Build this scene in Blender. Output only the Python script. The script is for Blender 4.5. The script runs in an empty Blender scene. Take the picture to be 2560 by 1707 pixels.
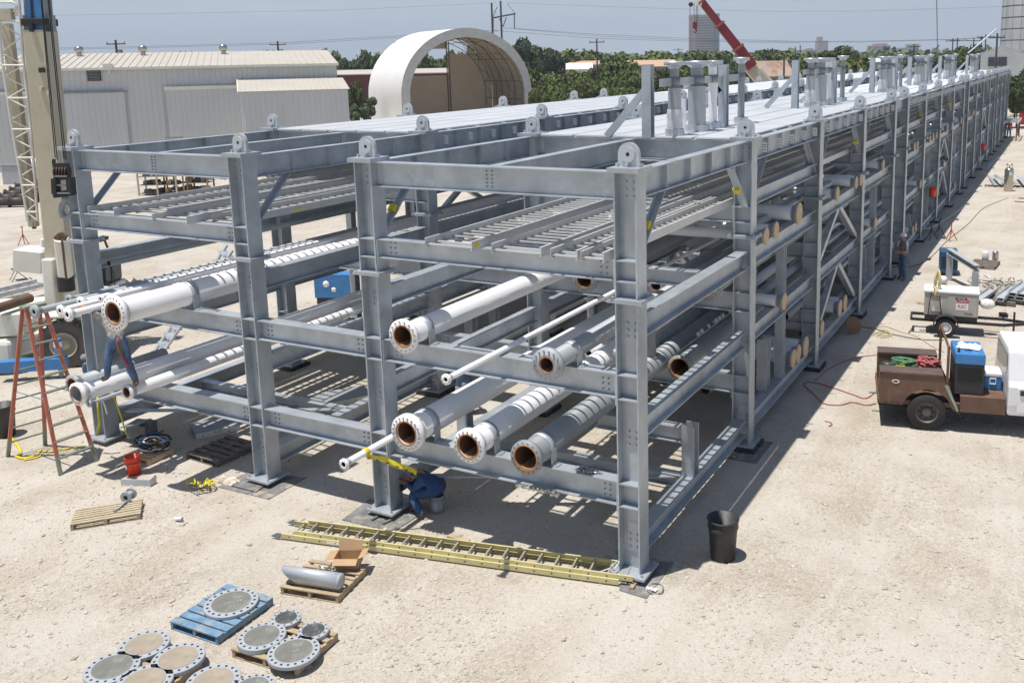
import bpy, bmesh, math, random
import numpy as np
from mathutils import Vector, Matrix, Quaternion
random.seed(7)
PI = math.pi
R_ = math.radians
scene = bpy.context.scene
COL = scene.collection

# ---------------------------------------------------------------- camera
SC = 6.65
CAMP = np.array([0.8818942, -1.9125217, 1.23942]) * SC
CAMA = (1.3965512, 0.0199085, 0.479012)
FPX, PPX, PPY = 2331.7282, 179.1127, -288.1806
def _rot(a):
    rx, ry, rz = a
    cx, sx = math.cos(rx), math.sin(rx); cy, sy = math.cos(ry), math.sin(ry); cz, sz = math.cos(rz), math.sin(rz)
    X = np.array([[1,0,0],[0,cx,-sx],[0,sx,cx]]); Y = np.array([[cy,0,sy],[0,1,0],[-sy,0,cy]]); Z = np.array([[cz,-sz,0],[sz,cz,0],[0,0,1]])
    return Z @ Y @ X
CM = _rot(CAMA)
cam = bpy.data.cameras.new("camera")
camo = bpy.data.objects.new("camera", cam); COL.objects.link(camo)
cam.sensor_width = 36.0; cam.lens = FPX / 2560 * 36
cam.shift_x = -PPX / 2560; cam.shift_y = PPY / 2560
cam.clip_start = 0.1; cam.clip_end = 9000
mw = Matrix.Identity(4)
for i in range(3):
    for j in range(3): mw[i][j] = CM[i, j]
    mw[i][3] = CAMP[i]
camo.matrix_world = mw
scene.camera = camo

# ---------------------------------------------------------------- world and sun
SUNV = Vector((-.85, -1.2, 6.63)).normalized()
elev = math.asin(SUNV.z); srot = math.atan2(SUNV.x, SUNV.y)
w = bpy.data.worlds.new("World"); scene.world = w; w.use_nodes = True
nt = w.node_tree; nt.nodes.clear()
sky = nt.nodes.new('ShaderNodeTexSky'); sky.sky_type = 'NISHITA'; sky.sun_disc = False
sky.sun_elevation = elev; sky.sun_rotation = srot
sky.air_density = 1.0; sky.dust_density = 1.0; sky.ozone_density = 1.5; sky.altitude = 200
bg = nt.nodes.new('ShaderNodeBackground'); bg.inputs[1].default_value = 0.088
wo = nt.nodes.new('ShaderNodeOutputWorld'); L = nt.links.new
tc = nt.nodes.new('ShaderNodeTexCoord'); sx = nt.nodes.new('ShaderNodeSeparateXYZ'); L(tc.outputs['Generated'], sx.inputs[0])
hr = nt.nodes.new('ShaderNodeMapRange'); hr.inputs[1].default_value = .0; hr.inputs[2].default_value = .4; hr.inputs[3].default_value = 1; hr.inputs[4].default_value = 0; L(sx.outputs[2], hr.inputs[0])
mp = nt.nodes.new('ShaderNodeMapping'); mp.inputs['Scale'].default_value = (1.2, 1.2, 9)
cn = nt.nodes.new('ShaderNodeTexNoise'); cn.inputs['Scale'].default_value = 2.2; cn.inputs['Detail'].default_value = 8; cn.inputs['Roughness'].default_value = .6
cr = nt.nodes.new('ShaderNodeValToRGB'); cr.color_ramp.elements[0].position = .5; cr.color_ramp.elements[1].position = .85
cr.color_ramp.elements[0].color = (5.55, 6.4, 7.5, 1); cr.color_ramp.elements[1].color = (6.8, 7.5, 8.35, 1)
L(tc.outputs['Generated'], mp.inputs[0]); L(mp.outputs[0], cn.inputs['Vector']); L(cn.outputs[0], cr.inputs[0])
mx = nt.nodes.new('ShaderNodeMix'); mx.data_type = 'RGBA'
L(hr.outputs[0], mx.inputs[0]); L(sky.outputs[0], mx.inputs[6]); L(cr.outputs[0], mx.inputs[7])
L(mx.outputs[2], bg.inputs[0]); L(bg.outputs[0], wo.inputs[0])
sun = bpy.data.lights.new("sun", 'SUN'); sun.energy = 4.9; sun.angle = R_(.53); sun.color = (1, .955, .89)
suno = bpy.data.objects.new("sun", sun); COL.objects.link(suno)
suno.rotation_euler = SUNV.to_track_quat('Z', 'Y').to_euler(); suno.location = (0, 0, 60)
scene.view_settings.view_transform = 'Standard'; scene.view_settings.look = 'None'
scene.view_settings.exposure = .14; scene.view_settings.gamma = 1
scene.cycles.max_bounces = 6; scene.cycles.diffuse_bounces = 4; scene.cycles.transparent_max_bounces = 6

# survey helpers: turn a bearing seen in the photo into a point at a known height / plane / distance
_r = CM[:, 0].copy(); _r[2] = 0; _r /= np.linalg.norm(_r)
_f = -CM[:, 2].copy(); _f[2] = 0; _f /= np.linalg.norm(_f)
RT = Vector(_r); FW = Vector(_f); UP = Vector((0, 0, 1))
def ray(u, v):
    return Vector(CM @ np.array([(u - 1280 - PPX) / FPX, -(v - 853.5 - PPY) / FPX, -1.0]))
CV = Vector(CAMP)
def at(u, v, z=None, x=None, y=None, D=None):
    d = ray(u, v)
    if D is not None: k = D / d.dot(FW)
    elif z is not None: k = (z - CV.z) / d.z
    elif x is not None: k = (x - CV.x) / d.x
    else: k = (y - CV.y) / d.y
    return CV + d * k

# ---------------------------------------------------------------- materials
MATS = {}
def nodes_of(name):
    m = bpy.data.materials.new(name); m.use_nodes = True
    return m, m.node_tree, m.node_tree.nodes['Principled BSDF']
def mat(name, col, rough=.6, metal=0.0, var=.12, scale=3.0, bump=.0, bscale=40, dirt=None, dirt_amt=.0, dscale=2.0, spec=.5, stretch=(1,1,1), emis=None):
    """noise-varied procedural material"""
    if name in MATS: return MATS[name]
    m, t, b = nodes_of(name)
    N = t.nodes.new; K = t.links.new
    b.inputs['Roughness'].default_value = rough; b.inputs['Metallic'].default_value = metal
    b.inputs['Specular IOR Level'].default_value = spec
    tc = N('ShaderNodeTexCoord'); mp = N('ShaderNodeMapping'); mp.inputs['Scale'].default_value = stretch
    K(tc.outputs['Object'], mp.inputs[0])
    n = N('ShaderNodeTexNoise'); n.inputs['Scale'].default_value = scale; n.inputs['Detail'].default_value = 5; n.inputs['Roughness'].default_value = .6
    K(mp.outputs[0], n.inputs['Vector'])
    r = N('ShaderNodeValToRGB'); r.color_ramp.elements[0].position = .3; r.color_ramp.elements[1].position = .7
    r.color_ramp.elements[0].color = tuple(max(0, c * (1 - var)) for c in col) + (1,)
    r.color_ramp.elements[1].color = tuple(min(1, c * (1 + var)) for c in col) + (1,)
    K(n.outputs[0], r.inputs[0]); out = r.outputs[0]
    if dirt:
        n2 = N('ShaderNodeTexNoise'); n2.inputs['Scale'].default_value = dscale; n2.inputs['Detail'].default_value = 8; n2.inputs['Roughness'].default_value = .7
        K(mp.outputs[0], n2.inputs['Vector'])
        r2 = N('ShaderNodeValToRGB'); r2.color_ramp.elements[0].position = .62 - dirt_amt * .3; r2.color_ramp.elements[1].position = .75 - dirt_amt * .2
        K(n2.outputs[0], r2.inputs[0])
        mxn = N('ShaderNodeMix'); mxn.data_type = 'RGBA'; mxn.inputs[7].default_value = tuple(dirt) + (1,)
        K(r2.outputs[0], mxn.inputs[0]); K(out, mxn.inputs[6]); out = mxn.outputs[2]
    K(out, b.inputs['Base Color'])
    if bump:
        n3 = N('ShaderNodeTexNoise'); n3.inputs['Scale'].default_value = bscale; n3.inputs['Detail'].default_value = 4
        K(mp.outputs[0], n3.inputs['Vector'])
        bp = N('ShaderNodeBump'); bp.inputs['Strength'].default_value = bump; bp.inputs['Distance'].default_value = .02
        K(n3.outputs[0], bp.inputs['Height']); K(bp.outputs[0], b.inputs['Normal'])
    if emis: pass
    MATS[name] = m
    return m
galv = mat('galvanised_steel', (.425, .465, .50), rough=.42, metal=.42, var=.2, scale=1.7, dirt=(.60, .63, .66), dirt_amt=.2, dscale=.9, bump=.05, bscale=50)
galv_dull = mat('galvanised_dull', (.24, .265, .285), rough=.55, metal=.35, var=.16, scale=2.5, dirt=(.36, .38, .39), dirt_amt=.2, dscale=2)
galv_light = mat('galvanised_light', (.5, .525, .55), rough=.5, metal=.3, var=.1, scale=2)
deckm = mat('deck_grating', (.66, .675, .69), rough=.6, metal=.25, var=.07, scale=.8)
tray = mat('aluminium_tray', (.58, .585, .58), rough=.45, metal=.25, var=.08, scale=2)
white_paint = mat('white_paint', (.83, .83, .84), rough=.33, var=.03, scale=1.5, dirt=(.72,.71,.69), dirt_amt=.0, dscale=3)
greypaint = mat('grey_primer', (.27, .295, .31), rough=.5, var=.08, scale=2, dirt=(.33,.33,.31), dirt_amt=.1)
greylight = mat('light_grey_primer', (.37, .395, .42), rough=.5, var=.06, scale=2)
shaded_rust_in = mat('shaded_rusty_bore', (.15, .06, .025), rough=.85, var=.35, scale=6, dirt=(.04,.02,.012), dirt_amt=.35, dscale=9, bump=.3)  # rust, with the shade inside the pipes darkened into its colour
sunlit_rust = mat('sunlit_rust', (.42, .22, .09), rough=.9, var=.3, scale=9)  # lighter rust tone, paints sunlight on the lower lip of a bore
rust_ring = mat('rust_primer_ring', (.36, .18, .085), rough=.8, var=.25, scale=10)
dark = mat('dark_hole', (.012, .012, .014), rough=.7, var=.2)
steel = mat('bolt_steel', (.5, .5, .48), rough=.35, metal=.8, var=.1, scale=20)
black_rub = mat('black_rubber', (.022, .022, .023), rough=.75, var=.25, scale=8, dirt=(.12,.105,.085), dirt_amt=.1, dscale=6)
black_pl = mat('black_plastic', (.03, .031, .033), rough=.5, var=.2, scale=5, dirt=(.09,.085,.075), dirt_amt=.15, dscale=7)
wood = mat('pallet_wood', (.40, .31, .205), rough=.85, var=.28, scale=5, stretch=(1,1,6), dirt=(.22,.165,.11), dirt_amt=.25, dscale=8, bump=.3, bscale=60)
wood_dark = mat('weathered_wood', (.155, .13, .105), rough=.9, var=.3, scale=6, dirt=(.28,.25,.2), dirt_amt=.2, dscale=6, bump=.3)
wood_new = mat('new_wood', (.46, .38, .26), rough=.8, var=.14, scale=5, dirt=(.4,.31,.19), dirt_amt=.15, dscale=6)
wood_blue = mat('blue_painted_wood', (.13, .24, .36), rough=.85, var=.3, scale=5, dirt=(.36,.33,.27), dirt_amt=.42, dscale=7, bump=.25)
plywood = mat('plywood_cap', (.58, .42, .27), rough=.75, var=.12, scale=8)
cardboard = mat('cardboard', (.45, .295, .165), rough=.85, var=.08, scale=3)
yellow = mat('yellow_tape', (.66, .55, .03), rough=.5, var=.12, scale=9)
yfib = mat('yellow_fibreglass', (.57, .51, .25), rough=.45, var=.1, scale=4, dirt=(.5,.46,.3), dirt_amt=.15)
orangeb = mat('orange_plastic', (.72, .055, .018), rough=.35, var=.05)
red = mat('red_paint', (.42, .03, .025), rough=.45, var=.15)
redcrane = mat('dark_red_paint', (.19, .02, .025), rough=.4, var=.12, scale=.8)
blue = mat('blue_paint', (.045, .2, .47), rough=.4, var=.12, dirt=(.2,.26,.33), dirt_amt=.08)
bluedk = mat('dark_blue_paint', (.025, .09, .2), rough=.5, var=.2)
cream = mat('cream_crane_paint', (.50, .45, .33), rough=.45, var=.08, scale=1.2, dirt=(.4,.34,.24), dirt_amt=.1, dscale=3)
creamw = mat('off_white_paint', (.72, .7, .62), rough=.5, var=.06, scale=1.2, dirt=(.5,.45,.36), dirt_amt=.08, dscale=3)
brownp = mat('rusty_brown_truck', (.135, .075, .05), rough=.65, var=.2, scale=2.5, dirt=(.21,.125,.085), dirt_amt=.3, dscale=3)
tan_paint = mat('champagne_grey_paint', (.42, .40, .37), rough=.38, var=.04)
trackw = mat('dusty_white_paint', (.78, .78, .79), rough=.3, var=.04, dirt=(.66,.6,.52), dirt_amt=.1, dscale=2)
denim = mat('denim', (.075, .13, .235), rough=.9, var=.3, scale=7, dirt=(.2,.27,.36), dirt_amt=.15, dscale=5)
navy = mat('navy_cloth', (.03, .075, .19), rough=.9, var=.25, scale=8)
skin = mat('skin', (.42, .22, .15), rough=.6, var=.08)
leather = mat('leather_boot', (.17, .115, .075), rough=.8, var=.2)
shirtg = mat('grey_shirt', (.2, .22, .26), rough=.9, var=.15, scale=9)
plaid = mat('plaid_shirt', (.3, .28, .27), rough=.9, var=.6, scale=22)
glass = mat('dark_glass', (.02, .035, .055), rough=.15, var=.2, spec=.3)
ladred = mat('orange_fibreglass_rail', (.48, .15, .10), rough=.5, var=.15, dirt=(.4,.27,.2), dirt_amt=.2, dscale=7)
ladgreen = mat('green_aluminium', (.27, .30, .235), rough=.5, metal=.2, var=.1)
stainless = mat('stainless_steel', (.5, .46, .41), rough=.25, metal=.85, var=.05)
insul = mat('insulation_jacket', (.40, .425, .44), rough=.35, metal=.3, var=.06, scale=3)
wrap = mat('plastic_wrap', (.62, .63, .64), rough=.4, var=.12, scale=7, bump=.5, bscale=9)
shedwall = mat('shed_wall_paint', (.575, .59, .585), rough=.55, var=.05, scale=.25, stretch=(1,1,.15), dirt=(.54,.54,.52), dirt_amt=.2, dscale=.5)
shedroof = mat('shed_roof_paint', (.47, .435, .38), rough=.6, var=.05, scale=.4)
fabric = mat('white_fabric', (.86, .85, .82), rough=.7, var=.04, scale=.4)
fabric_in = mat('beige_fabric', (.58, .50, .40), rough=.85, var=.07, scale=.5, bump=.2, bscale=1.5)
maroon = mat('maroon_cladding', (.115, .03, .03), rough=.7, var=.1)
mat_steel = mat('mud_steel_mat', (.17, .17, .17), rough=.75, var=.35, scale=4, dirt=(.42,.36,.28), dirt_amt=.38, dscale=3)
brick_far = mat('far_brick', (.46, .31, .25), rough=.9, var=.06, scale=.05)
brick_pale = mat('pale_brick', (.42, .345, .30), rough=.9, var=.05, scale=.05)
glass_far = mat('far_window_bands', (.05, .055, .07), rough=.35, var=.1, scale=.1)
polewood = mat('pole_wood', (.09, .07, .055), rough=.9, var=.2)
bark = mat('bark', (.1, .075, .055), rough=.95, var=.2)
wirem = mat('wire', (.05, .05, .055), rough=.6, var=.1)
silom = mat('silo_concrete', (.25, .26, .27), rough=.8, var=.14, scale=.35, stretch=(1,1,.2), dirt=(.2,.19,.18), dirt_amt=.3, dscale=.6)
corr = mat('pale_corrugated', (.5, .53, .52), rough=.6, var=.08, scale=.4)
rustroof = mat('rusty_roof', (.33, .25, .2), rough=.85, var=.15, scale=.2, dirt=(.2,.08,.04), dirt_amt=.35, dscale=.35, stretch=(1,.3,1))
label_w = mat('white_label', (.8, .8, .8), rough=.5, var=.02)
label_r = mat('red_label', (.6, .04, .04), rough=.5, var=.05)
ink = mat('black_ink', (.02, .02, .02), rough=.6, var=.05)
hose_g = mat('green_hose', (.09, .24, .12), rough=.5, var=.15)
hose_r = mat('red_hose', (.42, .12, .12), rough=.55, var=.2)
clothw = mat('white_cloth', (.75, .75, .8), rough=.9, var=.08)
paperm = mat('crumpled_paper', (.68, .6, .5), rough=.9, var=.1)
def leafmat(name, c1, c2):
    m, t, b = nodes_of(name); N = t.nodes.new; K = t.links.new
    oi = N('ShaderNodeObjectInfo'); tcn = N('ShaderNodeTexCoord')
    n = N('ShaderNodeTexNoise'); n.inputs['Scale'].default_value = .55; n.inputs['Detail'].default_value = 6
    K(tcn.outputs['Object'], n.inputs['Vector'])
    r = N('ShaderNodeValToRGB'); r.color_ramp.elements[0].position = .35; r.color_ramp.elements[1].position = .68
    r.color_ramp.elements[0].color = c1 + (1,); r.color_ramp.elements[1].color = c2 + (1,)
    K(n.outputs[0], r.inputs[0])
    hv = N('ShaderNodeHueSaturation')
    ma = N('ShaderNodeMath'); ma.operation = 'MULTIPLY_ADD'; ma.inputs[1].default_value = .75; ma.inputs[2].default_value = .5
    K(oi.outputs['Random'], ma.inputs[0]); K(ma.outputs[0], hv.inputs['Value']); K(r.outputs[0], hv.inputs['Color'])
    K(hv.outputs[0], b.inputs['Base Color']); b.inputs['Roughness'].default_value = .8; b.inputs['Specular IOR Level'].default_value = .25
    MATS[name] = m
    return m
def cloth_translucent(m, f):
    t = m.node_tree; b = t.nodes['Principled BSDF']; o = t.nodes['Material Output']
    tr = t.nodes.new('ShaderNodeBsdfTranslucent'); tr.inputs[0].default_value = (.8, .74, .62, 1); mx = t.nodes.new('ShaderNodeMixShader'); mx.inputs[0].default_value = f
    t.links.new(b.outputs[0], mx.inputs[1]); t.links.new(tr.outputs[0], mx.inputs[2]); t.links.new(mx.outputs[0], o.inputs['Surface'])
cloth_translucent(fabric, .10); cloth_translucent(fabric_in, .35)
leaf = leafmat('foliage', (.075, .105, .03), (.16, .19, .06))
leaf2 = leafmat('foliage_grey', (.07, .10, .045), (.135, .17, .08))

def ground_mat():
    m, t, b = nodes_of('crushed_limestone'); N = t.nodes.new; K = t.links.new
    tcn = N('ShaderNodeTexCoord'); P = tcn.outputs['Object']
    def noise(s, d=6, r=.6):
        n = N('ShaderNodeTexNoise'); n.inputs['Scale'].default_value = s; n.inputs['Detail'].default_value = d; n.inputs['Roughness'].default_value = r
        K(P, n.inputs['Vector']); return n.outputs[0]
    def ramp(x, stops):
        r = N('ShaderNodeValToRGB'); e = r.color_ramp.elements
        e[0].position, e[0].color = stops[0][0], stops[0][1] + (1,)
        e[1].position, e[1].color = stops[-1][0], stops[-1][1] + (1,)
        for p_, c_ in stops[1:-1]:
            q = e.new(p_); q.color = c_ + (1,)
        K(x, r.inputs[0]); return r.outputs[0]
    def mix(a, b_, f, mode='MIX'):
        x = N('ShaderNodeMix'); x.data_type = 'RGBA'; x.blend_type = mode
        if isinstance(f, float): x.inputs[0].default_value = f
        else: K(f, x.inputs[0])
        K(a, x.inputs[6])
        if isinstance(b_, tuple): x.inputs[7].default_value = b_ + (1,)
        else: K(b_, x.inputs[7])
        return x.outputs[2]
    base = ramp(noise(.22, 8, .62), [(.3, (.41, .36, .298)), (.52, (.47, .42, .352)), (.72, (.53, .482, .415))])
    patch = ramp(noise(.9, 6), [(.4, (0, 0, 0)), (.7, (1, 1, 1))])
    base = mix(base, (.53, .488, .42), patch)
    v = N('ShaderNodeTexVoronoi'); v.inputs['Scale'].default_value = 26; K(P, v.inputs['Vector'])
    peb = ramp(v.outputs['Color'], [(.15, (.72, .71, .69)), (.6, (1, 1, 1)), (.9, (1.12, 1.12, 1.12))])
    base = mix(base, peb, .75, 'MULTIPLY')
    v2 = N('ShaderNodeTexVoronoi'); v2.inputs['Scale'].default_value = 95; K(P, v2.inputs['Vector'])
    peb2 = ramp(v2.outputs['Color'], [(.1, (.7, .69, .68)), (.6, (1, 1, 1)), (.9, (1.15, 1.14, 1.12))])
    base = mix(base, peb2, .6, 'MULTIPLY')
    # old damp / tyre-worn streaks
    st = N('ShaderNodeMapping'); st.inputs['Scale'].default_value = (1.6, .16, 1); st.inputs['Rotation'].default_value = (0, 0, R_(8)); K(P, st.inputs[0])
    ns = N('ShaderNodeTexNoise'); ns.inputs['Scale'].default_value = .8; ns.inputs['Detail'].default_value = 7; K(st.outputs[0], ns.inputs['Vector'])
    sr = ramp(ns.outputs[0], [(.48, (0, 0, 0)), (.78, (.6, .6, .6))])
    base = mix(base, (.40, .335, .265), sr)
    tw = N('ShaderNodeTexNoise'); tw.inputs['Scale'].default_value = .09; tw.inputs['Detail'].default_value = 2; K(P, tw.inputs['Vector'])
    wv = N('ShaderNodeTexWave'); wv.inputs['Scale'].default_value = .16; wv.inputs['Distortion'].default_value = 5.5; wv.inputs['Detail'].default_value = 1.2; wv.inputs['Detail Scale'].default_value = .35; wv.wave_profile = 'SIN'; K(P, wv.inputs['Vector'])
    wr = ramp(wv.outputs[0], [(.86, (0, 0, 0)), (.94, (.3, .3, .3)), (1.0, (.08, .08, .08))])
    base = mix(base, (.55, .52, .47), wr)
    lt = ramp(noise(.35, 3), [(.42, (0, 0, 0)), (.62, (.7, .7, .7))])
    base = mix(base, (.53, .495, .44), lt)
    # scrub far from the yard
    sx = N('ShaderNodeSeparateXYZ'); K(P, sx.inputs[0])
    ds = N('ShaderNodeVectorMath'); ds.operation = 'LENGTH'; K(P, ds.inputs[0])
    far = N('ShaderNodeMapRange'); far.inputs[1].default_value = 175; far.inputs[2].default_value = 215
    K(ds.outputs['Value'], far.inputs[0])
    scrub = ramp(noise(.05, 8), [(.35, (.07, .085, .035)), (.65, (.2, .185, .11))])
    base = mix(base, scrub, far.outputs[0])
    K(base, b.inputs['Base Color']); b.inputs['Roughness'].default_value = .95; b.inputs['Specular IOR Level'].default_value = .15
    hb = N('ShaderNodeBump'); hb.inputs['Strength'].default_value = .9; hb.inputs['Distance'].default_value = .012
    K(v.outputs['Distance'], hb.inputs['Height'])
    hb2 = N('ShaderNodeBump'); hb2.inputs['Strength'].default_value = .7; hb2.inputs['Distance'].default_value = .03
    K(noise(14, 8, .7), hb2.inputs['Height']); K(hb.outputs[0], hb2.inputs['Normal'])
    K(hb2.outputs[0], b.inputs['Normal'])
    return m
gmat = ground_mat()
stone_m = mat('limestone_chips', (.46, .415, .35), rough=.95, var=.3, scale=11)

# ---------------------------------------------------------------- mesh builder
def basis(axis, up=None):
    a = Vector(axis).normalized()
    u = Vector(up) if up is not None else (Vector((0, 0, 1)) if abs(a.z) < .95 else Vector((1, 0, 0)))
    s = a.cross(u)
    if s.length < 1e-6: s = a.orthogonal()
    s.normalize(); u = s.cross(a).normalized()
    return a, s, u
class MB:
    def __init__(self): self.v = []; self.f = []; self.mi = []; self.mats = []; self.cur = 0; self.sm = []; self.smooth = False
    def m(self, material):
        if material not in self.mats: self.mats.append(material)
        self.cur = self.mats.index(material); return self
    def add(self, vs, fs, smooth=None):
        o = len(self.v); self.v += [tuple(p) for p in vs]
        for f in fs:
            self.f.append([i + o for i in f]); self.mi.append(self.cur); self.sm.append(self.smooth if smooth is None else smooth)
        return self
    def bx(self, x0, x1, y0, y1, z0, z1, M=None):
        vs = [Vector((x, y, z)) for z in (z0, z1) for y in (y0, y1) for x in (x0, x1)]
        if M is not None: vs = [M @ p for p in vs]
        return self.add(vs, [(0,2,3,1),(4,5,7,6),(0,1,5,4),(2,6,7,3),(0,4,6,2),(1,3,7,5)], False)
    def bar(self, p0, p1, w, h, up=None):
        return self.sweep([(-w/2,-h/2),(w/2,-h/2),(w/2,h/2),(-w/2,h/2)], p0, p1, up)
    def sweep(self, prof, p0, p1, up=None, caps=True):
        p0, p1 = Vector(p0), Vector(p1); a, s, u = basis(p1 - p0, up); n = len(prof)
        vs = [p0 + s*x + u*y for x, y in prof] + [p1 + s*x + u*y for x, y in prof]
        fs = [(i, (i+1) % n, n + (i+1) % n, n + i) for i in range(n)]
        if caps: fs += [tuple(range(n-1, -1, -1)), tuple(range(n, 2*n))]
        return self.add(vs, fs, False)
    def ibeam(self, p0, p1, d, w, tf=.018, tw=.012, up=(0,0,1)):
        """p0,p1 = centre line"""
        h = d/2; b = w/2; t = tw/2
        pr = [(-b,-h),(b,-h),(b,-h+tf),(t,-h+tf),(t,h-tf),(b,h-tf),(b,h),(-b,h),(-b,h-tf),(-t,h-tf),(-t,-h+tf),(-b,-h+tf)]
        p0, p1 = Vector(p0), Vector(p1); a, s, u = basis(p1 - p0, up)
        vs = [p0 + s*x + u*y for x, y in pr] + [p1 + s*x + u*y for x, y in pr]
        fs = [(i, (i+1) % 12, 12 + (i+1) % 12, 12 + i) for i in range(12)]
        for o, rev in ((0, True), (12, False)):
            for q in ((0,1,2,11),(3,4,9,10),(5,6,7,8)):
                q = tuple(o + k for k in q); fs.append(q[::-1] if rev else q)
            q = tuple(o + k for k in (2,3,10,11)); fs.append(q[::-1] if rev else q)
            q = tuple(o + k for k in (4,5,8,9)); fs.append(q[::-1] if rev else q)
        return self.add(vs, fs, False)
    def tube(self, p0, p1, r, n=20, r1=None, caps=True, smooth=True):
        p0, p1 = Vector(p0), Vector(p1); a, s, u = basis(p1 - p0); r1 = r if r1 is None else r1
        cs = [(math.cos(2*PI*i/n), math.sin(2*PI*i/n)) for i in range(n)]
        vs = [p0 + (s*c + u*t)*r for c, t in cs] + [p1 + (s*c + u*t)*r1 for c, t in cs]
        self.add(vs, [(i, (i+1) % n, n + (i+1) % n, n + i) for i in range(n)], smooth)
        if caps:
            self.add(vs[:n], [tuple(range(n-1, -1, -1))], False); self.add(vs[n:], [tuple(range(n))], False)
        return self
    def lathe(self, prof, o=(0,0,0), axis=(0,0,1), n=24, smooth=True, close=False):
        """prof: list of (radius, distance along axis)"""
        o = Vector(o); a, s, u = basis(axis); k = len(prof); vs = []
        for r, h in prof:
            for i in range(n):
                t = 2*PI*i/n; vs.append(o + a*h + (s*math.cos(t) + u*math.sin(t))*r)
        fs = []
        for j in range(k - (0 if close else 1)):
            j2 = (j + 1) % k
            for i in range(n): fs.append((j*n + i, j*n + (i+1) % n, j2*n + (i+1) % n, j2*n + i))
        return self.add(vs, fs, smooth)
    def path(self, pts, r, n=8, caps=True, smooth=True):
        pts = [Vector(p) for p in pts]; k = len(pts); vs = []; pa = None
        for j, p in enumerate(pts):
            d = (pts[min(j+1, k-1)] - pts[max(j-1, 0)])
            if d.length < 1e-7: d = Vector((0,0,1))
            d.normalize()
            if pa is None: a, s, u = basis(d)
            else:
                s = s - d*s.dot(d); s.normalize(); u = s.cross(d)
            pa = d
            rr = r[j] if isinstance(r, (list, tuple)) else r
            for i in range(n):
                t = 2*PI*i/n; vs.append(p + (s*math.cos(t) + u*math.sin(t))*rr)
        fs = [(j*n + i, j*n + (i+1) % n, (j+1)*n + (i+1) % n, (j+1)*n + i) for j in range(k-1) for i in range(n)]
        if caps: fs += [tuple(range(n-1, -1, -1)), tuple((k-1)*n + i for i in range(n))]
        return self.add(vs, fs, smooth)
    def poly(self, pts, th, axis=(0,0,1)):
        """flat outline given as 3-D points, thickened along axis"""
        a = Vector(axis).normalized()*th; n = len(pts); pts = [Vector(p) for p in pts]
        vs = pts + [p + a for p in pts]
        return self.add(vs, [tuple(range(n-1, -1, -1)), tuple(range(n, 2*n))] + [(i, (i+1) % n, n + (i+1) % n, n + i) for i in range(n)], False)
    def ico(self, c, r, sub=1, sq=(1,1,1), rnd=0):
        bm = bmesh.new(); bmesh.ops.create_icosphere(bm, subdivisions=sub, radius=1)
        vs = [Vector(c) + Vector((v.co.x*sq[0], v.co.y*sq[1], v.co.z*sq[2]))*r*(1 + random.uniform(-rnd, rnd)) for v in bm.verts]
        fs = [tuple(v.index for v in f.verts) for f in bm.faces]; bm.free()
        return self.add(vs, fs)
    def xf(self, M):
        self.v = [tuple(M @ Vector(p)) for p in self.v]; return self
    def build(self, name, material=None, parent=None, bevel=0, **kw):
        me = bpy.data.meshes.new(name)
        me.from_pydata(self.v, [], self.f)
        if not self.mats: self.mats = [material]
        for x in self.mats: me.materials.append(x)
        me.polygons.foreach_set('material_index', self.mi); me.polygons.foreach_set('use_smooth', self.sm)
        bm = bmesh.new(); bm.from_mesh(me); bmesh.ops.recalc_face_normals(bm, faces=bm.faces); bm.to_mesh(me); bm.free()
        me.update()
        o = bpy.data.objects.new(name, me); COL.objects.link(o)
        if bevel:
            b = o.modifiers.new('bevel', 'BEVEL'); b.width = bevel; b.segments = 2; b.limit_method = 'ANGLE'; b.angle_limit = R_(40)
        if parent is not None:
            o.parent = parent
            if kw.pop('world', False): o.matrix_parent_inverse = parent.matrix_world.inverted()
        if kw: tag(o, **kw)
        return o
def tag(o, label=None, cat=None, group=None, kind=None):
    if label: o['label'] = label
    if cat: o['category'] = cat
    if group: o['group'] = group
    if kind: o['kind'] = kind
    return o
def thing(name, label, cat, loc=(0,0,0), rz=0, group=None):
    o = bpy.data.objects.new(name, None); COL.objects.link(o); o.location = loc; o.rotation_euler = (0, 0, rz)
    o.empty_display_size = .2
    return tag(o, label, cat, group)
def children(o): return [c for c in COL.objects if c.parent == o]
def dup(root, loc, rz=0, label=None, group=None, scale=None, rot=None):
    kids = {}
    for c in COL.objects:
        if c.parent is not None: kids.setdefault(c.parent.name, []).append(c)
    def rec(o, par):
        c = o.copy(); COL.objects.link(c)
        if par is not None: c.parent = par
        for k in kids.get(o.name, []): rec(k, c)
        return c
    r = rec(root, None); r.location = loc; r.rotation_euler = rot if rot else (0, 0, rz)
    if scale: r.scale = scale
    if label: r['label'] = label
    if group: r['group'] = group
    return r
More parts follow.
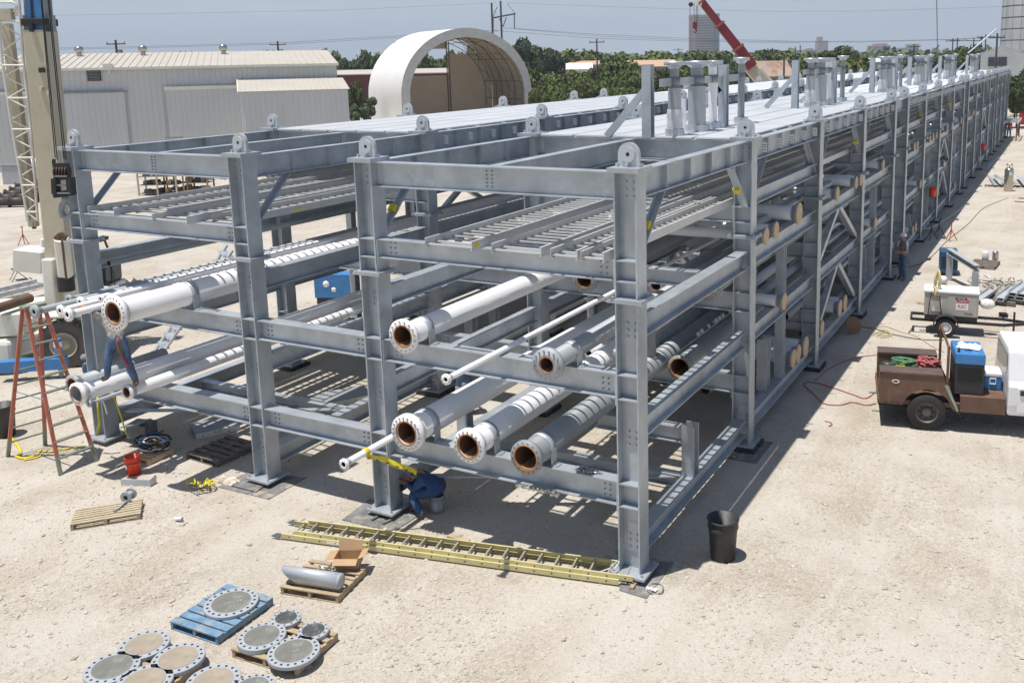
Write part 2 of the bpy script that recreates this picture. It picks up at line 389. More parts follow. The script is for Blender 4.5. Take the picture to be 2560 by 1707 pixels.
# ================================================================ ground
def make_ground():
    b = MB().m(gmat)
    e = 6000
    b.add([(-e,-e,0),(e,-e,0),(e,e,0),(-e,e,0)], [(0,1,2,3)])
    o = b.build('ground'); tag(o, kind='structure')
make_ground()
def make_stones():
    b = MB().m(stone_m); rnd = random.Random(3)
    base = []
    bm = bmesh.new(); bmesh.ops.create_icosphere(bm, subdivisions=1, radius=1)
    vs = [v.co.copy() for v in bm.verts]; fs = [tuple(v.index for v in f.verts) for f in bm.faces]; bm.free()
    V = []; F = []
    def put(x, y, r):
        o = len(V); q = rnd.uniform(0, PI); c, s = math.cos(q), math.sin(q); sx, sy, sz = rnd.uniform(.7,1.3), rnd.uniform(.6,1.1), rnd.uniform(.3,.7)
        for p in vs:
            k = rnd.uniform(.75, 1.2)*r; X, Y, Z = p.x*sx*k, p.y*sy*k, p.z*sz*k
            V.append((x + X*c - Y*s, y + X*s + Y*c, Z + r*.12))
        F.extend([tuple(i + o for i in f) for f in fs])
    n = 0
    while n < 24000:
        u = rnd.uniform(-60, 2620); v = rnd.uniform(880, 1760) if rnd.random() < .8 else rnd.uniform(640, 900)
        p = at(u, v, z=0)
        dens = .35 + .65*(math.sin(p.x*.9 + math.sin(p.y*.7)*2) * math.cos(p.y*.8 + 1) > -.1)
        if rnd.random() > dens: continue
        put(p.x, p.y, min(.055, .008 + rnd.expovariate(1/.0085))); n += 1
    b.add(V, F, False)
    tag(b.build('gravel_chips'), kind='stuff', label='pale limestone chips loose on the yard', cat='gravel')
make_stones()

# ================================================================ pipe racks
YS = [0, 5.68, 11.47, 17.17, 22.84, 25.72, 30.75, 36.09, 41.55, 46.80, 49.49, 54.92, 60.07, 65.83, 71.2, 73.9, 78.9, 83.9, 88.9]
MODS = [(0, 4), (5, 9), (10, 14), (15, 18)]
X4, X3, X2, X1 = 0.0, -5.03, -8.13, -13.1
_mc = {}
def inst(key, fn, name, parent, loc):
    """one mesh per key, one object per call"""
    if key not in _mc:
        o = fn().build(name); _mc[key] = o.data
    else:
        o = bpy.data.objects.new(name, _mc[key]); COL.objects.link(o)
    o.parent = parent; o.location = loc
    return o
def col_mb():
    b = MB().m(galv)
    b.ibeam((0,0,.14), (0,0,4.60), .38, .36, .024, .016, up=(1,0,0))
    b.ibeam((0,0,4.66), (0,0,6.60), .38, .36, .024, .016, up=(1,0,0))
    for z in (1.235, 1.62, 3.03, 3.425, 4.92, 5.245): b.bx(-.166,.166,-.172,.172,z-.01,z+.01)
    b.bx(-.26,.26,-.26,.26,6.60,6.675)
    for z0 in (6.22, 4.02, 2.24, .5):
        for zz in (0, .11, .22):
            for xx in (-.05, .07): b.tube((xx,-.008,z0+zz), (xx,-.034,z0+zz), .018, 6)
    b.m(galv_light)
    for z0, hh in ((5.0+.3, .5), (.42, .5), (3.55, .5)): b.bx(-.09,.12,-.0115,-.0095,z0,z0+hh)
    return b
def base_mb():
    b = MB().m(galv); b.bx(-.31,.31,-.30,.30,.10,.14)
    for sx in (-1,1):
        for sy in (-1,1): b.m(steel).tube((sx*.25,sy*.24,.14),(sx*.25,sy*.24,.17),.022,6)
    return b
def splice_mb():
    b = MB().m(galv); b.bx(-.30,.30,-.26,.26,4.60,4.628); b.bx(-.29,.29,-.25,.25,4.632,4.66)
    for sx in (-1,1):
        for sy in (-1,1): b.m(steel).tube((sx*.25,sy*.21,4.66),(sx*.25,sy*.21,4.69),.02,6)
    return b
def lug_mb():
    b = MB().m(galv_light); w = .175; n = 16; z0 = 6.675
    for y0, th in ((-.03, .06),):
        out = [(-w, y0, z0), (w, y0, z0), (w, y0, z0+.19)] + [(w*math.cos(PI*i/n), y0, z0+.19+w*math.sin(PI*i/n)) for i in range(1, n)] + [(-w, y0, z0+.19)]
        b.poly(out, th, (0,1,0))
    b.lathe([(.115, 0), (.115,.028), (.001,.028)], (0,-.03,z0+.185), (0,-1,0), 20, smooth=False); b.lathe([(.115, 0), (.115,.028), (.001,.028)], (0,.03,z0+.185), (0,1,0), 20, smooth=False)
    b.bx(-.2,-.165,-.07,.07,z0,z0+.05); b.bx(.165,.2,-.07,.07,z0,z0+.05)
    b.bx(-.02,.02,-.12,-.031,z0,z0+.06); b.m(dark).tube((0,-.0605,z0+.19),(0,-.0585,z0+.19),.03,10); b.tube((0,.0585,z0+.19),(0,.0605,z0+.19),.03,10)
    return b
def block_mb():
    b = MB().m(black_pl); b.bx(-.36,.36,-.36,-.03,.0,.10); b.bx(-.36,.36,.03,.36,.0,.098); return b
def rack(side, xl, xr, mi, label):
    i0, i1 = MODS[mi]; y0 = YS[i0]
    root = thing('pipe_rack_module', label, 'pipe rack', (xl, y0, 0), group=None)
    W = xr - xl
    far = mi >= 2
    def P(name, b, **k): return b.build(name, parent=root, **k)
    for i in range(i0, i1 + 1):
        y = YS[i] - y0
        for x in (0, W):
            c = inst('column', col_mb, 'column', root, (x, y, 0))
            inst('base', base_mb, 'base_plate', c, (0,0,0)); inst('splice', splice_mb, 'splice_plate', c, (0,0,0)); inst('lug', lug_mb, 'lifting_lug', c, (0,0,0))
        for zt, zb, nm in ((6.60,6.17,'top_beam'), (5.25,4.91,'tray_beam'), (3.43,3.02,'pipe_beam'), (1.63,1.22,'pipe_beam')):
            b = MB().m(galv); b.ibeam((.192,y,(zt+zb)/2), (W-.192,y,(zt+zb)/2), zt-zb, .27 if zt < 6 else .24)
            if zt < 6:
                for x in (.20, W-.215): b.bx(x-.005, x+.015, y-.16, y+.16, zb-.1, zt+.0-.003)
            # bolt groups and end plates
            xs = (W/2,) if zt > 6 else (.45, W-.45)
            if zt > 6 or i == i0:
                b.m(galv_dull)
                for xx in xs:
                    for q in (-.05, .05):
                        for k in range(5 if zt > 6 else 3): b.tube((xx+q, y-.006, zb+.09+k*(.065 if zt>6 else .09)), (xx+q, y-.026, zb+.09+k*(.065 if zt>6 else .09)), .014, 6)
                if zt > 6: b.m(galv_light).bx(.192,.30,y-.02,y-.0065,zb+.04,zt-.04)
            P(nm, b)
    # bays
    bays = list(range(i0, i1))
    if mi > 0: bays = [i0 - 1] + bays
    for i in bays:
        a, c_ = YS[i] - y0 + .19, YS[i+1] - y0 - .19; m_ = (a + c_)/2; short = (c_ - a) < 4
        first = (mi == 0 and i == 0)
        for x in (0, W):
            b = MB().m(galv); b.ibeam((x,a,6.385),(x,c_,6.385),.43,.21)
            out = 1 if x > 0 else -1
            if not short:
                n = 5
                for k in range(1, n):
                    yy = a + (c_-a)*k/n
                    b.bx(x-.10, x+.10, yy-.006, yy+.006, 6.19, 6.58)
                if out > 0 and not first:
                    b.m(galv_light)
                    for k in range(n):
                        yy = a + (c_-a)*(k+.45)/n
                        b.bx(x+.125, x+.24, yy-.004, yy+.004, 6.30, 6.50)
                    b.m(dark)
                    for k in range(n):
                        yy = a + (c_-a)*(k+.45)/n
                        for zz in (6.34, 6.40, 6.45):
                            b.bx(x+.145, x+.175, yy-.006, yy-.0045, zz, zz+.014); b.bx(x+.19, x+.22, yy-.006, yy-.0045, zz, zz+.014)
            P('edge_beam', b)
            for zt, d, nm, fw in ((5.55,.31,'side_strut',.24), (4.33,.37,'side_strut',.25), (2.62,.34,'side_strut',.21), (.68,.34,'skid_beam',.27)):
                if first and zt > 5: continue
                if zt > 5 and (i - i0) % 4 == 2: continue
                if short and zt < 5: continue
                if zt > 5 and x == 0 and side == 'left' and first: continue
                P(nm, MB().m(galv).ibeam((x,a,zt-d/2),(x,c_,zt-d/2), d, fw))
            if not short:
                for s, ye in ((1, a), (-1, c_)):
                    b = MB().m(galv); b.bar((x, ye-.02*s, 5.28), (x, ye+.92*s, 6.165), .13, .015, up=(1,0,0)); b.bar((x+.06, ye-.02*s, 5.26), (x+.06, ye+.92*s, 6.15), .014, .12, up=(1,0,0))
                    kb = P('knee_brace', b)
                    if (s == -1 and x > 0 and i in (0,2,5,7,11)) or (i == 0 and s == 1 and not (x == 0 and side == 'left') and not (x > 0 and side == 'left')):
                        q0 = Vector((x+.015, ye+.34*s, 5.62)); q1 = Vector((x+.015, ye+.44*s, 5.715))
                        MB().m(yellow).bar(q0, q1, .138, .138, up=(1,0,0)).build('yellow_tape', parent=kb)
                k = (i - i0) % 4
                if k == 0 and (side == 'right' or i > 0):
                    P('stub_post', MB().m(galv).ibeam((x, m_-.3, .68),(x, m_-.3, 1.66), .26, .24, up=(0,1,0)))
                    if x > 0: P('stub_beam', MB().m(galv).ibeam((x-.13, m_-.3, 1.45),(x-1.9, m_-.3, 1.45), .3, .22))
                if k in (1, 3):
                    P('mid_post', MB().m(galv).ibeam((x, m_-.1, .68),(x, m_-.1, 3.955), .22, .2, up=(0,1,0)))
                    if x > 0: P('stub_post', MB().m(galv).ibeam((x-.1, m_-1.1, .68),(x-.1, m_-1.1, 1.9), .26, .24, up=(0,1,0)))
                if k == 2:
                    for (ya, za, yb, zb2) in ((m_-.1, 3.95, a+.02, 2.63), (m_+.1, 3.95, c_-.02, 2.63), (m_-.1, 2.27, a+.02, .69), (m_+.1, 2.27, c_-.02, .69)):
                        P('chevron_brace', MB().m(galv).bar((x,ya,za),(x,yb,zb2),.16,.16,up=(1,0,0)))
        if first:
            P('stringer', MB().m(galv).ibeam((W/2,YS[0]+.13,6.385),(W/2,YS[1]-.13,6.385),.42,.22))
            P('angle_brace', MB().m(galv).bar((W/2+.1, YS[1]-.9, 6.24),(W-.15, YS[1]-1.2, 6.24),.1,.02))
            P('angle_brace', MB().m(galv).bar((.2, .4, .60),(W-.2, m_-.3, .60),.14,.03))
        else:
            b = MB().m(deckm)
            ym = .12 if (mi == 0 and i == 1) else 0.0
            ya, yb = YS[i]-y0-ym+.004, YS[i+1]-y0-.004
            e_ = (W-.32)/5
            for q in range(5): b.bx(.16+q*e_+(.035 if q else 0), .16+(q+1)*e_-(.035 if q < 4 else 0), ya, yb, 6.612, 6.645)
            for q in range(int((yb-ya)/1.3)+1):
                for xx in (.10, W-.162): b.bx(xx, xx+.062, ya+q*1.3, ya+q*1.3+.16, 6.603, 6.611)
            nb = int((yb-ya)/.0967)
            if i < 6:
                for q in range(nb):
                    yy = ya + .02 + q*.0967
                    for j in range(5): b.bx(.165+j*e_+(.04 if j else 0), .155+(j+1)*e_-(.04 if j < 4 else 0), yy, yy+.045, 6.6455, 6.657)
            P('deck_panel', b)
        if not short:
            P('floor_beam', MB().m(galv).ibeam((.13, m_-.3, .53),(W-.13, m_-.3, .53), .24, .2))
            if side == 'right' and i in (0, 1, 3): P('cross_beam', MB().m(galv).ibeam((.2, m_+.7, 4.15),(W-.2, m_+.7, 4.15), .3, .25))
            if i != 0: P('cross_beam', MB().m(galv).ibeam((.15, m_+.2, 2.45),(W-.15, m_+.2, 2.45), .28, .22))
    if side == 'left':
        for i in range(i0, i1+1):
            for zt, zb in ((3.43,3.04),(1.63,1.24)):
                b = MB().m(galv); b.ibeam((W+.215,YS[i]-y0-.02,(zt+zb)/2+.0),(W+X3-X2-.215,YS[i]-y0-.02,(zt+zb)/2), zt-zb, .27)
                b.m(galv_dull)
                for xx in (W+.42, W+X3-X2-.42):
                    for q in (-.05, .05):
                        for k in range(3): b.tube((xx+q, YS[i]-y0-.026, zb+.09+k*.09),(xx+q, YS[i]-y0-.046, zb+.09+k*.09),.015,6)
                P('tie_beam', b)
    return root
names = ['nearest', 'second', 'third', 'farthest']
for mi in range(4):
    rack('right', X3, X4, mi, ['right hand galvanised pipe rack module nearest the camera, standing behind the yellow ladder',
        'second galvanised module along the right hand rack, beside the man in white hard hat',
        'third galvanised module along the right hand rack, past the steel cylinder on the yard',
        'farthest galvanised module of the right hand rack, with the platform sticking out of it'][mi])
    rack('left', X1, X2, mi, ['left hand galvanised pipe rack module nearest the camera, behind the red step ladder',
        'second galvanised module along the left hand rack, in front of the open fabric shelter',
        'third galvanised module along the left hand rack, before the tilted red crane boom',
        'farthest galvanised module of the left hand rack, beyond the red crane boom'][mi])
def grp_block():
    first = None
    for xi, x in enumerate((X4, X3, X2, X1)):
        for i, y in enumerate(YS):
            if (xi > 0 and i > 6) or i == 0: continue
            if first is None:
                first = block_mb().build('support_block'); o = first
            else:
                o = first.copy(); COL.objects.link(o)
            o.location = (x, y, 0); tag(o, 'low black timber block under the foot of a rack column', 'block', 'black blocks under the rack columns')
grp_block()

# ================================================================ cable trays
def cable_tray(xa, xb, y0, y1, label, z=5.25, yoff=-.38):
    t = thing('cable_tray', label, 'cable tray', ((xa+xb)/2, y0, z), group='ladder cable trays on the upper level')
    w = (xb-xa)/2; l = y1-y0
    for s in (-1, 1):
        b = MB().m(tray); x = s*w
        b.bx(x-.004, x+.004, yoff, l, .0, .15); b.bx(min(x, x-s*.035), max(x, x-s*.035), yoff, l, .146, .152); b.bx(min(x, x-s*.035), max(x, x-s*.035), yoff, l, -.0, .006)
        b.build('side_rail', parent=t)
    b = MB().m(tray); n = int((l-yoff)/.25)
    for k in range(n):
        y = yoff + .03 + k*.25; b.bx(-w+.006, w-.006, y, y+.05, .03, .055)
    b.build('rungs', parent=t)
    return t
tr = [(-3.60,-2.66,'widest'), (-2.28,-1.36,'second'), (-1.19,-.72,'narrow'), (-.66,-.27,'narrowest')]
tl = [(-12.75,-11.9,'a'), (-11.75,-10.75,'b'), (-10.45,-9.45,'c'), (-9.2,-8.45,'d')]
wh = ['on the near end of the right rack', 'on the near end of the left rack']
pos = {'widest': 'leftmost wide cable tray, yellow marked,', 'second': 'wide ladder cable tray second from the left', 'narrow': 'narrow ladder cable tray third from the left', 'narrowest': 'narrow ladder cable tray beside the corner column',
       'a': 'leftmost of the ladder cable trays', 'b': 'ladder cable tray second from the left', 'c': 'ladder cable tray third from the left', 'd': 'cable tray closest to the second front column'}
segs = [(0, 23.9), (23.95, 47.9), (47.95, 72.5)]
for si, (ya, yb) in enumerate(segs):
    for xa, xb, k in tr:
        cable_tray(xa, xb, ya, yb, pos[k] + ' ' + wh[0] if si == 0 else 'ladder cable tray continuing along the upper level, farther down the right rack', yoff=-.38 if si == 0 else 0)
    for xa, xb, k in tl:
        cable_tray(xa, xb, ya, yb, pos[k] + ' ' + wh[1] if si == 0 else 'ladder cable tray continuing along the upper level, farther down the left rack', yoff={'a':-.1,'b':.3,'c':-.3,'d':.1}[k] if si == 0 else 0)
b = MB().m(yellow); 
for (x, y) in ((-2.66, -.30), (-8.45, 1.6)): b.bx(x+.0045, x+.0055, y, y+.14, 5.29, 5.37)
for k in range(1):
    o = b.build('paint_mark', label='small yellow paint marks on the cable tray rails', cat='mark')

# ================================================================ pipes along the racks
def pipe(x, z, r, y0, y1, label, paint=None, fl=None, flt=.05, bolts=0, face='hole', inner=None, bore=shaded_rust_in, ring=None, group=None, clampz=None, collar=.0, end=True, n=28, bands=None):
    paint = paint or white_paint
    t = thing('pipe', label, 'pipe', (x, y0, z), group=group)
    l = y1 - y0; ri = inner or r*.9
    b = MB().m(paint); b.lathe([(ri, .0), (r, .0), (r, l), (ri, l)], (0,0,0), (0,1,0), n)
    if bands:
        b.m(galv_light)
        for yy in bands: b.tube((0,yy,0),(0,yy+.06,0), r+.006, n)
    b.build('pipe_body', parent=t)
    q = min(l, 2.2)
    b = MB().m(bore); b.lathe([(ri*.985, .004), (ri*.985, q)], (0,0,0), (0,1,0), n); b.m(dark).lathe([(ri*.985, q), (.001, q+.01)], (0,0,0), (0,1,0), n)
    if bore is shaded_rust_in:  # painted sunlit strip along the bottom of the bore
        b.m(sunlit_rust); rr = ri*.97; A_ = [-PI/2-.62+1.24*k/8 for k in range(9)]; zc = rr*math.sin(-PI/2-.62)
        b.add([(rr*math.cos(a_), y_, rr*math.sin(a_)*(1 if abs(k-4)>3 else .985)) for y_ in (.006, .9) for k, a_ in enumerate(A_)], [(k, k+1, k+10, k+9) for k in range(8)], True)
    b.build('bore', parent=t)
    if fl:
        b = MB().m(paint)
        # flange ring plus tapered neck
        b.lathe([(ri, -.002), (ri+.0, -flt*.35), (ri+(fl-ri)*.42, -flt*.35), (ri+(fl-ri)*.44, -.0-flt*.25), (fl, -flt*.25), (fl, flt*.9), (r*1.18, flt*1.0), (r+.004, flt*1.0+.09), (ri+.002, flt+.09)], (0,0,0), (0,1,0), n)
        f = b.build('flange', parent=t)
        nb = max(8, bolts) if fl > .12 else 8
        rb = (fl*.86); hr = max(.006, fl*.045)
        bb = MB()
        for k in range(nb):
            a = 2*PI*(k+.5)/nb; cx, cz = rb*math.cos(a), rb*math.sin(a)
            if face == 'hole': bb.m(dark).tube((cx, -flt*.25-.003, cz), (cx, -flt*.25+.004, cz), hr, 8)
            else:
                bb.m(steel).tube((cx, -flt*.25-.04, cz), (cx, flt*.9+.05, cz), hr*.7, 6); bb.tube((cx, -flt*.25-.022, cz), (cx, -flt*.25-.001, cz), hr*1.2, 6); bb.tube((cx, flt*.9+.001, cz), (cx, flt*.9+.03, cz), hr*1.35, 6)
        bb.build('bolt_hole_ring' if face == 'hole' else 'bolt_ring', parent=f)
        if ring: MB().m(ring).lathe([(ri*.97, -flt*.35+.01), (ri*1.0, -flt*.35-.006), (ri*1.12, -flt*.35-.004), (ri*1.12, -flt*.3), (ri*1.0, -flt*.2)], (0,0,0), (0,1,0), n, close=True).build('rust_ring', parent=f)
    if clampz is not None:
        yc = -y0
        b = MB().m(galv); b.lathe([(r+.003, 0), (r+.014, 0), (r+.014, .16), (r+.003, .16)], (0, yc-.08, 0), (0,1,0), n, close=True)
        for s in (-1, 1):
            b.bx(s*(r+.06)-.06, s*(r+.06)+.06, yc-.08, yc+.08, clampz-z+.002, clampz-z+.02); b.bx(s*(r+.01)-.008, s*(r+.01)+.008, yc-.08, yc+.08, clampz-z+.02, .0)
            for yy in (-.04, .04): b.m(steel).tube((s*(r+.07), yc+yy, clampz-z+.02), (s*(r+.07), yc+yy, clampz-z+.05), .014, 6); b.m(galv)
        b.build('pipe_clamp', parent=t)
    return t
YE = 72.0
Z3, Z1 = 3.43, 1.63
# right rack, level with beam tops at 3.43 and 1.63
pipe(-4.05, Z3+.25, .20, -.52, YE, 'large white pipe with studded flange, upper left at the right rack near end', fl=.30, bolts=16, face='bolt', ring=rust_ring, clampz=Z3)
pipe(-2.38, Z3+.07, .05, -1.62, YE, 'thin white pipe poking farthest out over the middle beam of the right rack', fl=.09, flt=.03, inner=.035, bore=dark, n=16)
pipe(-1.08, Z3+.22, .155, -.76, YE, 'grey pipe with a heavily bolted flange above the middle beam of the right rack', paint=greylight, fl=.265, flt=.08, bolts=16, face='bolt', ring=rust_ring, clampz=Z3, inner=.12)
pipe(-4.08, Z1+.30, .245, -.52, YE, 'large white pipe on the lowest level with thick studded flange, beside yellow tape', fl=.33, flt=.11, bolts=20, face='bolt', ring=rust_ring, clampz=Z1, inner=.205)
pipe(-2.80, Z1+.28, .225, -.50, YE, 'white pipe banded by shadows on the lowest level, between two other large open pipes', fl=.30, flt=.09, bolts=18, face='bolt', ring=rust_ring, clampz=Z1, inner=.2)
pipe(-1.68, Z1+.28, .225, -.50, YE, 'dark grey pipe with plain drilled flange on the lowest level of the right rack', paint=greypaint, fl=.29, flt=.06, bolts=16, face='hole', ring=rust_ring, clampz=Z1, inner=.205)
pipe(-4.56, Z1+.075, .06, -1.62, 20, 'thin white pipe with yellow caution tape tied round it, lowest level', fl=.10, flt=.03, inner=.045, bore=dark, n=16)
pipe(-1.06, Z1+.29, .215, 4.70, YE, 'dark grey pipe ending one bay back, its rusty open mouth behind the corner column', paint=greypaint, fl=.27, flt=.05, bolts=12, face='hole', ring=rust_ring, inner=.2)
pipe(-3.05, Z3+.27, .19, 4.3, YE, 'pipe flange peeping from under the cable tray beam, one bay back', paint=greylight, fl=.27, flt=.06, bolts=16, face='bolt', ring=rust_ring, inner=.16)
pipe(-1.52, Z3+.24, .13, 4.55, YE, 'grey pipe with small bolted flange one bay back, just right of the corner column', paint=greylight, fl=.22, flt=.06, bolts=12, face='bolt', ring=rust_ring, inner=.1)
pipe(-.40, Z3+.30, .2, 4.55, YE, 'pipe with large studded flange half hidden behind the right side strut', paint=greypaint, fl=.30, flt=.09, bolts=18, face='bolt', ring=rust_ring, inner=.15)
pipe(-2.24, Z1+.25, .16, 4.75, YE, 'insulated pipe with silver bands ending one bay back between the big pipes', paint=insul, inner=.14, bands=[.4+.45*k for k in range(30)], fl=None)
pipe(-3.45, Z1+.14, .09, 5.2, YE, 'slim white pipe low in the right rack, starting at the second frame', fl=.14, flt=.03, inner=.07, n=16)
pipe(-.45, 4.35+.15, .10, 6.2, YE, 'slim grey pipe high in the right rack under the trays', paint=greylight, n=16)
pipe(-4.3, 4.45, .16, 5.9, YE, 'silver insulated pipe under the cable trays of the right rack', paint=insul, bands=[.5+.6*k for k in range(40)])
for x_, z_, r_, y_, m_, l_ in ((-.75,Z3+.15,.12,11.6,greylight,'grey pipe beside the big studded one, starting at the third column'),(-.28,Z1+.15,.11,9.9,greypaint,'grey pipe low along the right face behind the middle posts'),(-.72,4.45,.09,6.3,white_paint,'slim white pipe just under the trays on the right side'),(-1.5,4.47,.11,6.4,insul,'silver jacketed pipe just under the trays, further in'),(-.35,.75,.09,12,greypaint,'grey pipe resting on the floor beams along the right face'),(-.5,2.70,.11,7.6,greylight,'grey pipe at mid height just inside the right face'),(-.95,2.72,.13,8.2,white_paint,'white pipe at mid height second from the right face'),(-1.7,2.70,.11,7.4,insul,'silver pipe at mid height deeper inside the right rack'),(-2.6,2.74,.15,7.8,greypaint,'dark grey pipe at mid height in the centre of the right rack'),(-1.2,.78,.12,6.6,greylight,'grey pipe on the floor beams second from the right face'),(-2.3,.80,.14,6.8,white_paint,'white pipe on the floor beams in the middle of the right rack')):
    pipe(x_, z_, r_, y_, YE, l_, paint=m_, n=16)
# left rack
pipe(-10.0, Z3+.30, .245, -1.67, YE, 'largest white pipe with wide drilled flange, sticking out of the left rack', fl=.345, flt=.07, bolts=20, face='hole', ring=rust_ring, inner=.205, clampz=Z3)
pipe(-11.5, Z1+.25, .19, -1.62, YE, 'white pipe the worker stands on, left of two on the lower level', fl=.235, flt=.07, bolts=12, face='hole', ring=rust_ring, inner=.165, bore=greylight)
pipe(-10.85, Z1+.18, .12, -.98, YE, 'smaller white pipe under the worker right boot, lower level', fl=.165, flt=.05, bolts=8, face='hole', ring=rust_ring, inner=.1)
pipe(-11.27, Z1+.06, .04, -1.55, 6, 'thin grey pipe under the white pipes of the left rack', paint=greylight, fl=.075, flt=.03, inner=.028, bore=shaded_rust_in, n=12)
pipe(-12.1, Z1+.24, .17, -1.3, .9, 'grey flanged pipe end half hidden behind the white pipe, lower left', paint=greylight, fl=.23, flt=.05, bolts=12, face='hole', ring=rust_ring)
small = [(-12.06, 3.60, -1.93, .07, .14, 'small grey valve ended pipe nearest the top of the red step ladder'), (-11.66, 3.6, -1.66, .062, .115, 'small white open pipe behind the step ladder top, second from the left'), (-11.3, 3.58, -1.75, .07, .14, 'small white pipe with brass coloured bore, beside the largest flange'),
         (-12.3, 3.62, -1.05, .05, .1, 'small grey flanged pipe higher in the cluster above the ladder'), (-11.85, 3.62, -1.1, .055, .115, 'small white flanged pipe the worker grips with his orange glove'), (-11.55, 3.66, -.85, .05, .09, 'small white pipe right behind the plaid sleeve')]
for x, z, y, r, fl, lab in small:
    pipe(x, z, r, y, 24, lab, paint=greylight if 'grey' in lab else white_paint, fl=fl, flt=.04, inner=r*.75, face='hole', n=16, group=None)
pipe(-12.75, 4.08, .07, .25, 60, 'grey conduit running high along the outer side of the left rack', paint=greypaint, n=12)
pipe(-12.4, 3.52, .09, .3, 60, 'silver insulated line beside the outer columns of the left rack', paint=insul, n=14)

# vertical branch elbows on the grey pipes
def riser(x, y, z0, r, h, dy, label, turn=-1):
    t = thing('branch_elbow', label, 'pipe branch', (x, y, z0), group=None)
    b = MB().m(greypaint); R = r*2.2
    pts = [(0,0,0),(0,0,h-R)] + [(turn*R*(1-math.cos(q)), 0, h-R+R*math.sin(q)) for q in [PI/2*k/8 for k in range(1, 9)]] + [(turn*(R+dy), 0, h)]
    b.path(pts, r, 18); b.build('elbow', parent=t)
    MB().m(greypaint).tube((0,0,-.02),(0,0,.06),r*1.25,18).build('saddle', parent=t)
riser(-1.06, 9.6, Z1+.45, .14, 1.15, .5, 'grey branch pipe turning off the lower pipe, farther back')
riser(-1.68, 4.6, Z1+.44, .12, 1.05, .35, 'grey branch elbow rising from the lower pipe just behind the corner column')
# capped cross pipes poking out of the right face
def cross(y, z, r, label, xin=-4.2, cap=plywood, out=.32, paint=None):
    t = thing('capped_pipe', label, 'pipe', (out, y, z), group='short cross pipes with plywood caps on the right face')
    MB().m(paint or white_paint).tube((xin-out,0,0),(-.05,0,0), r, 20).build('pipe_body', parent=t)
    MB().m(greylight).lathe([(r+.002,-.16),(r*1.2,-.05),(r*1.45,-.05),(r*1.45,0),(.01,0)], (0,0,0),(1,0,0),20).build('flange', parent=t)
    MB().m(cap).tube((.001,0,0),(.02,0,0), r*1.55, 20).build('cap', parent=t)
first_cross = [(6.17,4.55,.12),(6.92,4.55,.12),(8.85,4.62,.17),(7.67,2.77,.13),(8.96,1.02,.15),(9.43,1.0,.15),(10.15,.98,.17),(11.9,1.0,.14),(14.1,1.02,.16),(14.8,1.0,.16),(18.76,2.78,.13),(12.9,4.55,.13),(15.4,4.55,.12),(16.1,4.55,.12)]
whr = ['under the splice plate of the second column','next along from the splice plate of the second column','largest, between second and third columns','alone above the second strut','lowest row, first of the pair','lowest row, second of the pair','lowest row beside the third column foot','low behind the third column','lowest row in the braced bay, left','lowest row in the braced bay, right','by the standing man at shoulder height','upper row past the third column','upper row in the braced bay','upper row near the fourth column']
for (y, z, r), l_ in zip(first_cross, whr):
    cross(y, z, r, 'white cross pipe capped with plywood, ' + l_, out=.3 if z > 2 else .2, xin=-4.2 if z > 2 else -.9)
for y, z in ((20.2,4.55),(27.3,4.55),(28.1,4.55),(31.9,4.5),(33,4.5),(34.2,4.5),(29.5,2.75),(24.2,1.0),(27.8,1.0),(28.6,1.0),(37.7,2.75),(38.4,4.5),(40.6,4.5),(45.1,4.5),(43.3,1.0),(52,4.5),(53,4.5),(56,2.75),(58,1.0)):
    cross(y, z, .13, 'white cross pipe capped with plywood, farther down the right face of the rack', out=.24, xin=-2.2)

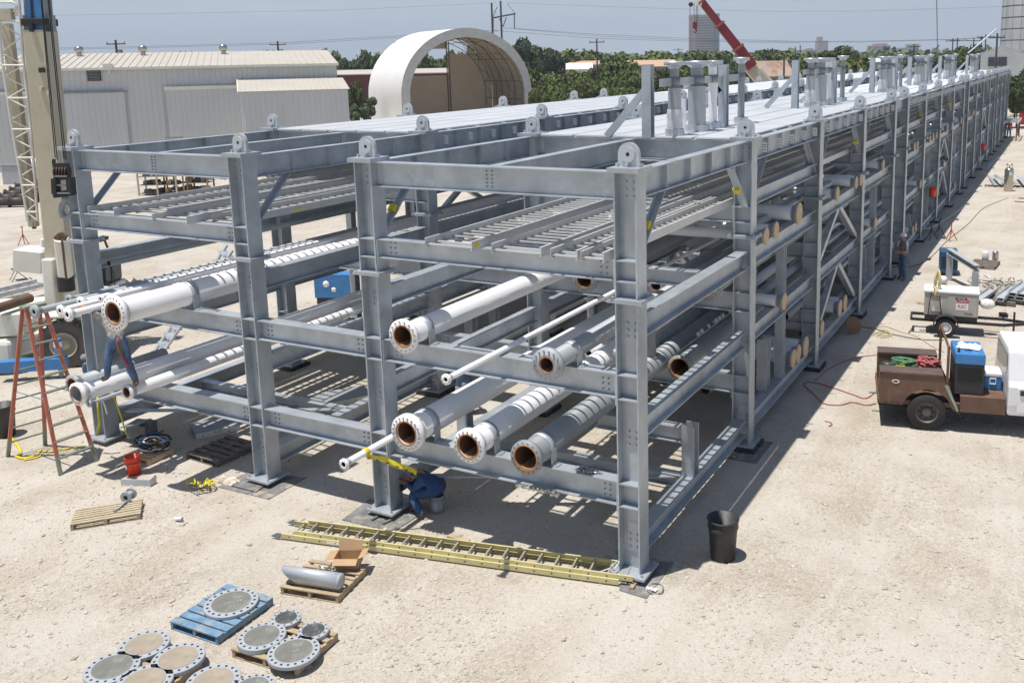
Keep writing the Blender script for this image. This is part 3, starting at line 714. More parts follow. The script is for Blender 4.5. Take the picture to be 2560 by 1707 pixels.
# ================================================================ vent stacks on the deck
def vent_cluster(y, n, lab):
    t = thing('vent_support', 'galvanised post pair with slanted braces carrying stand pipes on the deck, ' + lab, 'support frame', (-1.7, y, 6.66), group='post frames on the deck')
    b = MB().m(galv); b.ibeam((-.22,0,0),(-.22,0,1.5),.2,.2,up=(0,1,0)); b.build('post', parent=t)
    b = MB().m(galv); b.ibeam((.15,3.65,0),(.15,3.65,1.45),.2,.2,up=(0,1,0)); b.build('post', parent=t)
    MB().m(galv).bar((-.26,.0,1.0),(-1.15,-.05,.02),.14,.1,up=(0,1,0)).build('brace', parent=t)
    MB().m(galv).bar((.1,3.6,.9),(-1.0,3.6,.02),.14,.1,up=(0,1,0)).build('brace', parent=t)
    MB().m(galv).bar((.02,.1,1.12),(.16,4.75,1.12),.07,.16).build('cross_arm', parent=t)
    for i, (dy, dx, r, kind) in enumerate(((.72,.08,.115,'wrap'), (2.0,.1,.165,'insul'), (2.98,.12,.12,'white'), (4.85,.2,.10,'grey'))):
        p = thing('vent_pipe', {'wrap':'vertical vent pipe wrapped in clear plastic on the deck','insul':'thick silver jacketed vent pipe next to the wrapped one','white':'white flanged vent pipe between jacketed ones and the second post','grey':'plain grey vent pipe standing last in its row'}[kind] + ', ' + lab, 'vent pipe', (-1.7+dx, y+dy, 6.66), group='vent pipes standing on the deck')
        hh = 1.52 + (.06 if kind == 'grey' else 0)
        pm = {'wrap':greypaint,'insul':greypaint,'white':white_paint,'grey':greypaint}[kind]
        MB().m(pm).tube((0,0,0),(0,0,hh-.04), r*.85, 20).build('pipe_body', parent=p)
        MB().m(galv).lathe([(r*.85,hh-.12),(r*1.5,hh-.05),(r*2.0,hh-.05),(r*2.0,hh+.03),(.01,hh+.035)], n=24).build('top_flange', parent=p)
        if kind in ('wrap','insul'): MB().m(insul).tube((0,0,.12),(0,0,1.0), r*1.22, 24).build('jacket', parent=p)
        if kind == 'wrap': MB().m(wrap).lathe([(r*1.36,.1),(r*1.5,.2),(r*1.38,.33),(r*1.52,.42),(r*1.36,.56)], n=14).build('plastic_wrap', parent=p)
        MB().m(galv).lathe([(r*1.25,0),(r*1.75,0),(r*1.75,.14),(r*1.25,.14)], n=16, close=True, smooth=False).build('toe_collar', parent=p)
        MB().m(galv_dull).lathe([(r*.87,1.05),(r*1.05,1.05),(r*1.05,1.22),(r*.87,1.22)], n=20, close=True).build('collar', parent=p)
vent_cluster(5.12, 5, 'nearest cluster')
vent_cluster(16.7, 5, 'second cluster')
vent_cluster(29.4, 5, 'third cluster')
vent_cluster(39.8, 5, 'fourth cluster')
vent_cluster(52.4, 5, 'fifth cluster')
vent_cluster(69.5, 5, 'farthest cluster')
def tri(y):
    b = MB().m(clothw); b.poly([(-1.95,y,6.665),(-1.62,y+.02,6.665),(-1.60,y+.02,7.4),(-1.72,y+.01,7.42)], .01, (0,1,0)); return b
for y, l_ in ((6.45,'nearest vent cluster'),(17.9,'second vent cluster'),(54,'fifth vent cluster')):
    tri(y).build('fabric_flap', label='white fabric flap slanting against the ' + l_, cat='fabric')
# ================================================================ things on the yard
def G(u, v, z=0.0): return at(u, v, z=z)
def text_obj(s, size, M, material, parent, name='lettering', ex=.002):
    c = bpy.data.curves.new('lettering', 'FONT'); c.body = s; c.size = size; c.extrude = ex; c.align_x = 'CENTER'; c.align_y = 'CENTER'
    o = bpy.data.objects.new('tmp', c); COL.objects.link(o)
    dg = bpy.context.evaluated_depsgraph_get(); me = bpy.data.meshes.new_from_object(o.evaluated_get(dg)); COL.objects.unlink(o); bpy.data.objects.remove(o)
    me.transform(M); me.materials.clear(); me.materials.append(material)
    n = bpy.data.objects.new(name, me); COL.objects.link(n); n.parent = parent
    return n
def quad_plate(pts, th, material, name, **k):
    return MB().m(material).poly(pts, th).build(name, **k)

# steel mats under the front columns
quad_plate([G(855,1300), G(925,1248), G(1052,1285), G(985,1331)], .018, mat_steel, 'steel_mat', label='muddy steel sheet under the third front column', cat='steel sheet')
quad_plate([G(545,1218), G(622,1180), G(765,1195), G(672,1249)], .016, mat_steel, 'steel_mat', label='muddy steel sheet under the second front column', cat='steel sheet')
quad_plate([G(578,1214,.03), G(600,1196,.03), G(662,1214,.03), G(640,1230,.03)], .015, mat_steel, 'rubber_pad', label='small grey pad lying on the sheet beside the second front column', cat='pad')
quad_plate([G(1560,1400), G(1684,1406), G(1616,1497), G(1548,1476)], .016, mat_steel, 'steel_mat', label='muddy steel sheet under the corner column, next to the cable loop', cat='steel sheet')
quad_plate([G(1812,1146), G(1890,1160), G(1932,1106), G(1850,1098)], .016, mat_steel, 'steel_mat', label='dark steel sheet under the second column of the right face', cat='steel sheet')
for i, (a, b_) in enumerate((((930,1300),(965,1278)), ((957,1310),(998,1290)))):
    p, q = G(*a, .03), G(*b_, .03)
    MB().m(wood_dark).bar(p, q, .05, .05).build('shim', label='thin wooden shim sticking out from the third front column, ' + ('left' if i == 0 else 'right') + ' one', cat='shim')
p, q = G(1578,1470,.04), G(1598,1440,.04); MB().m(wood).bar(p, q, .07, .04).build('shim', label='splintered wooden shim at the foot of the corner column', cat='shim')

# --- extension ladder
def ext_ladder():
    o = Vector((-6.15, -1.66, 0)); e = Vector((-.02, -.42, 0)); d = (e-o).normalized(); Lg = 6.2
    t = thing('extension_ladder', 'long yellow fibreglass extension ladder lying on the ground in front of the rack', 'ladder', o, math.atan2(d.y, d.x))
    for nm, w0, w1, z0, x0, x1 in (('base_section', 0, .50, .03, 0, Lg), ('fly_section', .036, .464, .098, .305, Lg+.22)):
        b = MB().m(yfib)
        for y, s in ((w0, 1), (w1, -1)):
            b.bx(x0, x1, min(y, y+s*.006), max(y, y+s*.006), z0, z0+.088)
            b.bx(x0, x1, min(y+s*.006, y+s*.032), max(y+s*.006, y+s*.032), z0, z0+.007); b.bx(x0, x1, min(y+s*.006, y+s*.032), max(y+s*.006, y+s*.032), z0+.081, z0+.088)
        sec = b.build(nm, parent=t)
        n = int((x1-x0-.15)/.305) + 1
        for k in range(n):
            x = x0 + .2 + k*.305
            if x > x1-.05: break
            bb = MB().m(mat('rung_beige',(.42,.40,.33),rough=.5,metal=.2)).tube((x, w0+.004, z0+.045), (x, w1-.004, z0+.045), .017, 8); bb.build('rung', parent=sec)
        bb = MB().m(dark)
        for k in range(n):
            x = x0 + .2 + k*.305
            if x > x1-.05: break
            bb.tube((x, w0-.002, z0+.045), (x, w0-.0005, z0+.045), .014, 8)
        bb.build('rung_ends', parent=sec)
    for y in (0, .5):
        b = MB().m(galv_dull); b.poly([(0,y-.012,.02),(-.05,y-.012,.02),(-.17,y-.012,.055),(-.05,y-.012,.125),(.04,y-.012,.125)], .024, (0,1,0)); b.build('foot', parent=t)
    MB().m(wrap).path([(Lg-.1,.1,.22),(Lg-.05,.25,.28),(Lg-.12,.42,.2),(Lg-.22,.3,.12),(Lg-.35,.2,.1)], .012, 6).build('rope', parent=t)
    b = MB().m(label_w); b.bx(.95,1.2,-.002,-.0006,.05,.1); b.m(yfib); b.build('sticker', parent=t)
ext_ladder()
MB().m(red).bar(G(1322,1408,.05), G(1350,1414,.05), .06, .05).build('hand_tool', label='red hand tool lying between the ladder rungs', cat='tool')

# --- trash can, buckets
def can(name, label, loc, r0, r1, h, m, bands=(.78,), rimw=.02, cat='trash can'):
    t = thing(name, label, cat, loc)
    pr = [(.01,0),(r0,0)]
    for bz in bands: 
        rr = r0+(r1-r0)*bz; pr += [(rr, h*bz-.02),(rr+.02, h*bz+.02)]
    pr += [(r1,h),(r1+rimw,h),(r1+rimw,h+.02),(r1-.005,h+.02),(r0-.008,.02),(.01,.02)]
    MB().m(m).lathe(pr, n=32).build('body', parent=t)
    return t
tc_ = can('trash_can', 'tall black plastic trash can right of the corner column', (1.12,1.14,0), .205, .25, .69, black_pl)
MB().m(black_pl).bx(-.1,.07,-.29,-.255,.56,.60).build('handle', parent=tc_)
MB().m(galv_dull).path([(-.12,-.16,.5),(-.05,-.1,.45),(.03,.05,.3)], .012, 6).build('rod_inside', label='bent rod dropped inside the tall black trash can', cat='rod').location = (1.12,1.14,0)
can('trash_can', 'black plastic trash can standing behind the red step ladder', G(8,1094,0)+Vector((-.1,.1,0)), .22, .27, .72, black_pl)
bu = can('bucket', 'orange red plastic bucket with a white label', G(335,1184,0), .125, .15, .37, orangeb, bands=(.72,.8), rimw=.008, cat='bucket')
MB().m(orangeb).lathe([(.149,.30),(.156,.30),(.156,.312),(.149,.312)], n=24, close=True).build('rim_ring', parent=bu)
b = MB().m(label_w)
for k in range(6):
    a0 = R_(245)+k*.08; a1 = a0+.08
    b.add([(math.cos(a0)*.144,math.sin(a0)*.144,.15),(math.cos(a1)*.144,math.sin(a1)*.144,.15),(math.cos(a1)*.149,math.sin(a1)*.149,.235),(math.cos(a0)*.149,math.sin(a0)*.149,.235)], [(0,1,2,3)])
b.build('label_sticker', parent=bu)
can('bucket', 'grey metal bucket the seated welder sits on', (-4.24,.43,0), .125, .135, .30, galv, bands=(.3,.6), rimw=.006, cat='bucket')

# --- pallets
def pallet(label, c, rz, w=1.2, d=1.0, m=wood, h=.13, n=7, gap=.03, boards=True):
    """boards run along local x (length w), laid out across y (depth d)"""
    t = thing('pallet', label, 'pallet', (c[0], c[1], 0), rz, None); rnd = random.Random(hash(label) % 1000)
    bw = (d - gap*(n-1))/n
    for k in range(n):
        y = -d/2 + k*(bw+gap)
        MB().m(m).bx(-w/2 + rnd.uniform(-.01,.01), w/2 + rnd.uniform(-.01,.01), y, y+bw, h-.02, h + rnd.uniform(-.002,.003)).build('deck_board', parent=t)
    for x in (-w/2+.03, 0, w/2-.03):
        MB().m(m).bx(x-.025, x+.025, -d/2+.005, d/2-.005, .022, h-.021).build('stringer', parent=t)
    for y in (-d/2, -.05, d/2-.1): MB().m(m).bx(-w/2, w/2, y, y+.1, 0, .018).build('bottom_board', parent=t)
    return t
def pal_from(label, A, B, C, m=wood, z=.13, swap=False, **k):
    """A,B,C: pixel corners of the top face; AB one side, BC the other"""
    a, b_, c = G(*A, z), G(*B, z), G(*C, z); cen = (a + c)/2; e1 = (b_-a); e2 = (c-b_)
    w, d = e1.length, e2.length; ang = math.atan2(e1.y, e1.x)
    if swap: w, d = d, w; ang = math.atan2(e2.y, e2.x)
    return pallet(label, cen, ang, w, d, m, h=z, **k), cen, ang
pal_from('weathered pale pallet with a spool and wrench lying on it', (180,1310), (355,1281), (352,1246), n=7, m=wood_new)
bluep, cb, ab = pal_from('blue painted pallet under the largest round flange', (424,1552), (543,1592), (684,1493), m=wood_blue, swap=False, n=7)
p3, c3, a3 = pal_from('brown pallet carrying four drilled flanges, right of the other flange pallet', (574,1620), (738,1670), (850,1582), n=6, gap=.07)
p4, c4, a4 = pal_from('brown pallet carrying rusty faced flanges at the bottom left', (213,1690), (380,1742), (511,1652), n=6, gap=.07)
pal_from('grey pallet with one rusty flange at the bottom edge', (480,1735), (600,1765), (680,1707), n=6, gap=.07, m=wood_dark)
p5, c5, a5 = pal_from('brown pallet under the cut pipe and cardboard box', (704,1466), (850,1490), (912,1417), n=6, gap=.08)
pal_from('dark weathered pallet in the shade behind the second front column', (472,1133), (550,1156), (640,1105), n=6, gap=.07, m=wood_dark)
pal_from('orange brown pallet holding coiled cables behind the orange bucket', (318,1140), (374,1152), (428,1120), n=6, gap=.04, m=plywood)
pal_from('grey pallet with two silver cylinders far right of the welder trailer', (2426,662), (2492,668), (2497,652), n=6, gap=.06, m=wood_dark)

# --- blind flanges
def blind(label, c, r, z, face, nh=16, th=.045, face_r=.74, marks=None):
    t = thing('blind_flange', label, 'flange', (c[0], c[1], z), random.uniform(0, 1))
    b = MB().m(greylight).lathe([(.01,0),(r-.008,0),(r,.008),(r,th-.008),(r-.008,th),(r*face_r,th),(r*face_r,th+.006),(.005,th+.006)], n=40, smooth=False)
    b.m(dark)
    for k in range(nh):
        a = 2*PI*k/nh; b.tube((math.cos(a)*r*.86, math.sin(a)*r*.86, th-.002), (math.cos(a)*r*.86, math.sin(a)*r*.86, th+.0018), r*.045+.004, 8)
    b.build('disc', parent=t)
    MB().m(face).tube((0,0,th+.0062),(0,0,th+.0085), r*face_r*.97, 36, smooth=False).build('raised_face', parent=t)
    if marks: text_obj(marks, r*.15, Matrix.Rotation(.55,4,'Z') @ Matrix.Translation((.03,-.02,th+.010)), mat('chalk',(.42,.42,.40),rough=.9,var=.4,scale=40), t, 'chalk_writing', .0005)
    return t
f_grey = mat('oiled_grey_face', (.175,.175,.155), rough=.5, var=.15, scale=8, dirt=(.3,.29,.26), dirt_amt=.2, dscale=6)
f_rust = mat('rusty_tan_face', (.315,.27,.21), rough=.8, var=.14, scale=6, dirt=(.26,.13,.08), dirt_amt=.12, dscale=3)
f_dark = mat('dark_oily_face', (.08,.085,.085), rough=.4, var=.3, scale=9, dirt=(.3,.3,.3), dirt_amt=.2, dscale=10)
def bl(label, u, v, r, face, nh=16, z=.134, th=.062, marks=None):
    c = G(u, v, z+th); return blind(label, c, r, z, face, nh, th, marks=marks)
bl('largest round drilled flange with chalk marks, on the blue pallet', 578, 1504, .40, f_grey, 20, th=.055, marks='D25-1 50#')
bl('small dark faced flange at the far corner of its pallet', 715, 1543, .22, f_dark, 12)
bl('small dark faced flange with white scribbles at the right corner of its pallet', 783, 1574, .225, f_dark, 12, marks='L 40')
bl('thick grey green faced flange at the left of the four flange pallet', 654, 1588, .34, f_grey, 18, th=.075)
bl('large streaky dark flange at the front of the four flange pallet', 734, 1626, .36, f_grey, 20, marks='2-27')
bl('tan faced flange at the far corner of the bottom left pallet', 360, 1609, .345, f_rust, 16)
bl('rusty edged tan flange on the right of the bottom left pallet', 445, 1643, .355, f_rust, 18)
bl('grey green faced flange at the left of the bottom left pallet', 280, 1666, .36, f_grey, 18)
bl('yellow brown faced flange cut by the bottom edge, third from left', 360, 1701, .37, f_rust, 18)
bl('rust blotched flange lying at the bottom edge beside the brown pallets', 532, 1700, .36, f_rust, 18)
bl('flange tip just visible at the bottom edge under the four flange pallet', 630, 1718, .3, f_grey, 18)
c_ = G(770,1640,.0); 

# --- cut pipe and cardboard box on pallet
def cutpipe():
    a, b_ = G(712,1433,.26), G(850,1452,.26); d = (b_-a); L0 = d.length; d.normalize(); r = .125
    t = thing('cut_pipe', 'short grey pipe offcut with a slanted end lying on a pallet', 'pipe', a, math.atan2(d.y, d.x))
    n = 28; m_ = greypaint
    vs = []
    for r_ in (r, r*.9):
        for x in (0, 1):
            for i in range(n):
                q = 2*PI*i/n; sx = (.16 - .20*math.cos(q)) if x == 0 else L0
                vs.append((sx, math.sin(q)*r_, math.cos(q)*r_))
    f = []
    for i in range(n):
        j = (i+1) % n
        f += [(i,j,n+j,n+i), (2*n+i,3*n+i,3*n+j,2*n+j), (i,2*n+i,2*n+j,j), (n+i,n+j,3*n+j,3*n+i)]
    bb = MB().m(galv_light); bb.add(vs, f, True); bb.build('pipe_body', parent=t)
    MB().m(dark).lathe([(r*.895,.37),(r*.895,L0-.02)], (0,0,0),(1,0,0), n).build('bore', parent=t)
    MB().m(greylight).lathe([(r*.99,L0-.005),(r*.99,L0+.012),(r*.9,L0+.03),(.005,L0+.035)], (0,0,0),(1,0,0), n).build('end_cap', parent=t)
cutpipe()
def cardbox():
    c = G(872,1410,.13); t = thing('cardboard_box', 'open empty cardboard box on the pallet behind the cut pipe', 'box', (c.x, c.y, .135), R_(25))
    w, d, h, k = .20, .15, .17, .004
    b = MB().m(cardboard)
    b.bx(-w,w,-d,-d+k,0,h); b.bx(-w,w,d-k,d,0,h); b.bx(-w,-w+k,-d+k,d-k,0,h); b.bx(w-k,w,-d+k,d-k,0,h); b.bx(-w+k,w-k,-d+k,d-k,0,k)
    b.build('box_body', parent=t)
    for (p0, p1, q) in (((-w,-d),(w,-d),(0,-.12,-.05)), ((-w,d),(w,d),(0,.05,.15)), ((-w,-d),(-w,d),(-.14,0,-.02)), ((w,-d),(w,d),(.12,0,.05))):
        b = MB().m(cardboard); q = Vector(q); a = Vector((*p0, h+.002)); c2 = Vector((*p1, h+.002))
        b.poly([a, c2, c2+q, a+q], .004, (0,0,1)); b.build('flap', parent=t)
cardbox()
b = MB().m(steel)
for k in range(26):
    p = G(random.uniform(795,835), random.uniform(1412,1430), .15); b.ico(p, random.uniform(.012,.03), 1, rnd=.3)
b.build('hardware_pile', label='little pile of bolts and fittings between the box and the pipe', cat='bolts')
# --- objects near pallet 1
def spool():
    c = G(318,1243,.2); t = thing('pipe_spool', 'short grey flanged spool with an open hole resting on the pale pallet', 'pipe fitting', (c.x, c.y, .22), R_(20))
    for y, nm in ((-.05,'flange'), (.12,'flange')): MB().m(greylight).lathe([(.045,0),(.11,0),(.11,.025),(.045,.025)], (0,y,0),(0,1,0),20, smooth=False, close=True).build(nm, parent=t)
    MB().m(greylight).tube((0,-.04,0),(0,.13,0),.06,16).build('barrel', parent=t)
    MB().m(dark).tube((0,-.052,0),(0,-.0505,0),.045,14).build('bore', parent=t)
spool()
b = MB().m(greypaint); b.bar(G(316,1252,.17), G(294,1273,.15), .035, .03); b.tube(G(292,1273,.15), G(286,1278,.15), .03, 8); b.build('wrench', label='grey wrench bar lying across the pale pallet', cat='wrench')
def bent_sheet():
    b = MB().m(galv_light); a, c, d = G(303,1214), G(377,1216), G(392,1206); h = .14
    b.add([a, c, c+UP*h, a+UP*h, a+Vector((0,.02,0)), c+Vector((0,.02,0)), c+Vector((0,.02,h)), a+Vector((0,.02,h))], [(0,1,2,3),(5,4,7,6),(3,2,6,7),(0,3,7,4),(1,5,6,2)])
    b.add([c+Vector((.0,-.01,0)), d+Vector((0,0,0)), d+UP*(h+.04), c+Vector((0,-.01,h))], [(0,1,2,3)]); b.add([c+Vector((.012,-.02,0)), d+Vector((0.012,-.01,0)), d+Vector((.012,-.01,h+.04)), c+Vector((.012,-.02,h))], [(3,2,1,0)])
    b.build('bent_channel', label='galvanised channel offcut on edge in front of the orange bucket', cat='steel channel')
bent_sheet()
c = G(437,1296,.05); b = MB().m(label_w); b.lathe([(.03,0),(.038,.15),(.034,.15),(.028,.01),(.001,.01)], c, (1,.35,.05), 16); b.build('paper_cup', label='white paper cup lying alone on the gravel', cat='cup')
# harness, paper, cloth
b = MB(); rnd = random.Random(5); c0 = G(487,1222,.03)
for k in range(7):
    b.m(yellow if k < 5 else black_pl); pts = []; p = c0 + Vector((rnd.uniform(-.2,.25), rnd.uniform(-.1,.2), .02))
    for j in range(9): pts.append(p + Vector((math.sin(j*.9+k)*.11+j*.012, math.cos(j*.8+k*2)*.1, .02+abs(math.sin(j+k))*.10)))
    b.path(pts, .016, 5)
b.build('safety_harness', label='yellow and black safety harness heaped on the gravel', cat='harness')
def crumple(name, label, cat, cen, w, d, h, m, seed, rz=0):
    rnd = random.Random(seed); n = 9; vs = []
    for i in range(n):
        for j in range(n):
            e = 1 if (0 < i < n-1 and 0 < j < n-1) else .15
            vs.append((cen[0]+(i/(n-1)-.5)*w+rnd.uniform(-.02,.02), cen[1]+(j/(n-1)-.5)*d+rnd.uniform(-.02,.02), cen[2]+.01+rnd.random()*h*e))
    f = [(i*n+j, (i+1)*n+j, (i+1)*n+j+1, i*n+j+1) for i in range(n-1) for j in range(n-1)]
    b = MB().m(m); b.add(vs, f); return b.build(name, label=label, cat=cat)
crumple('crumpled_bag', 'crumpled pale paper sack beside the muddy steel sheet', 'bag', G(572,1206), .55, .22, .1, paperm, 2)
b = MB().m(galv_dull); pts = [G(1600+20*math.cos(a)+38, 1470+14*math.sin(a), .02+.02*math.sin(3*a)) for a in [k*.35 for k in range(22)]]
b.path(pts, .012, 6); b.build('cable_loop', label='loop of grey cable by the corner column sheet', cat='cable')
crumple('paper_tag', 'white and red tag lying next to the cable loop', 'paper', G(1628,1474,.02), .16, .09, .03, label_w, 9)
b = MB().m(wood); b.bar(G(1122,1341,.05), G(1172,1356,.05), .1, .08); b.build('wood_block', label='short piece of timber between the ladder and the shadow', cat='timber')
# shackles and bolts lying on the beams
b = MB().m(steel)
for k, (u, v) in enumerate(((1300,1214),(1318,1219),(1341,1224),(1362,1226),(1378,1228),(1386,1237))):
    p = at(u, v, y=-.2); b.tube(p+Vector((-.05,0,0)), p+Vector((.05,0,0)), .018, 8); b.tube(p+Vector((-.05,-.02,0)), p+Vector((-.05,.05,0)), .03, 8); b.tube(p+Vector((.05,-.02,0)), p+Vector((.05,.05,0)), .03, 8)
b.build('pipe_clamps', label='row of loose steel clamps lying on the lower flange of the lowest front beam', cat='clamps')
b = MB().m(steel); rnd = random.Random(8)
for k in range(24):
    p = Vector((-1.35+rnd.uniform(-.22,.25), rnd.uniform(-.1,.1), 1.655)); q = Vector((rnd.uniform(-.07,.07), rnd.uniform(-.05,.05), .01)); b.tube(p, p+q, .013, 6); b.tube(p, p-q*.25, .024, 6)
b.location = None
o = b.build('bolt_pile', label='heap of loose bolts on top of the lowest front beam', cat='bolts'); o.location = (.55, 0, 0)
b = MB().m(steel); rnd = random.Random(4)
for k in range(40):
    p = Vector((-6.4+rnd.uniform(-1,.1)*.2, 4.2+rnd.uniform(-.8,.8), .72)); q = Vector((rnd.uniform(-.09,.09), rnd.uniform(-.09,.09), .02)); b.tube(p, p+q, .014, 5)
# --- step ladder (A frame)
def stepladder():
    F = [G(152,1188), G(242,1153), G(20,1141), G(113,1113)]
    T = [at(66,770,x=(F[0].x+F[2].x)/2), at(108,762,x=(F[1].x+F[3].x)/2)]
    tz = 2.95; topL = (F[0]+F[2])/2; topR = (F[1]+F[3])/2
    # height from the photographed top
    cen = (topL+topR)/2; 
    hz = at(87,765,x=cen.x).z
    ax = (topR-topL).normalized(); cL = cen - ax*.17 + UP*hz; cR = cen + ax*.17 + UP*hz
    fwd = ((F[0]+F[1])-(F[2]+F[3])).normalized()*.07
    t = thing('step_ladder', 'tall orange and green A-frame step ladder left of the racks', 'step ladder', cen)
    def BB(name, b): return b.xf(Matrix.Translation(-cen)).build(name, parent=t)
    for nm, p, q in (('front_rail', F[0], cL+fwd), ('front_rail', F[1], cR+fwd), ('rear_rail', F[2], cL-fwd), ('rear_rail', F[3], cR-fwd)):
        d = q-p; b = MB().m(ladgreen); b.bar(p, p+d*.12, .085, .035, up=fwd); b.m(ladred); b.bar(p+d*.12, q, .08, .03, up=fwd); BB(nm, b)
    for k in range(1, 10):
        s = k/10.2; p = F[0].lerp(cL+fwd, s); q = F[1].lerp(cR+fwd, s); b = MB().m(ladgreen); b.bar(p, q, .085, .03); BB('step', b)
    for k in range(1, 10):
        s = k/10.2; p = F[2].lerp(cL-fwd, s); q = F[3].lerp(cR-fwd, s); b = MB().m(ladgreen); b.bar(p, q, .03, .03); BB('rear_bar', b)
    b = MB().m(ladgreen); b.bar(cL-ax*.05+UP*.02, cR+ax*.05+UP*.02, .24, .05); BB('top_cap', b)
    b = MB().m(galv_dull); b.bar(F[1].lerp(cR, .45), F[3].lerp(cR, .45), .03, .008); BB('spreader', b)
    b = MB().m(galv_dull); b.bar(F[0].lerp(cL, .45), F[2].lerp(cL, .45), .03, .008); BB('spreader', b)
stepladder()
# ropes / cords on the ground
def cord(name, label, pts, r, m, cat='cord', z=.02, px=True, n=6, wig=0):
    P = [G(*p, z) if px else Vector(p) for p in pts]; Q = []
    k = len(P)
    for i in range(k-1):
        p0, p1, p2, p3 = P[max(i-1,0)], P[i], P[i+1], P[min(i+2,k-1)]
        for s in range(6):
            t = s/6; Q.append(.5*((2*p1)+(-p0+p2)*t+(2*p0-5*p1+4*p2-p3)*t*t+(-p0+3*p1-3*p2+p3)*t**3))
    Q.append(P[-1])
    return MB().m(m).path(Q, r, n).build(name, label=label, cat=cat)
cord('tape_line', 'yellow webbing trailing from the left edge to the step ladder foot', [(-10,1050),(20,1085),(45,1115),(52,1135),(40,1140),(60,1146),(85,1140)], .03, yellow, 'strap')
cord('tape_line', 'tangled yellow rope under the step ladder', [(60,1150),(100,1140),(95,1128),(130,1128),(160,1122),(190,1118),(215,1116)], .02, yellow, 'rope')
cord('air_hose', 'red hose lying behind the orange bucket', [(300,1088),(330,1090),(365,1086),(395,1082),(408,1075)], .018, red, 'hose')
cord('yellow_cord', 'yellow strap hanging down the far left column', None or [(250,985),(252,1010)], .01, yellow, 'strap') if False else None
def hang(label, pts, r, m, name='strap', cat='strap'):
    return MB().m(m).path([Vector(p) for p in pts], r, 5).build(name, label=label, cat=cat)
P_ = lambda u, v, y: at(u, v, y=y)
hang('broad yellow strap hanging below the white pipes by the left column', [P_(244,992,-.6),P_(245,1020,-.6),P_(249,1060,-.6),P_(241,1085,-.6)], .028, yellow)
hang('thin yellow strap swinging right of the far left column foot', [P_(283,985,-.4),P_(295,1020,-.4),P_(305,1048,-.4),P_(312,1075,-.4),P_(316,1085,-.4)], .018, yellow)
hang('strip of white tape dangling from the thin grey pipe', [P_(256,1000,-1.0),P_(262,1015,-1.0),P_(268,1035,-1.0)], .015, label_w)
hang('yellow webbing slung over the white pipe at the worker feet', [P_(206,962,-.9),P_(218,958,-.9),P_(232,950,-.9),P_(246,946,-.9),P_(254,943,-.9)], .03, yellow)
# yellow caution tape from thin pipe
def tape():
    t = [(913,1128),(917,1140),(935,1146),(960,1152),(985,1161),(1010,1170),(1030,1178),(1041,1184)]
    P = [at(u, v, y=-.95+.1*i) for i, (u, v) in enumerate(t)]; rnd = random.Random(2)
    b = MB().m(yellow)
    for off in (0, .035):
        vs = []; 
        for i, p in enumerate(P):
            w_ = .035+.015*math.sin(i*2.1+off*50); tw = math.sin(i*1.7+off*30)*.02
            vs += [p+Vector((off*.3,tw,w_+off)), p+Vector((tw,-tw,-w_+off*.5))]
        b.add(vs, [(2*i,2*i+1,2*i+3,2*i+2) for i in range(len(P)-1)])
    b.lathe([(.066,0),(.075,.02),(.068,.05),(.078,.08),(.064,.1)], (-4.56,-1.12,Z1+.075),(0,1,0),14)
    # dark print on the tape
    b.m(ink)
    for i in range(1, len(P)-1):
        p = P[i]; q = P[i+1]; m_ = p.lerp(q, .3); m2 = p.lerp(q, .6); b.add([m_+Vector((0,-.03,.012)), m2+Vector((0,-.03,.012)), m2+Vector((0,-.03,-.006)), m_+Vector((0,-.03,-.006))], [(0,1,2,3)])
    b.build('caution_tape', label='crumpled yellow caution tape tied from the thin white pipe to the column', cat='tape')
tape()
# dark machine bin + cables behind bucket
c = G(335,1120); t = thing('tool_bin', 'grey metal bin with raised lid behind the orange bucket', 'bin', (c.x-.15, c.y+.35, 0), R_(15))
b = MB().m(mat_steel); b.bx(-.25,.25,-.2,.2,.13,.45); b.build('bin_body', parent=t); b = MB().m(galv_dull); b.bar((-.2,-.2,.47),(.3,-.25,.58),.4,.02); b.build('lid', parent=t)
b = MB(); rnd = random.Random(12); c = G(385,1118,.15)
for k in range(9):
    b.m([black_rub, clothw, black_rub, bluedk, cardboard][k % 5]); R0 = rnd.uniform(.15,.42)
    b.path([c+Vector((math.cos(a+k)*R0*1.2, math.sin(a+k)*R0*.8, .03+k*.02+.02*math.sin(a*3))) for a in [j*.4 for j in range(15)]], .02, 6)
for k in range(6): b.m(cardboard if k % 2 else leather).ico(c+Vector((rnd.uniform(-.25,.25), rnd.uniform(-.15,.15), .1)), .07, 1, (1,.6,1.3), .3)
b.build('cable_heap', label='heap of black and white cables and gloves on the orange brown pallet', cat='cables')
# perforated steel planks
def plank(label, A, B, wpx, z=.12):
    a, b_ = G(*A, z), G(*B, z); d = (b_-a); L0 = d.length; an = math.atan2(d.y, d.x)
    t = thing('steel_plank', label, 'plank', (a.x, a.y, 0), an)
    MB().m(greypaint).bx(0,L0,0,wpx,z-.01,z).build('deck', parent=t)
    b = MB().m(creamw); b.bx(0,L0,-.006,0,.0,z); b.bx(0,L0,wpx,wpx+.006,0,z); b.build('side_rail', parent=t)
    b = MB().m(dark)
    for k in range(int(L0/.28)):
        x = .15+k*.28; b.tube((x,-.0085,z*.3+(k%2)*z*.4),(x,-.0065,z*.3+(k%2)*z*.4),.016,8)
    b.build('side_holes', parent=t)
plank('grey steel scaffold plank in the shade behind the second front column', (489,1086), (600,1062), .75)
plank('longer grey steel scaffold plank with striped shadows between the racks', (672,1040), (935,985), .85, .14)
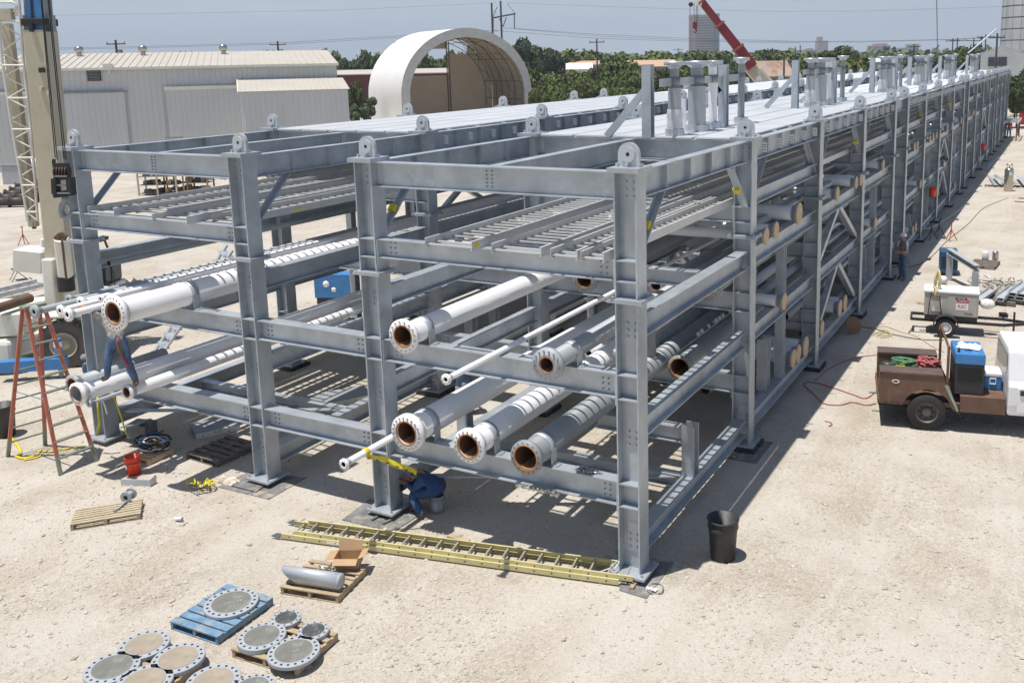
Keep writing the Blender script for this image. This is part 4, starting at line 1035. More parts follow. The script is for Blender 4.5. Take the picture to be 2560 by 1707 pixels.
# stairs
def stairs():
    a, b_ = Vector((-17.45,4.45,0)), Vector((-17.3,4.6,0)); d = Vector((.22,.97,0)); 
    t = thing('stair_flight', 'galvanised stair flight leaning beyond the left rack', 'stairs', (-17.45,4.45,0), R_(-33))
    for x in (0, .95): MB().m(galv_light).bar((x,0,0),(x,2.4,3.1),.05,.24,up=(1,0,0)).build('stringer', parent=t)
    for k in range(12): 
        y = .2+k*.187; z = .25+k*.245; MB().m(galv).bx(.03,.92,y-.12,y+.12,z-.02,z+.01).build('tread', parent=t)
stairs()
crumple('glove', 'tan leather gloves left on a stair tread', 'gloves', (-16.25,5.35,1.26), .3, .2, .12, paperm, 21)

# ================================================================ people
def person(label, J, clothes, loc=(0,0,0), extra=None, hair=None, hat=None, scale=1.0, hatm=None, bulk=1.0):
    """J: joints -> coordinates (metres, world minus loc). clothes: dict of bone-group -> material"""
    edges = [('pelvis','spine'),('spine','chest'),('chest','neck'),('neck','head'),('head','crown')]
    for s in 'LR':
        edges += [('chest','sh'+s),('sh'+s,'el'+s),('el'+s,'wr'+s),('wr'+s,'palm'+s),('pelvis','hip'+s),('hip'+s,'kn'+s),('kn'+s,'an'+s),('an'+s,'toe'+s)]
    rad = dict(pelvis=.15*bulk, spine=.145*bulk, chest=.16*bulk, neck=.058, head=.092, crown=.078, sh=.085*bulk, el=.06*bulk, wr=.036, palm=.038, hip=.12*bulk, kn=.088*bulk, an=.066, toe=.052)
    part = dict(pelvis='legs', spine='top', chest='top', neck='skin', head='skin', crown='skin', sh='top', el='sleeve', wr='hand', palm='hand', hip='legs', kn='legs', an='boot', toe='boot')
    J = {k: Vector(v) for k, v in J.items()}
    for s in 'LR':
        w_, e_ = J['wr'+s], J['el'+s]; d = (w_-e_).normalized()
        J.setdefault('palm'+s, w_ + d*.075)
        a = J['an'+s]
        # five bent fingers
        pd = (J['palm'+s]-w_).normalized(); side = pd.cross(UP)
        side = side.normalized() if side.length > .1 else Vector((1,0,0)); dn = side.cross(pd)
        for f, (o_, ln) in enumerate(((-.032,.075),(-.011,.085),(.011,.08),(.032,.062))):
            b0 = J['palm'+s]+side*o_+pd*.01; b1 = b0+pd*ln*.5-dn*.008; b2 = b1+pd*ln*.35-dn*.03
            J['f%d0'%f+s], J['f%d1'%f+s], J['f%d2'%f+s] = b0, b1, b2
            edges += [('palm'+s,'f%d0'%f+s),('f%d0'%f+s,'f%d1'%f+s),('f%d1'%f+s,'f%d2'%f+s)]
        sg = -1 if s == 'L' else 1
        J['th0'+s] = w_.lerp(J['palm'+s], .45)+side*sg*.035; J['th1'+s] = J['th0'+s]+pd*.04+side*sg*.02
        edges += [('palm'+s,'th0'+s),('th0'+s,'th1'+s)]
    # face: nose
    fd = (J['toeL']-J['anL'])+(J['toeR']-J['anR']); fd.z = 0; fd.normalize()
    if 'face' in J: fd = J.pop('face').normalized()
    J['nose'] = J['head']+fd*.105; edges.append(('head','nose'))
    names = list(J); idx = {n: i for i, n in enumerate(names)}
    me = bpy.data.meshes.new('person_skeleton'); me.from_pydata([J[n]*scale for n in names], [(idx[a], idx[b]) for a, b in edges], [])
    o = bpy.data.objects.new('tmp_person', me); COL.objects.link(o)
    md = o.modifiers.new('skin', 'SKIN'); md.use_smooth_shade = True
    sk = me.skin_vertices[0].data
    def key(n):
        if n in rad: return n
        if n[:-1] in rad: return n[:-1]
        return None
    for n in names:
        k = key(n); r = rad[k] if k else (.018 if n == 'nose' else .0095)
        if n == 'pelvis' or n == 'chest': sk[idx[n]].radius = (r*scale, r*.75*scale)
        else: sk[idx[n]].radius = (r*scale, r*scale)
        sk[idx[n]].use_root = (n == 'pelvis')
    sd = o.modifiers.new('sub', 'SUBSURF'); sd.levels = 1; sd.render_levels = 1
    dg = bpy.context.evaluated_depsgraph_get(); dg.update()
    m2 = bpy.data.meshes.new_from_object(o.evaluated_get(dg)); COL.objects.unlink(o); bpy.data.objects.remove(o)
    ms = {'top': 0, 'sleeve': 1, 'hand': 2, 'legs': 3, 'boot': 4, 'skin': 5}
    m2.materials.clear()
    for k in ('top','sleeve','hand','legs','boot','skin'): m2.materials.append(clothes.get(k, skin))
    segs = []
    for a, b_ in edges:
        ka, kb = key(a), key(b_); pa = part.get(ka, 'hand' if ka is None and a != 'nose' else 'skin'); pb = part.get(kb, 'hand' if b_ != 'nose' else 'skin')
        segs.append((J[a]*scale, J[b_]*scale, pa, pb, a, b_))
    for p in m2.polygons:
        c = p.center; best = None
        for a, b_, pa, pb, na, nb in segs:
            d = b_-a; t_ = max(0, min(1, (c-a).dot(d)/max(d.length_squared, 1e-9))); q = (a+d*t_-c).length
            if best is None or q < best[0]: best = (q, t_, pa, pb, na, nb)
        q, t_, pa, pb, na, nb = best
        if na.startswith('sh') and nb.startswith('el'): g = 'top' if t_ < .98 else 'sleeve'
        elif na.startswith('el'): g = 'sleeve' if t_ < .9 else 'hand'
        elif na.startswith('kn'): g = 'legs' if t_ < .93 else 'boot'
        elif na == 'chest' and nb == 'neck': g = 'top' if t_ < .75 else 'skin'
        elif na == 'pelvis' and nb == 'spine': g = 'legs' if t_ < .45 else 'top'
        else: g = pb
        p.material_index = ms[g]; p.use_smooth = True
    m2.name = 'person'
    r = bpy.data.objects.new('person', m2); COL.objects.link(r); r.location = loc; tag(r, label, 'person')
    hd = J['head']*scale; cr = J['crown']*scale; ax = (cr-hd).normalized()
    # eyes and mouth
    b = MB().m(dark); sd_ = ax.cross(fd).normalized()
    for s in (-1, 1): b.ico(hd+fd*.088+sd_*s*.03+ax*.03, .009, 1)
    b.bar(hd+fd*.086-ax*.03-sd_*.02, hd+fd*.086-ax*.03+sd_*.02, .006, .006); b.build('face_features', parent=r)
    if hat == 'hard':
        b = MB().m(hatm or label_w); b.lathe([(.118,0),(.12,.03),(.105,.08),(.07,.115),(.01,.128)], hd+ax*.045, ax, 20); b.lathe([(.105,0),(.15,.0),(.15,.008),(.105,.01)], hd+ax*.045+fd*.02, ax, 20, close=True); b.build('hard_hat', parent=r)
    elif hat == 'cap':
        b = MB().m(hatm); b.lathe([(.112,0),(.11,.04),(.08,.09),(.01,.105)], hd+ax*.03, ax, 18); b.poly([hd+ax*.035+fd*.09+sd_*.07, hd+ax*.035+fd*.18+sd_*.04, hd+ax*.035+fd*.18-sd_*.04, hd+ax*.035+fd*.09-sd_*.07], .008, ax); b.build('cap', parent=r)
    b = MB().m(leather); b.lathe([(.1,-.02),(.104,.02),(.098,.05)], hd+ax*.0-fd*.012, ax, 18) if False else b.ico(hd-fd*.03+ax*.02, .088, 2, (1,1,1)); b.build('hair', parent=r)
    return r
# man on the pipes
fl_, fr_ = at(270,953,z=2.09), at(341,962,z=1.95)
hipc = at(302,838,y=(fl_.y+fr_.y)/2)
hipc.z = 2.95; hipc = Vector(((fl_.x+fr_.x)/2-.03, (fl_.y+fr_.y)/2, 2.93))
lft = -RT
J = dict(pelvis=hipc, spine=hipc+lft*.04+UP*.15+FW*.03, chest=hipc+lft*.10+UP*.31+FW*.12, neck=hipc+lft*.12+UP*.42+FW*.2, head=hipc+lft*.12+UP*.47+FW*.3, crown=hipc+lft*.12+UP*.53+FW*.36)
hand = at(209,768,D=(J['chest']-CV).dot(FW)-.15); el = at(238,783,D=(J['chest']-CV).dot(FW)-.1)
J.update(shL=J['chest']+lft*.17+UP*.05, elL=el, wrL=el.lerp(hand,.75), shR=J['chest']-lft*.12+UP*.04+FW*.05, elR=J['chest']-lft*.02-UP*.12+FW*.22, wrR=J['chest']+lft*.06+UP*.02+FW*.36,
    hipL=hipc+lft*.1-UP*.05, knL=hipc.lerp(fl_,.5)+lft*.07-FW*.05, anL=fl_+UP*.09, toeL=fl_+lft*.13+UP*.03, hipR=hipc-lft*.1-UP*.05, knR=hipc.lerp(fr_,.5)-lft*.06-FW*.05, anR=fr_+UP*.09, toeR=fr_-lft*.05-FW*.14+UP*.03)
glove_o = mat('orange_glove', (.62,.27,.03), rough=.8, var=.15)
person('worker in jeans and plaid sleeves standing on white pipes, head behind the big flange', J, dict(top=plaid, sleeve=plaid, hand=glove_o, legs=denim, boot=leather, skin=skin), hat='hard', hatm=creamw)
b = MB().m(red); b.path([hipc-lft*.09-FW*.13+UP*.08, hipc-lft*.13-FW*.15-UP*.12, hipc-lft*.16-FW*.14-UP*.34, hipc-lft*.25-FW*.12-UP*.55], .018, 6); b.m(leather).bar(hipc-lft*.10-FW*.15+UP*.02, hipc-lft*.14-FW*.16-UP*.2, .08,.05)
b.build('tool_lanyard', label='red lanyard and tool pouch hanging from the belt of the worker on the pipes', cat='lanyard')
# seated welder
Y0 = .38
def S(u, v, y=Y0): return at(u, v, y=y)
pel = Vector((-4.28,.43,.43)); ch = S(1065,1196,.36)
J = dict(pelvis=pel, spine=S(1092,1217,.40), chest=S(1072,1190,.38), neck=S(1050,1180,.36), head=S(1037,1181,.34), crown=S(1033,1171,.34), face=Vector((-1,-.1,-.35)))
J.update(shL=S(1056,1199,.18), elL=S(1033,1225,.10), wrL=S(1016,1208,.10), shR=S(1060,1190,.5), elR=S(1033,1214,.5), wrR=S(1015,1204,.3),
    hipL=pel+Vector((-.03,-.12,0)), knL=S(1027,1238,.12), anL=Vector(G(1056,1288,.08)), toeL=Vector(G(1042,1294,.04)), hipR=pel+Vector((-.03,.12,0)), knR=S(1032,1230,.55), anR=Vector(G(1040,1268,.08)), toeR=Vector(G(1024,1272,.04)))
person('welder in dark blue coveralls sitting hunched on a bucket behind the third column', J, dict(top=navy, sleeve=navy, hand=leather, legs=mat('blue_jeans_dark',(.04,.085,.19),rough=.9,var=.25), boot=leather, skin=skin), bulk=1.28, hat='hard', hatm=mat('welding_hood_grey',(.35,.33,.32),rough=.4))
b = MB().m(red); b.bar(S(1003,1201,.12), S(1026,1196,.16), .05, .05); b.m(black_pl).bar(S(1000,1212,.12), S(1005,1225,.12), .06,.06); b.build('power_tool', label='red power tool in the gloved hands of the seated welder', cat='power tool')
# standing man at right
base = Vector((.66, 22.75, 0)); f_ = Vector((-.75,-.65,0)).normalized(); s_ = Vector((-f_.y, f_.x, 0))
def stand(base, f_, label, clothes, hat='hard', hatm=None, arms='waist', h=1.78):
    k = h/1.78; s_ = Vector((-f_.y, f_.x, 0)); B = Vector(base)
    J = dict(pelvis=(0,0,.96), spine=(0,0,1.13), chest=f_*.02+UP*1.34, neck=f_*.02+UP*1.5, head=f_*.05+UP*1.63, crown=f_*.05+UP*1.71)
    for s, q in (('L', 1), ('R', -1)):
        J['sh'+s] = s_*q*.19+UP*1.40
        if arms == 'waist': J['el'+s] = s_*q*.25+f_*.04+UP*1.13; J['wr'+s] = s_*q*.08+f_*.28+UP*1.10
        else: J['el'+s] = s_*q*.24-f_*.02+UP*1.12; J['wr'+s] = s_*q*.24+f_*.06+UP*.88
        J['hip'+s] = s_*q*.095+UP*.9; J['kn'+s] = s_*q*.12+f_*.03+UP*.5; J['an'+s] = s_*q*.13+UP*.09; J['toe'+s] = s_*q*.15+f_*.15+UP*.04
    J['face'] = f_
    return person(label, J, clothes, loc=B, hat=hat, hatm=hatm, scale=k)
stand(base, f_, 'man in white hard hat and grey shirt standing beside the right rack face', dict(top=shirtg, sleeve=skin, hand=skin, legs=denim, boot=leather, skin=skin))
stand((1.15,91.5,0), Vector((-1,0,0)), 'distant worker in white hat by the far end of the right rack', dict(top=shirtg, sleeve=shirtg, hand=skin, legs=denim, boot=leather, skin=skin), arms='down')
stand((.45,88.6,0), Vector((.3,-1,0)), 'distant worker in red shirt under the platform at the far rack end', dict(top=red, sleeve=red, hand=skin, legs=denim, boot=leather, skin=skin), arms='down')
stand((-6.55,4.7,0), Vector((-.4,1,0)), 'worker in blue jeans glimpsed between the pipes behind the third column', dict(top=navy, sleeve=navy, hand=skin, legs=denim, boot=leather, skin=skin), arms='waist', h=1.75)
# crouching man behind the first column
cb_ = at(222,945,z=.35); D0 = (cb_-CV).dot(FW)
def K(u, v, dd=0): return at(u, v, D=D0+dd)
pl = K(226,938); J = dict(pelvis=pl, spine=K(222,926), chest=K(219,913), neck=K(215,903), head=K(213,897), crown=K(212,888), face=Vector((-.6,.8,-.2)),
  shL=K(212,912,-.1), elL=K(212,930,-.1), wrL=K(222,938,-.1), shR=K(226,912,.12), elR=K(234,928,.1), wrR=K(236,940,.1),
  hipL=pl+lft*.1, knL=pl+lft*.2+FW*.3-UP*.02, anL=Vector((pl.x,pl.y,.09))+lft*.15, toeL=Vector((pl.x,pl.y,.04))+lft*.2+FW*.12, hipR=pl-lft*.1, knR=pl-lft*.12+FW*.32, anR=Vector((pl.x,pl.y,.09))-lft*.12, toeR=Vector((pl.x,pl.y,.04))-lft*.12+FW*.14)
person('crouching worker in blue shirt and grey cap beyond the far left column', J, dict(top=denim, sleeve=denim, hand=skin, legs=navy, boot=leather, skin=skin), hat='cap', hatm=shirtg)

# ================================================================ truck
def wheel(parent, x, y, r, w, rimr, rimm, name='wheel', outer=-1, dual=False):
    wn = bpy.data.objects.new(name, None); COL.objects.link(wn); wn.parent = parent; wn.location = (x, y, r); wn.empty_display_size = .1
    MB().m(black_rub).lathe([(rimr,-w/2),(r*.93,-w/2),(r*.99,-w*.36),(r,-w*.2),(r,w*.2),(r*.99,w*.36),(r*.93,w/2),(rimr,w/2)], (0,0,0), (0,1,0), 36).build('tyre', parent=wn)
    s = outer
    b = MB().m(rimm); b.lathe([(rimr, s*w/2*1.0),(rimr*.93, s*w/2*.97),(rimr*.86, s*w*.12),(rimr*.5, s*w*.1),(rimr*.46, s*w*.34),(rimr*.3, s*w*.36),(.01, s*w*.37)], (0,0,0),(0,1,0),28)
    b.build('rim', parent=wn)
    b = MB().m(dark)
    for k in range(8):
        a = 2*PI*k/8; rr = rimr*.66; b.tube((rr*math.cos(a), s*w*.125, rr*math.sin(a)), (rr*math.cos(a), s*(w*.125+.004), rr*math.sin(a)), rimr*.085, 8)
    b.build('rim_holes', parent=wn)
    return wn
def truck():
    ang = R_(12); o = Vector((2.42, 7.98, 0))
    t = thing('work_truck', 'rusty brown flatbed welding truck with a white cab at the right edge', 'truck', o, ang)
    W_ = 1.85; L1 = 2.62
    # near and far tool boxes over the wheels
    for y0, y1 in ((0, .42), (W_-.42, W_)):
        b = MB().m(brownp); z0, z1 = .57, 1.28; zt = 1.32
        # side box with wheel arch cut (outline in xz)
        arch = [(1.02+.5*math.cos(a)*1.0, .50+.5*math.sin(a)) for a in [PI - PI*k/12 for k in range(13)]]
        out = [(0, z0), (.52, z0)] + [p for p in arch if p[1] >= z0-.03 and p[0] > .53] 
        out = [(0,z0)] + [(1.02+.52*math.cos(a), .46+.50*math.sin(a)) for a in [R_(168)-R_(156)*k/12 for k in range(13)]] + [(1.72,.42),(1.66,.46),(1.38,1.1),(1.32,z1),(.06,z1),(0,z1-.06)]
        b.poly([(x, y0, z) for x, z in out], y1-y0, (0,1,0)); b.build('tool_box', parent=t)
        b = MB().m(mat('dark_rust_lid', (.105,.075,.065), rough=.6, var=.2, scale=3, dirt=(.16,.1,.07), dirt_amt=.3)); b.bx(.0, 1.33, y0-.02, y1+.02, z1+.002, zt); b.build('lid', parent=t)
        yy = y0-.004 if y0 == 0 else y1+.001
        if y0 == 0:
            b = MB().m(mat('pale_green_patch', (.3,.38,.29), rough=.8, var=.2)); b.poly([(1.36,yy-.004,1.08),(1.42,yy-.004,1.10),(1.68,yy-.004,.52),(1.64,yy-.004,.50)], .003, (0,1,0)); b.build('paint_patch', parent=t)
            b = MB().m(creamw); b.lathe([(.055,0),(.085,0),(.085,.003),(.055,.003)], (.34,yy-.002,1.10),(0,-1,0),20, close=True); e = b.build('oval_emblem', parent=t); e.scale = (1,1,.5); e.location = (0,0,.55)
            b = MB().m(ink); b.poly([(.29,yy-.005,1.085),(.34,yy-.005,1.12),(.39,yy-.005,1.085),(.34,yy-.005,1.095)], .002, (0,1,0)); b.build('emblem_mark', parent=t)
            b = MB().m(dark)
            for k in range(4): b.bx(.1+k*.13, .19+k*.13, yy-.002, yy, .60, .615)
            b.build('slot_row', parent=t)
    b = MB().m(brownp); b.bx(.02,2.55,.06,W_-.06,.56,.66); b.bx(1.7,L1,.0,.06,.50,.86); b.bx(1.7,L1,W_-.06,W_,.50,.86); b.bx(1.7,L1,.062,W_-.062,.80,.86); b.build('flatbed', parent=t)
    b = MB().m(dark); b.bx(.0,L1+3,.35,W_-.35,.40,.555); b.build('chassis', parent=t)
    b = MB().m(brownp); b.bx(-.03,.0,.0,W_,.56,.66); b.build('rear_bumper', parent=t)
    MB().m(galv_dull).tube((-.18,W_*.5,.48),(0,W_*.5,.48),.03,8).build('tow_hitch', parent=t)
    b = MB().m(brownp); b.tube((1.42,.06,.8),(1.42,.06,1.95),.03,8); b.tube((1.42,W_-.06,.8),(1.42,W_-.06,1.95),.03,8); b.tube((1.42,.06,1.93),(1.42,W_-.06,1.93),.03,8); b.build('headache_frame', parent=t)
    wheel(t, 1.02, .12, .415, .25, .235, mat('dusty_dark_rim',(.12,.11,.1),rough=.5,metal=.4)); wheel(t, 1.02, W_-.12, .415, .25, .235, MATS['dusty_dark_rim'], outer=1)
    # cab (crew cab running out of the picture)
    y0, y1 = -.02, W_+.02; x0 = L1+.03
    prof = [(y0,.50),(y0-.03,.75),(y0-.03,1.15),(y0+.04,1.28),(y0+.19,1.86),(y0+.30,1.95),(y1-.30,1.95),(y1-.19,1.86),(y1-.04,1.28),(y1+.03,1.15),(y1+.03,.75),(y1,.50)]
    b = MB().m(trackw); n = len(prof); vs = []
    for x, k in ((x0,.985),(x0+.05,1),(x0+2.6,1),(x0+3.1,.7)):
        zc = 1.0
        vs += [(x, (y-.9)*1+.9, (z if k > .9 or z < 1.2 else 1.2+(z-1.2)*.1)) for y, z in prof]
    fs = [(j*n+i, j*n+(i+1)%n, (j+1)*n+(i+1)%n, (j+1)*n+i) for j in range(3) for i in range(n)] + [tuple(range(n-1,-1,-1)), tuple(3*n+i for i in range(n))]
    b.add(vs, fs, False); cabo = b.build('cab', parent=t, bevel=.08)
    b = MB().m(trackw); b.bx(x0+3.1,x0+4.2,.05,W_-.05,.55,1.2); b.build('hood', parent=t, bevel=.08)
    wheel(t, x0+3.35, .08, .415, .25, .235, MATS['dusty_dark_rim']); wheel(t, x0+3.35, W_-.08, .415, .25, .235, MATS['dusty_dark_rim'], outer=1)
    b = MB().m(trackw); b.bx(x0+.18,x0+1.28,y0-.055,y0-.0325,.60,1.14); b.build('rear_door', parent=t, bevel=.008)
    b = MB().m(trackw); b.bx(x0+1.30,x0+2.4,y0-.055,y0-.0325,.60,1.14); b.build('front_door', parent=t, bevel=.008)
    b = MB().m(black_pl); b.bx(x0+.23,x0+.37,y0-.078,y0-.057,.99,1.11); b.build('door_handle', parent=t, bevel=.01)
    for xa, xb in ((x0+.37, x0+1.22), (x0+1.36, x0+2.3)):
        b = MB().m(glass); k = .15/.58; zz = (1.32, 1.78)
        ya, yb = y0+.04+(zz[0]-1.28)*k*1.0-.010, y0+.04+(zz[1]-1.28)*k*1.0-.010
        b.add([(xa,ya,zz[0]),(xb,ya,zz[0]),(xb,yb,zz[1]),(xa+.03,yb,zz[1])], [(0,1,2,3)]); b.build('side_window', parent=t)
    b = MB().m(glass); b.bx(x0-.012,x0-.001,.25,W_-.25,1.36,1.78); b.build('rear_window', parent=t)
    return t, ang, o
trk, tang, to = truck()
TM = Matrix.Translation(to) @ Matrix.Rotation(tang, 4, 'Z')
def on_truck(name, label, cat, loc, rz=0):
    p = TM @ Vector(loc); return thing(name, label, cat, p, tang+rz)
w_ = on_truck('engine_welder', 'blue topped engine welder with black louvred body on the truck bed', 'welder', (1.58,.12,.865))
b = MB().m(mat('charcoal_metal',(.028,.028,.03),rough=.55,var=.15)); b.bx(0,.60,0,1.0,0,.68); b.build('lower_case', parent=w_, bevel=.01)
b = MB().m(dark)
for k in range(8): b.bx(.05,.55,-.012,-.003,.30+k*.044,.32+k*.044)
b.build('louvres', parent=w_)
b = MB().m(blue); b.bx(-.01,.61,-.01,1.01,.682,.93); b.build('blue_hood', parent=w_, bevel=.03)
b = MB().m(black_pl); b.tube((.07,.1,.93),(.07,.1,1.02),.02,8); b.bx(.04,.1,.12,.14,.93,.96); b.build('exhaust', parent=w_)
MB().m(ink).path([(.28+.07*math.cos(a), .25+.05*math.sin(a), .95) for a in [k*.5 for k in range(14)]], .008, 5).build('coiled_wire', parent=w_)
crumple('rag', 'white rag spread on top of the blue engine welder', 'rag', TM @ Vector((1.9,.62,1.80)), .5, .4, .07, clothw, 31)
cl_ = on_truck('cool_box', 'blue cooler with white lid on the truck bed behind the cab', 'cooler', (2.26,.55,.865))
b = MB().m(blue); b.bx(-.02,.34,0,.5,.0,.30); b.build('box_body', parent=cl_, bevel=.02)
b = MB().m(label_w); b.bx(-.035,.355,-.015,.515,.302,.40); b.build('lid', parent=cl_, bevel=.03)
b = MB().m(label_w); b.path([(.10,-.012,.27),(.10,-.02,.15),(.22,-.02,.15),(.22,-.012,.27),(.10,-.012,.27)], .012, 6, smooth=False); b.build('handle', parent=cl_)
def coil(name, label, cat, cen, R0, m, n=5, r=.018, sq=.6, seed=1, jit=.03, z=0):
    rnd = random.Random(seed); pts = []
    for k in range(n*16):
        a = 2*PI*k/16; pts.append(Vector(cen)+Vector(((R0+rnd.uniform(-jit,jit))*math.cos(a), (R0*sq+rnd.uniform(-jit,jit))*math.sin(a), z+k/(n*16)*n*r*1.2)))
    return MB().m(m).path(pts, r, 6).build(name, label=label, cat=cat)
coil('hose_coil', 'green hose coiled in the truck bed', 'hose', TM @ Vector((.58,1.0,1.12)), .27, hose_g, 6, .026)
coil('hose_coil', 'pale red hose coils heaped in the truck bed', 'hose', TM @ Vector((1.08,.92,1.05)), .22, hose_r, 11, .024, .95, 4, .08)
coil('cord_coil', 'yellow cord bundle beside the green hose in the truck bed', 'cord', TM @ Vector((.5,.68,1.16)), .12, yellow, 5, .012, .7, 7, .04)
b = MB().m(black_pl); b.ico(TM @ Vector((.2,1.0,1.15)), .14, 2, (1.2,.8,.6)); b.build('black_bag', label='black bag at the rear of the truck bed', cat='bag')
b = MB().m(creamw); rnd = random.Random(3)
for k in range(8): b.path([TM @ Vector((2.2+rnd.uniform(-.08,.02), .3+rnd.uniform(0,.6), .9+j*.07)) for j in range(5)], .012, 5)
b.build('cable_bundle', label='pale tangled straps between the engine welder and the cooler', cat='straps')
# hoses on the ground round the truck
cord('ground_hose', 'red hose running from the truck tail towards the rack', [(2190,1008),(2165,1012),(2130,1005),(2100,1012),(2060,1008),(2035,985),(2010,960),(2030,955),(2080,968),(2130,985),(2165,995),(2192,975)], .012, hose_r, 'hose')
cord('ground_hose', 'red hose looping over the shadow edge near the rack', [(2214,886),(2160,890),(2120,900),(2075,920),(2045,945),(2035,950)], .011, hose_r, 'hose')
cord('ground_hose', 'dark cable running from the third column foot to the trailer', [(2120,800),(2150,815),(2190,822),(2230,835),(2300,848),(2360,850)], .011, black_rub, 'cable')
cord('ground_hose', 'orange cable crossing the yard to the truck', [(2360,880),(2330,865),(2290,840),(2255,830),(2210,815),(2180,822),(2160,830)], .011, plywood, 'cable')
cord('ground_hose', 'white hose snaking from the stands down the right side of the rack', [(2300,575),(2330,568),(2345,560),(2385,535),(2415,510),(2435,490),(2450,475),(2480,460),(2488,448),(2480,430),(2470,420),(2482,405),(2500,390)], .022, clothw, 'hose')
cord('ground_cable', 'thin black cable across the yard above the trailer', [(2170,655),(2220,665),(2260,668),(2300,660),(2330,640),(2370,600),(2420,560),(2460,520),(2520,495)], .01, black_rub, 'cable')
cord('ground_hose', 'yellow hose tangle on the gravel left of the trailer', [(2200,845),(2230,838),(2215,830),(2190,840),(2225,835),(2210,825),(2180,838)], .012, yfib, 'hose')
cord('ground_scrap', 'short red strap on the gravel', [(2062,1052),(2075,1055),(2080,1060),(2072,1065)], .01, hose_r, 'strap')

# ================================================================ welder trailer
def trailer():
    o = Vector((2.30, 15.93, 0)); ang = R_(7)
    t = thing('welder_trailer', 'grey engine driven welder on a small trailer with rental stickers', 'trailer', o, ang)
    Lb = 1.50; w = .78; z0, z1 = .60, 1.28
    b = MB().m(tan_paint); b.bx(0,Lb,0,w,z0,z1); b.build('housing', parent=t, bevel=.015)
    b = MB().m(label_w); b.bx(-.02,Lb+.02,-.03,w+.03,z1+.002,z1+.07); b.build('lid', parent=t, bevel=.02)
    b = MB().m(tan_paint); b.bx(.66,1.46,-.012,-.002,.62,1.22); b.build('side_door', parent=t)
    b = MB().m(black_pl); b.bx(.02,Lb-.02,.02,w-.02,.40,z0-.002); b.build('base_tank', parent=t)
    b = MB().m(black_pl)
    for y in (.05, w-.05): b.bar((-.35,y,.42),(2.25,y+(.34-y)*0,.42),.06,.08)
    b.bar((2.2,.05,.42),(3.0,w/2,.44),.06,.08); b.bar((2.2,w-.05,.42),(3.0,w/2,.44),.06,.08); b.bar((-.35,.05,.42),(-.35,w-.05,.42),.06,.08)
    b.build('frame', parent=t)
    b = MB().m(steel); b.bar((2.9,w/2,.46),(3.3,w/2,.46),.09,.09); b.build('coupler', parent=t)
    b = MB().m(black_pl); b.tube((2.5,w/2,.02),(2.5,w/2,.75),.03,8); b.tube((2.5,w/2,0),(2.5,w/2,.03),.09,10); b.build('jack', parent=t)
    wheel(t, .62, -.22, .30, .19, .17, label_w); wheel(t, .62, w+.22, .30, .19, .17, label_w, outer=1)
    for y in (-.34, w+.10):
        b = MB().m(black_pl); n = 10
        pr = [(.62+.36*math.cos(PI-PI*k/n), .33+.36*math.sin(PI*k/n)) for k in range(n+1)]; pr2 = [(.62+.335*math.cos(PI*k/n), .33+.335*math.sin(PI*k/n)) for k in range(n+1)]
        b.poly([(x,y,z) for x, z in pr+pr2], .24, (0,1,0)); b.build('fender', parent=t)
    b = MB().m(label_w); b.bx(.88,1.22,-.0165,-.0135,.80,1.0); b.build('rental_sticker', parent=t)
    b = MB().m(ink); b.bx(.86,1.18,-.0165,-.0135,1.12,1.175); b.build('name_plate', parent=t)
    b = MB().m(label_r); b.bx(.90,1.24,-.0165,-.0135,1.045,1.105); b.build('name_plate', parent=t)
    MX = lambda x, z: Matrix.Translation((x, -.0185, z)) @ Matrix.Rotation(PI/2, 4, 'X')
    text_obj('LINCOLN', .055, MX(1.02,1.147), label_w, t); text_obj('ELECTRIC', .052, MX(1.07,1.075), label_w, t)
    text_obj('RSC', .14, MX(1.05,.91), label_r, t); text_obj('1739395', .075, MX(1.22,.70), ink, t)
    b = MB().m(creamw); b.bx(.17,.5,-.014,-.002,.72,1.05); b.build('control_panel', parent=t)
    for x, z in ((.2,1.0),(.38,.98),(.38,.9)): MB().m(label_w).tube((x,-.03,z),(x,-.015,z),.035,10).build('dial', parent=t)
    b = MB().m(label_w); b.ico((1.75,.35,.95), .18, 2, (1.2,.8,.9)); b.build('fuel_jug', label='white plastic jug behind the trailer welder', cat='jug')
    M = Matrix.Translation(o) @ Matrix.Rotation(ang, 4, 'Z')
    COL.objects['fuel_jug'].location = M @ Vector((0,0,0)); COL.objects['fuel_jug'].rotation_euler = (0,0,ang)
    coil('cable_coil', 'dark cable coil draped over the trailer jack', 'cable', M @ Vector((2.2,.3,.6)), .1, black_rub, 7, .016, .7, 2, .03)
    b = MB().m(yfib); b.path([M @ Vector(p) for p in ((.3,.1,1.36),(.25,-.02,1.45),(.35,-.05,1.38),(.22,-.06,1.3),(.38,-.06,1.22),(.28,-.07,1.15),(.33,-.05,1.4))], .035, 7); b.m(black_rub).path([M @ Vector(p) for p in ((.2,-.04,1.3),(.15,-.06,1.0),(.12,-.06,.62),(.3,-.07,.55),(.48,-.06,.65),(.45,-.06,1.0),(.42,-.04,1.2))], .016, 6)
    b.m(ladgreen); b.build('draped_leads', label='yellow green and black leads draped over the trailer welder', cat='cable')
    b = MB().m(yfib); b.path([M @ Vector(p) for p in ((.28,.25,1.37),(.3,.27,1.7),(.36,.25,1.9),(.42,.22,1.6),(.4,.2,1.37))], .05, 6); b.build('yellow_sling', label='yellow sling standing up behind the trailer welder lid', cat='sling')
    coil('cable_coil', 'orange cable hung on the back of the trailer welder', 'cable', M @ Vector((-.1,.2,.85)), .1, plywood, 4, .012, .8, 3, .05)
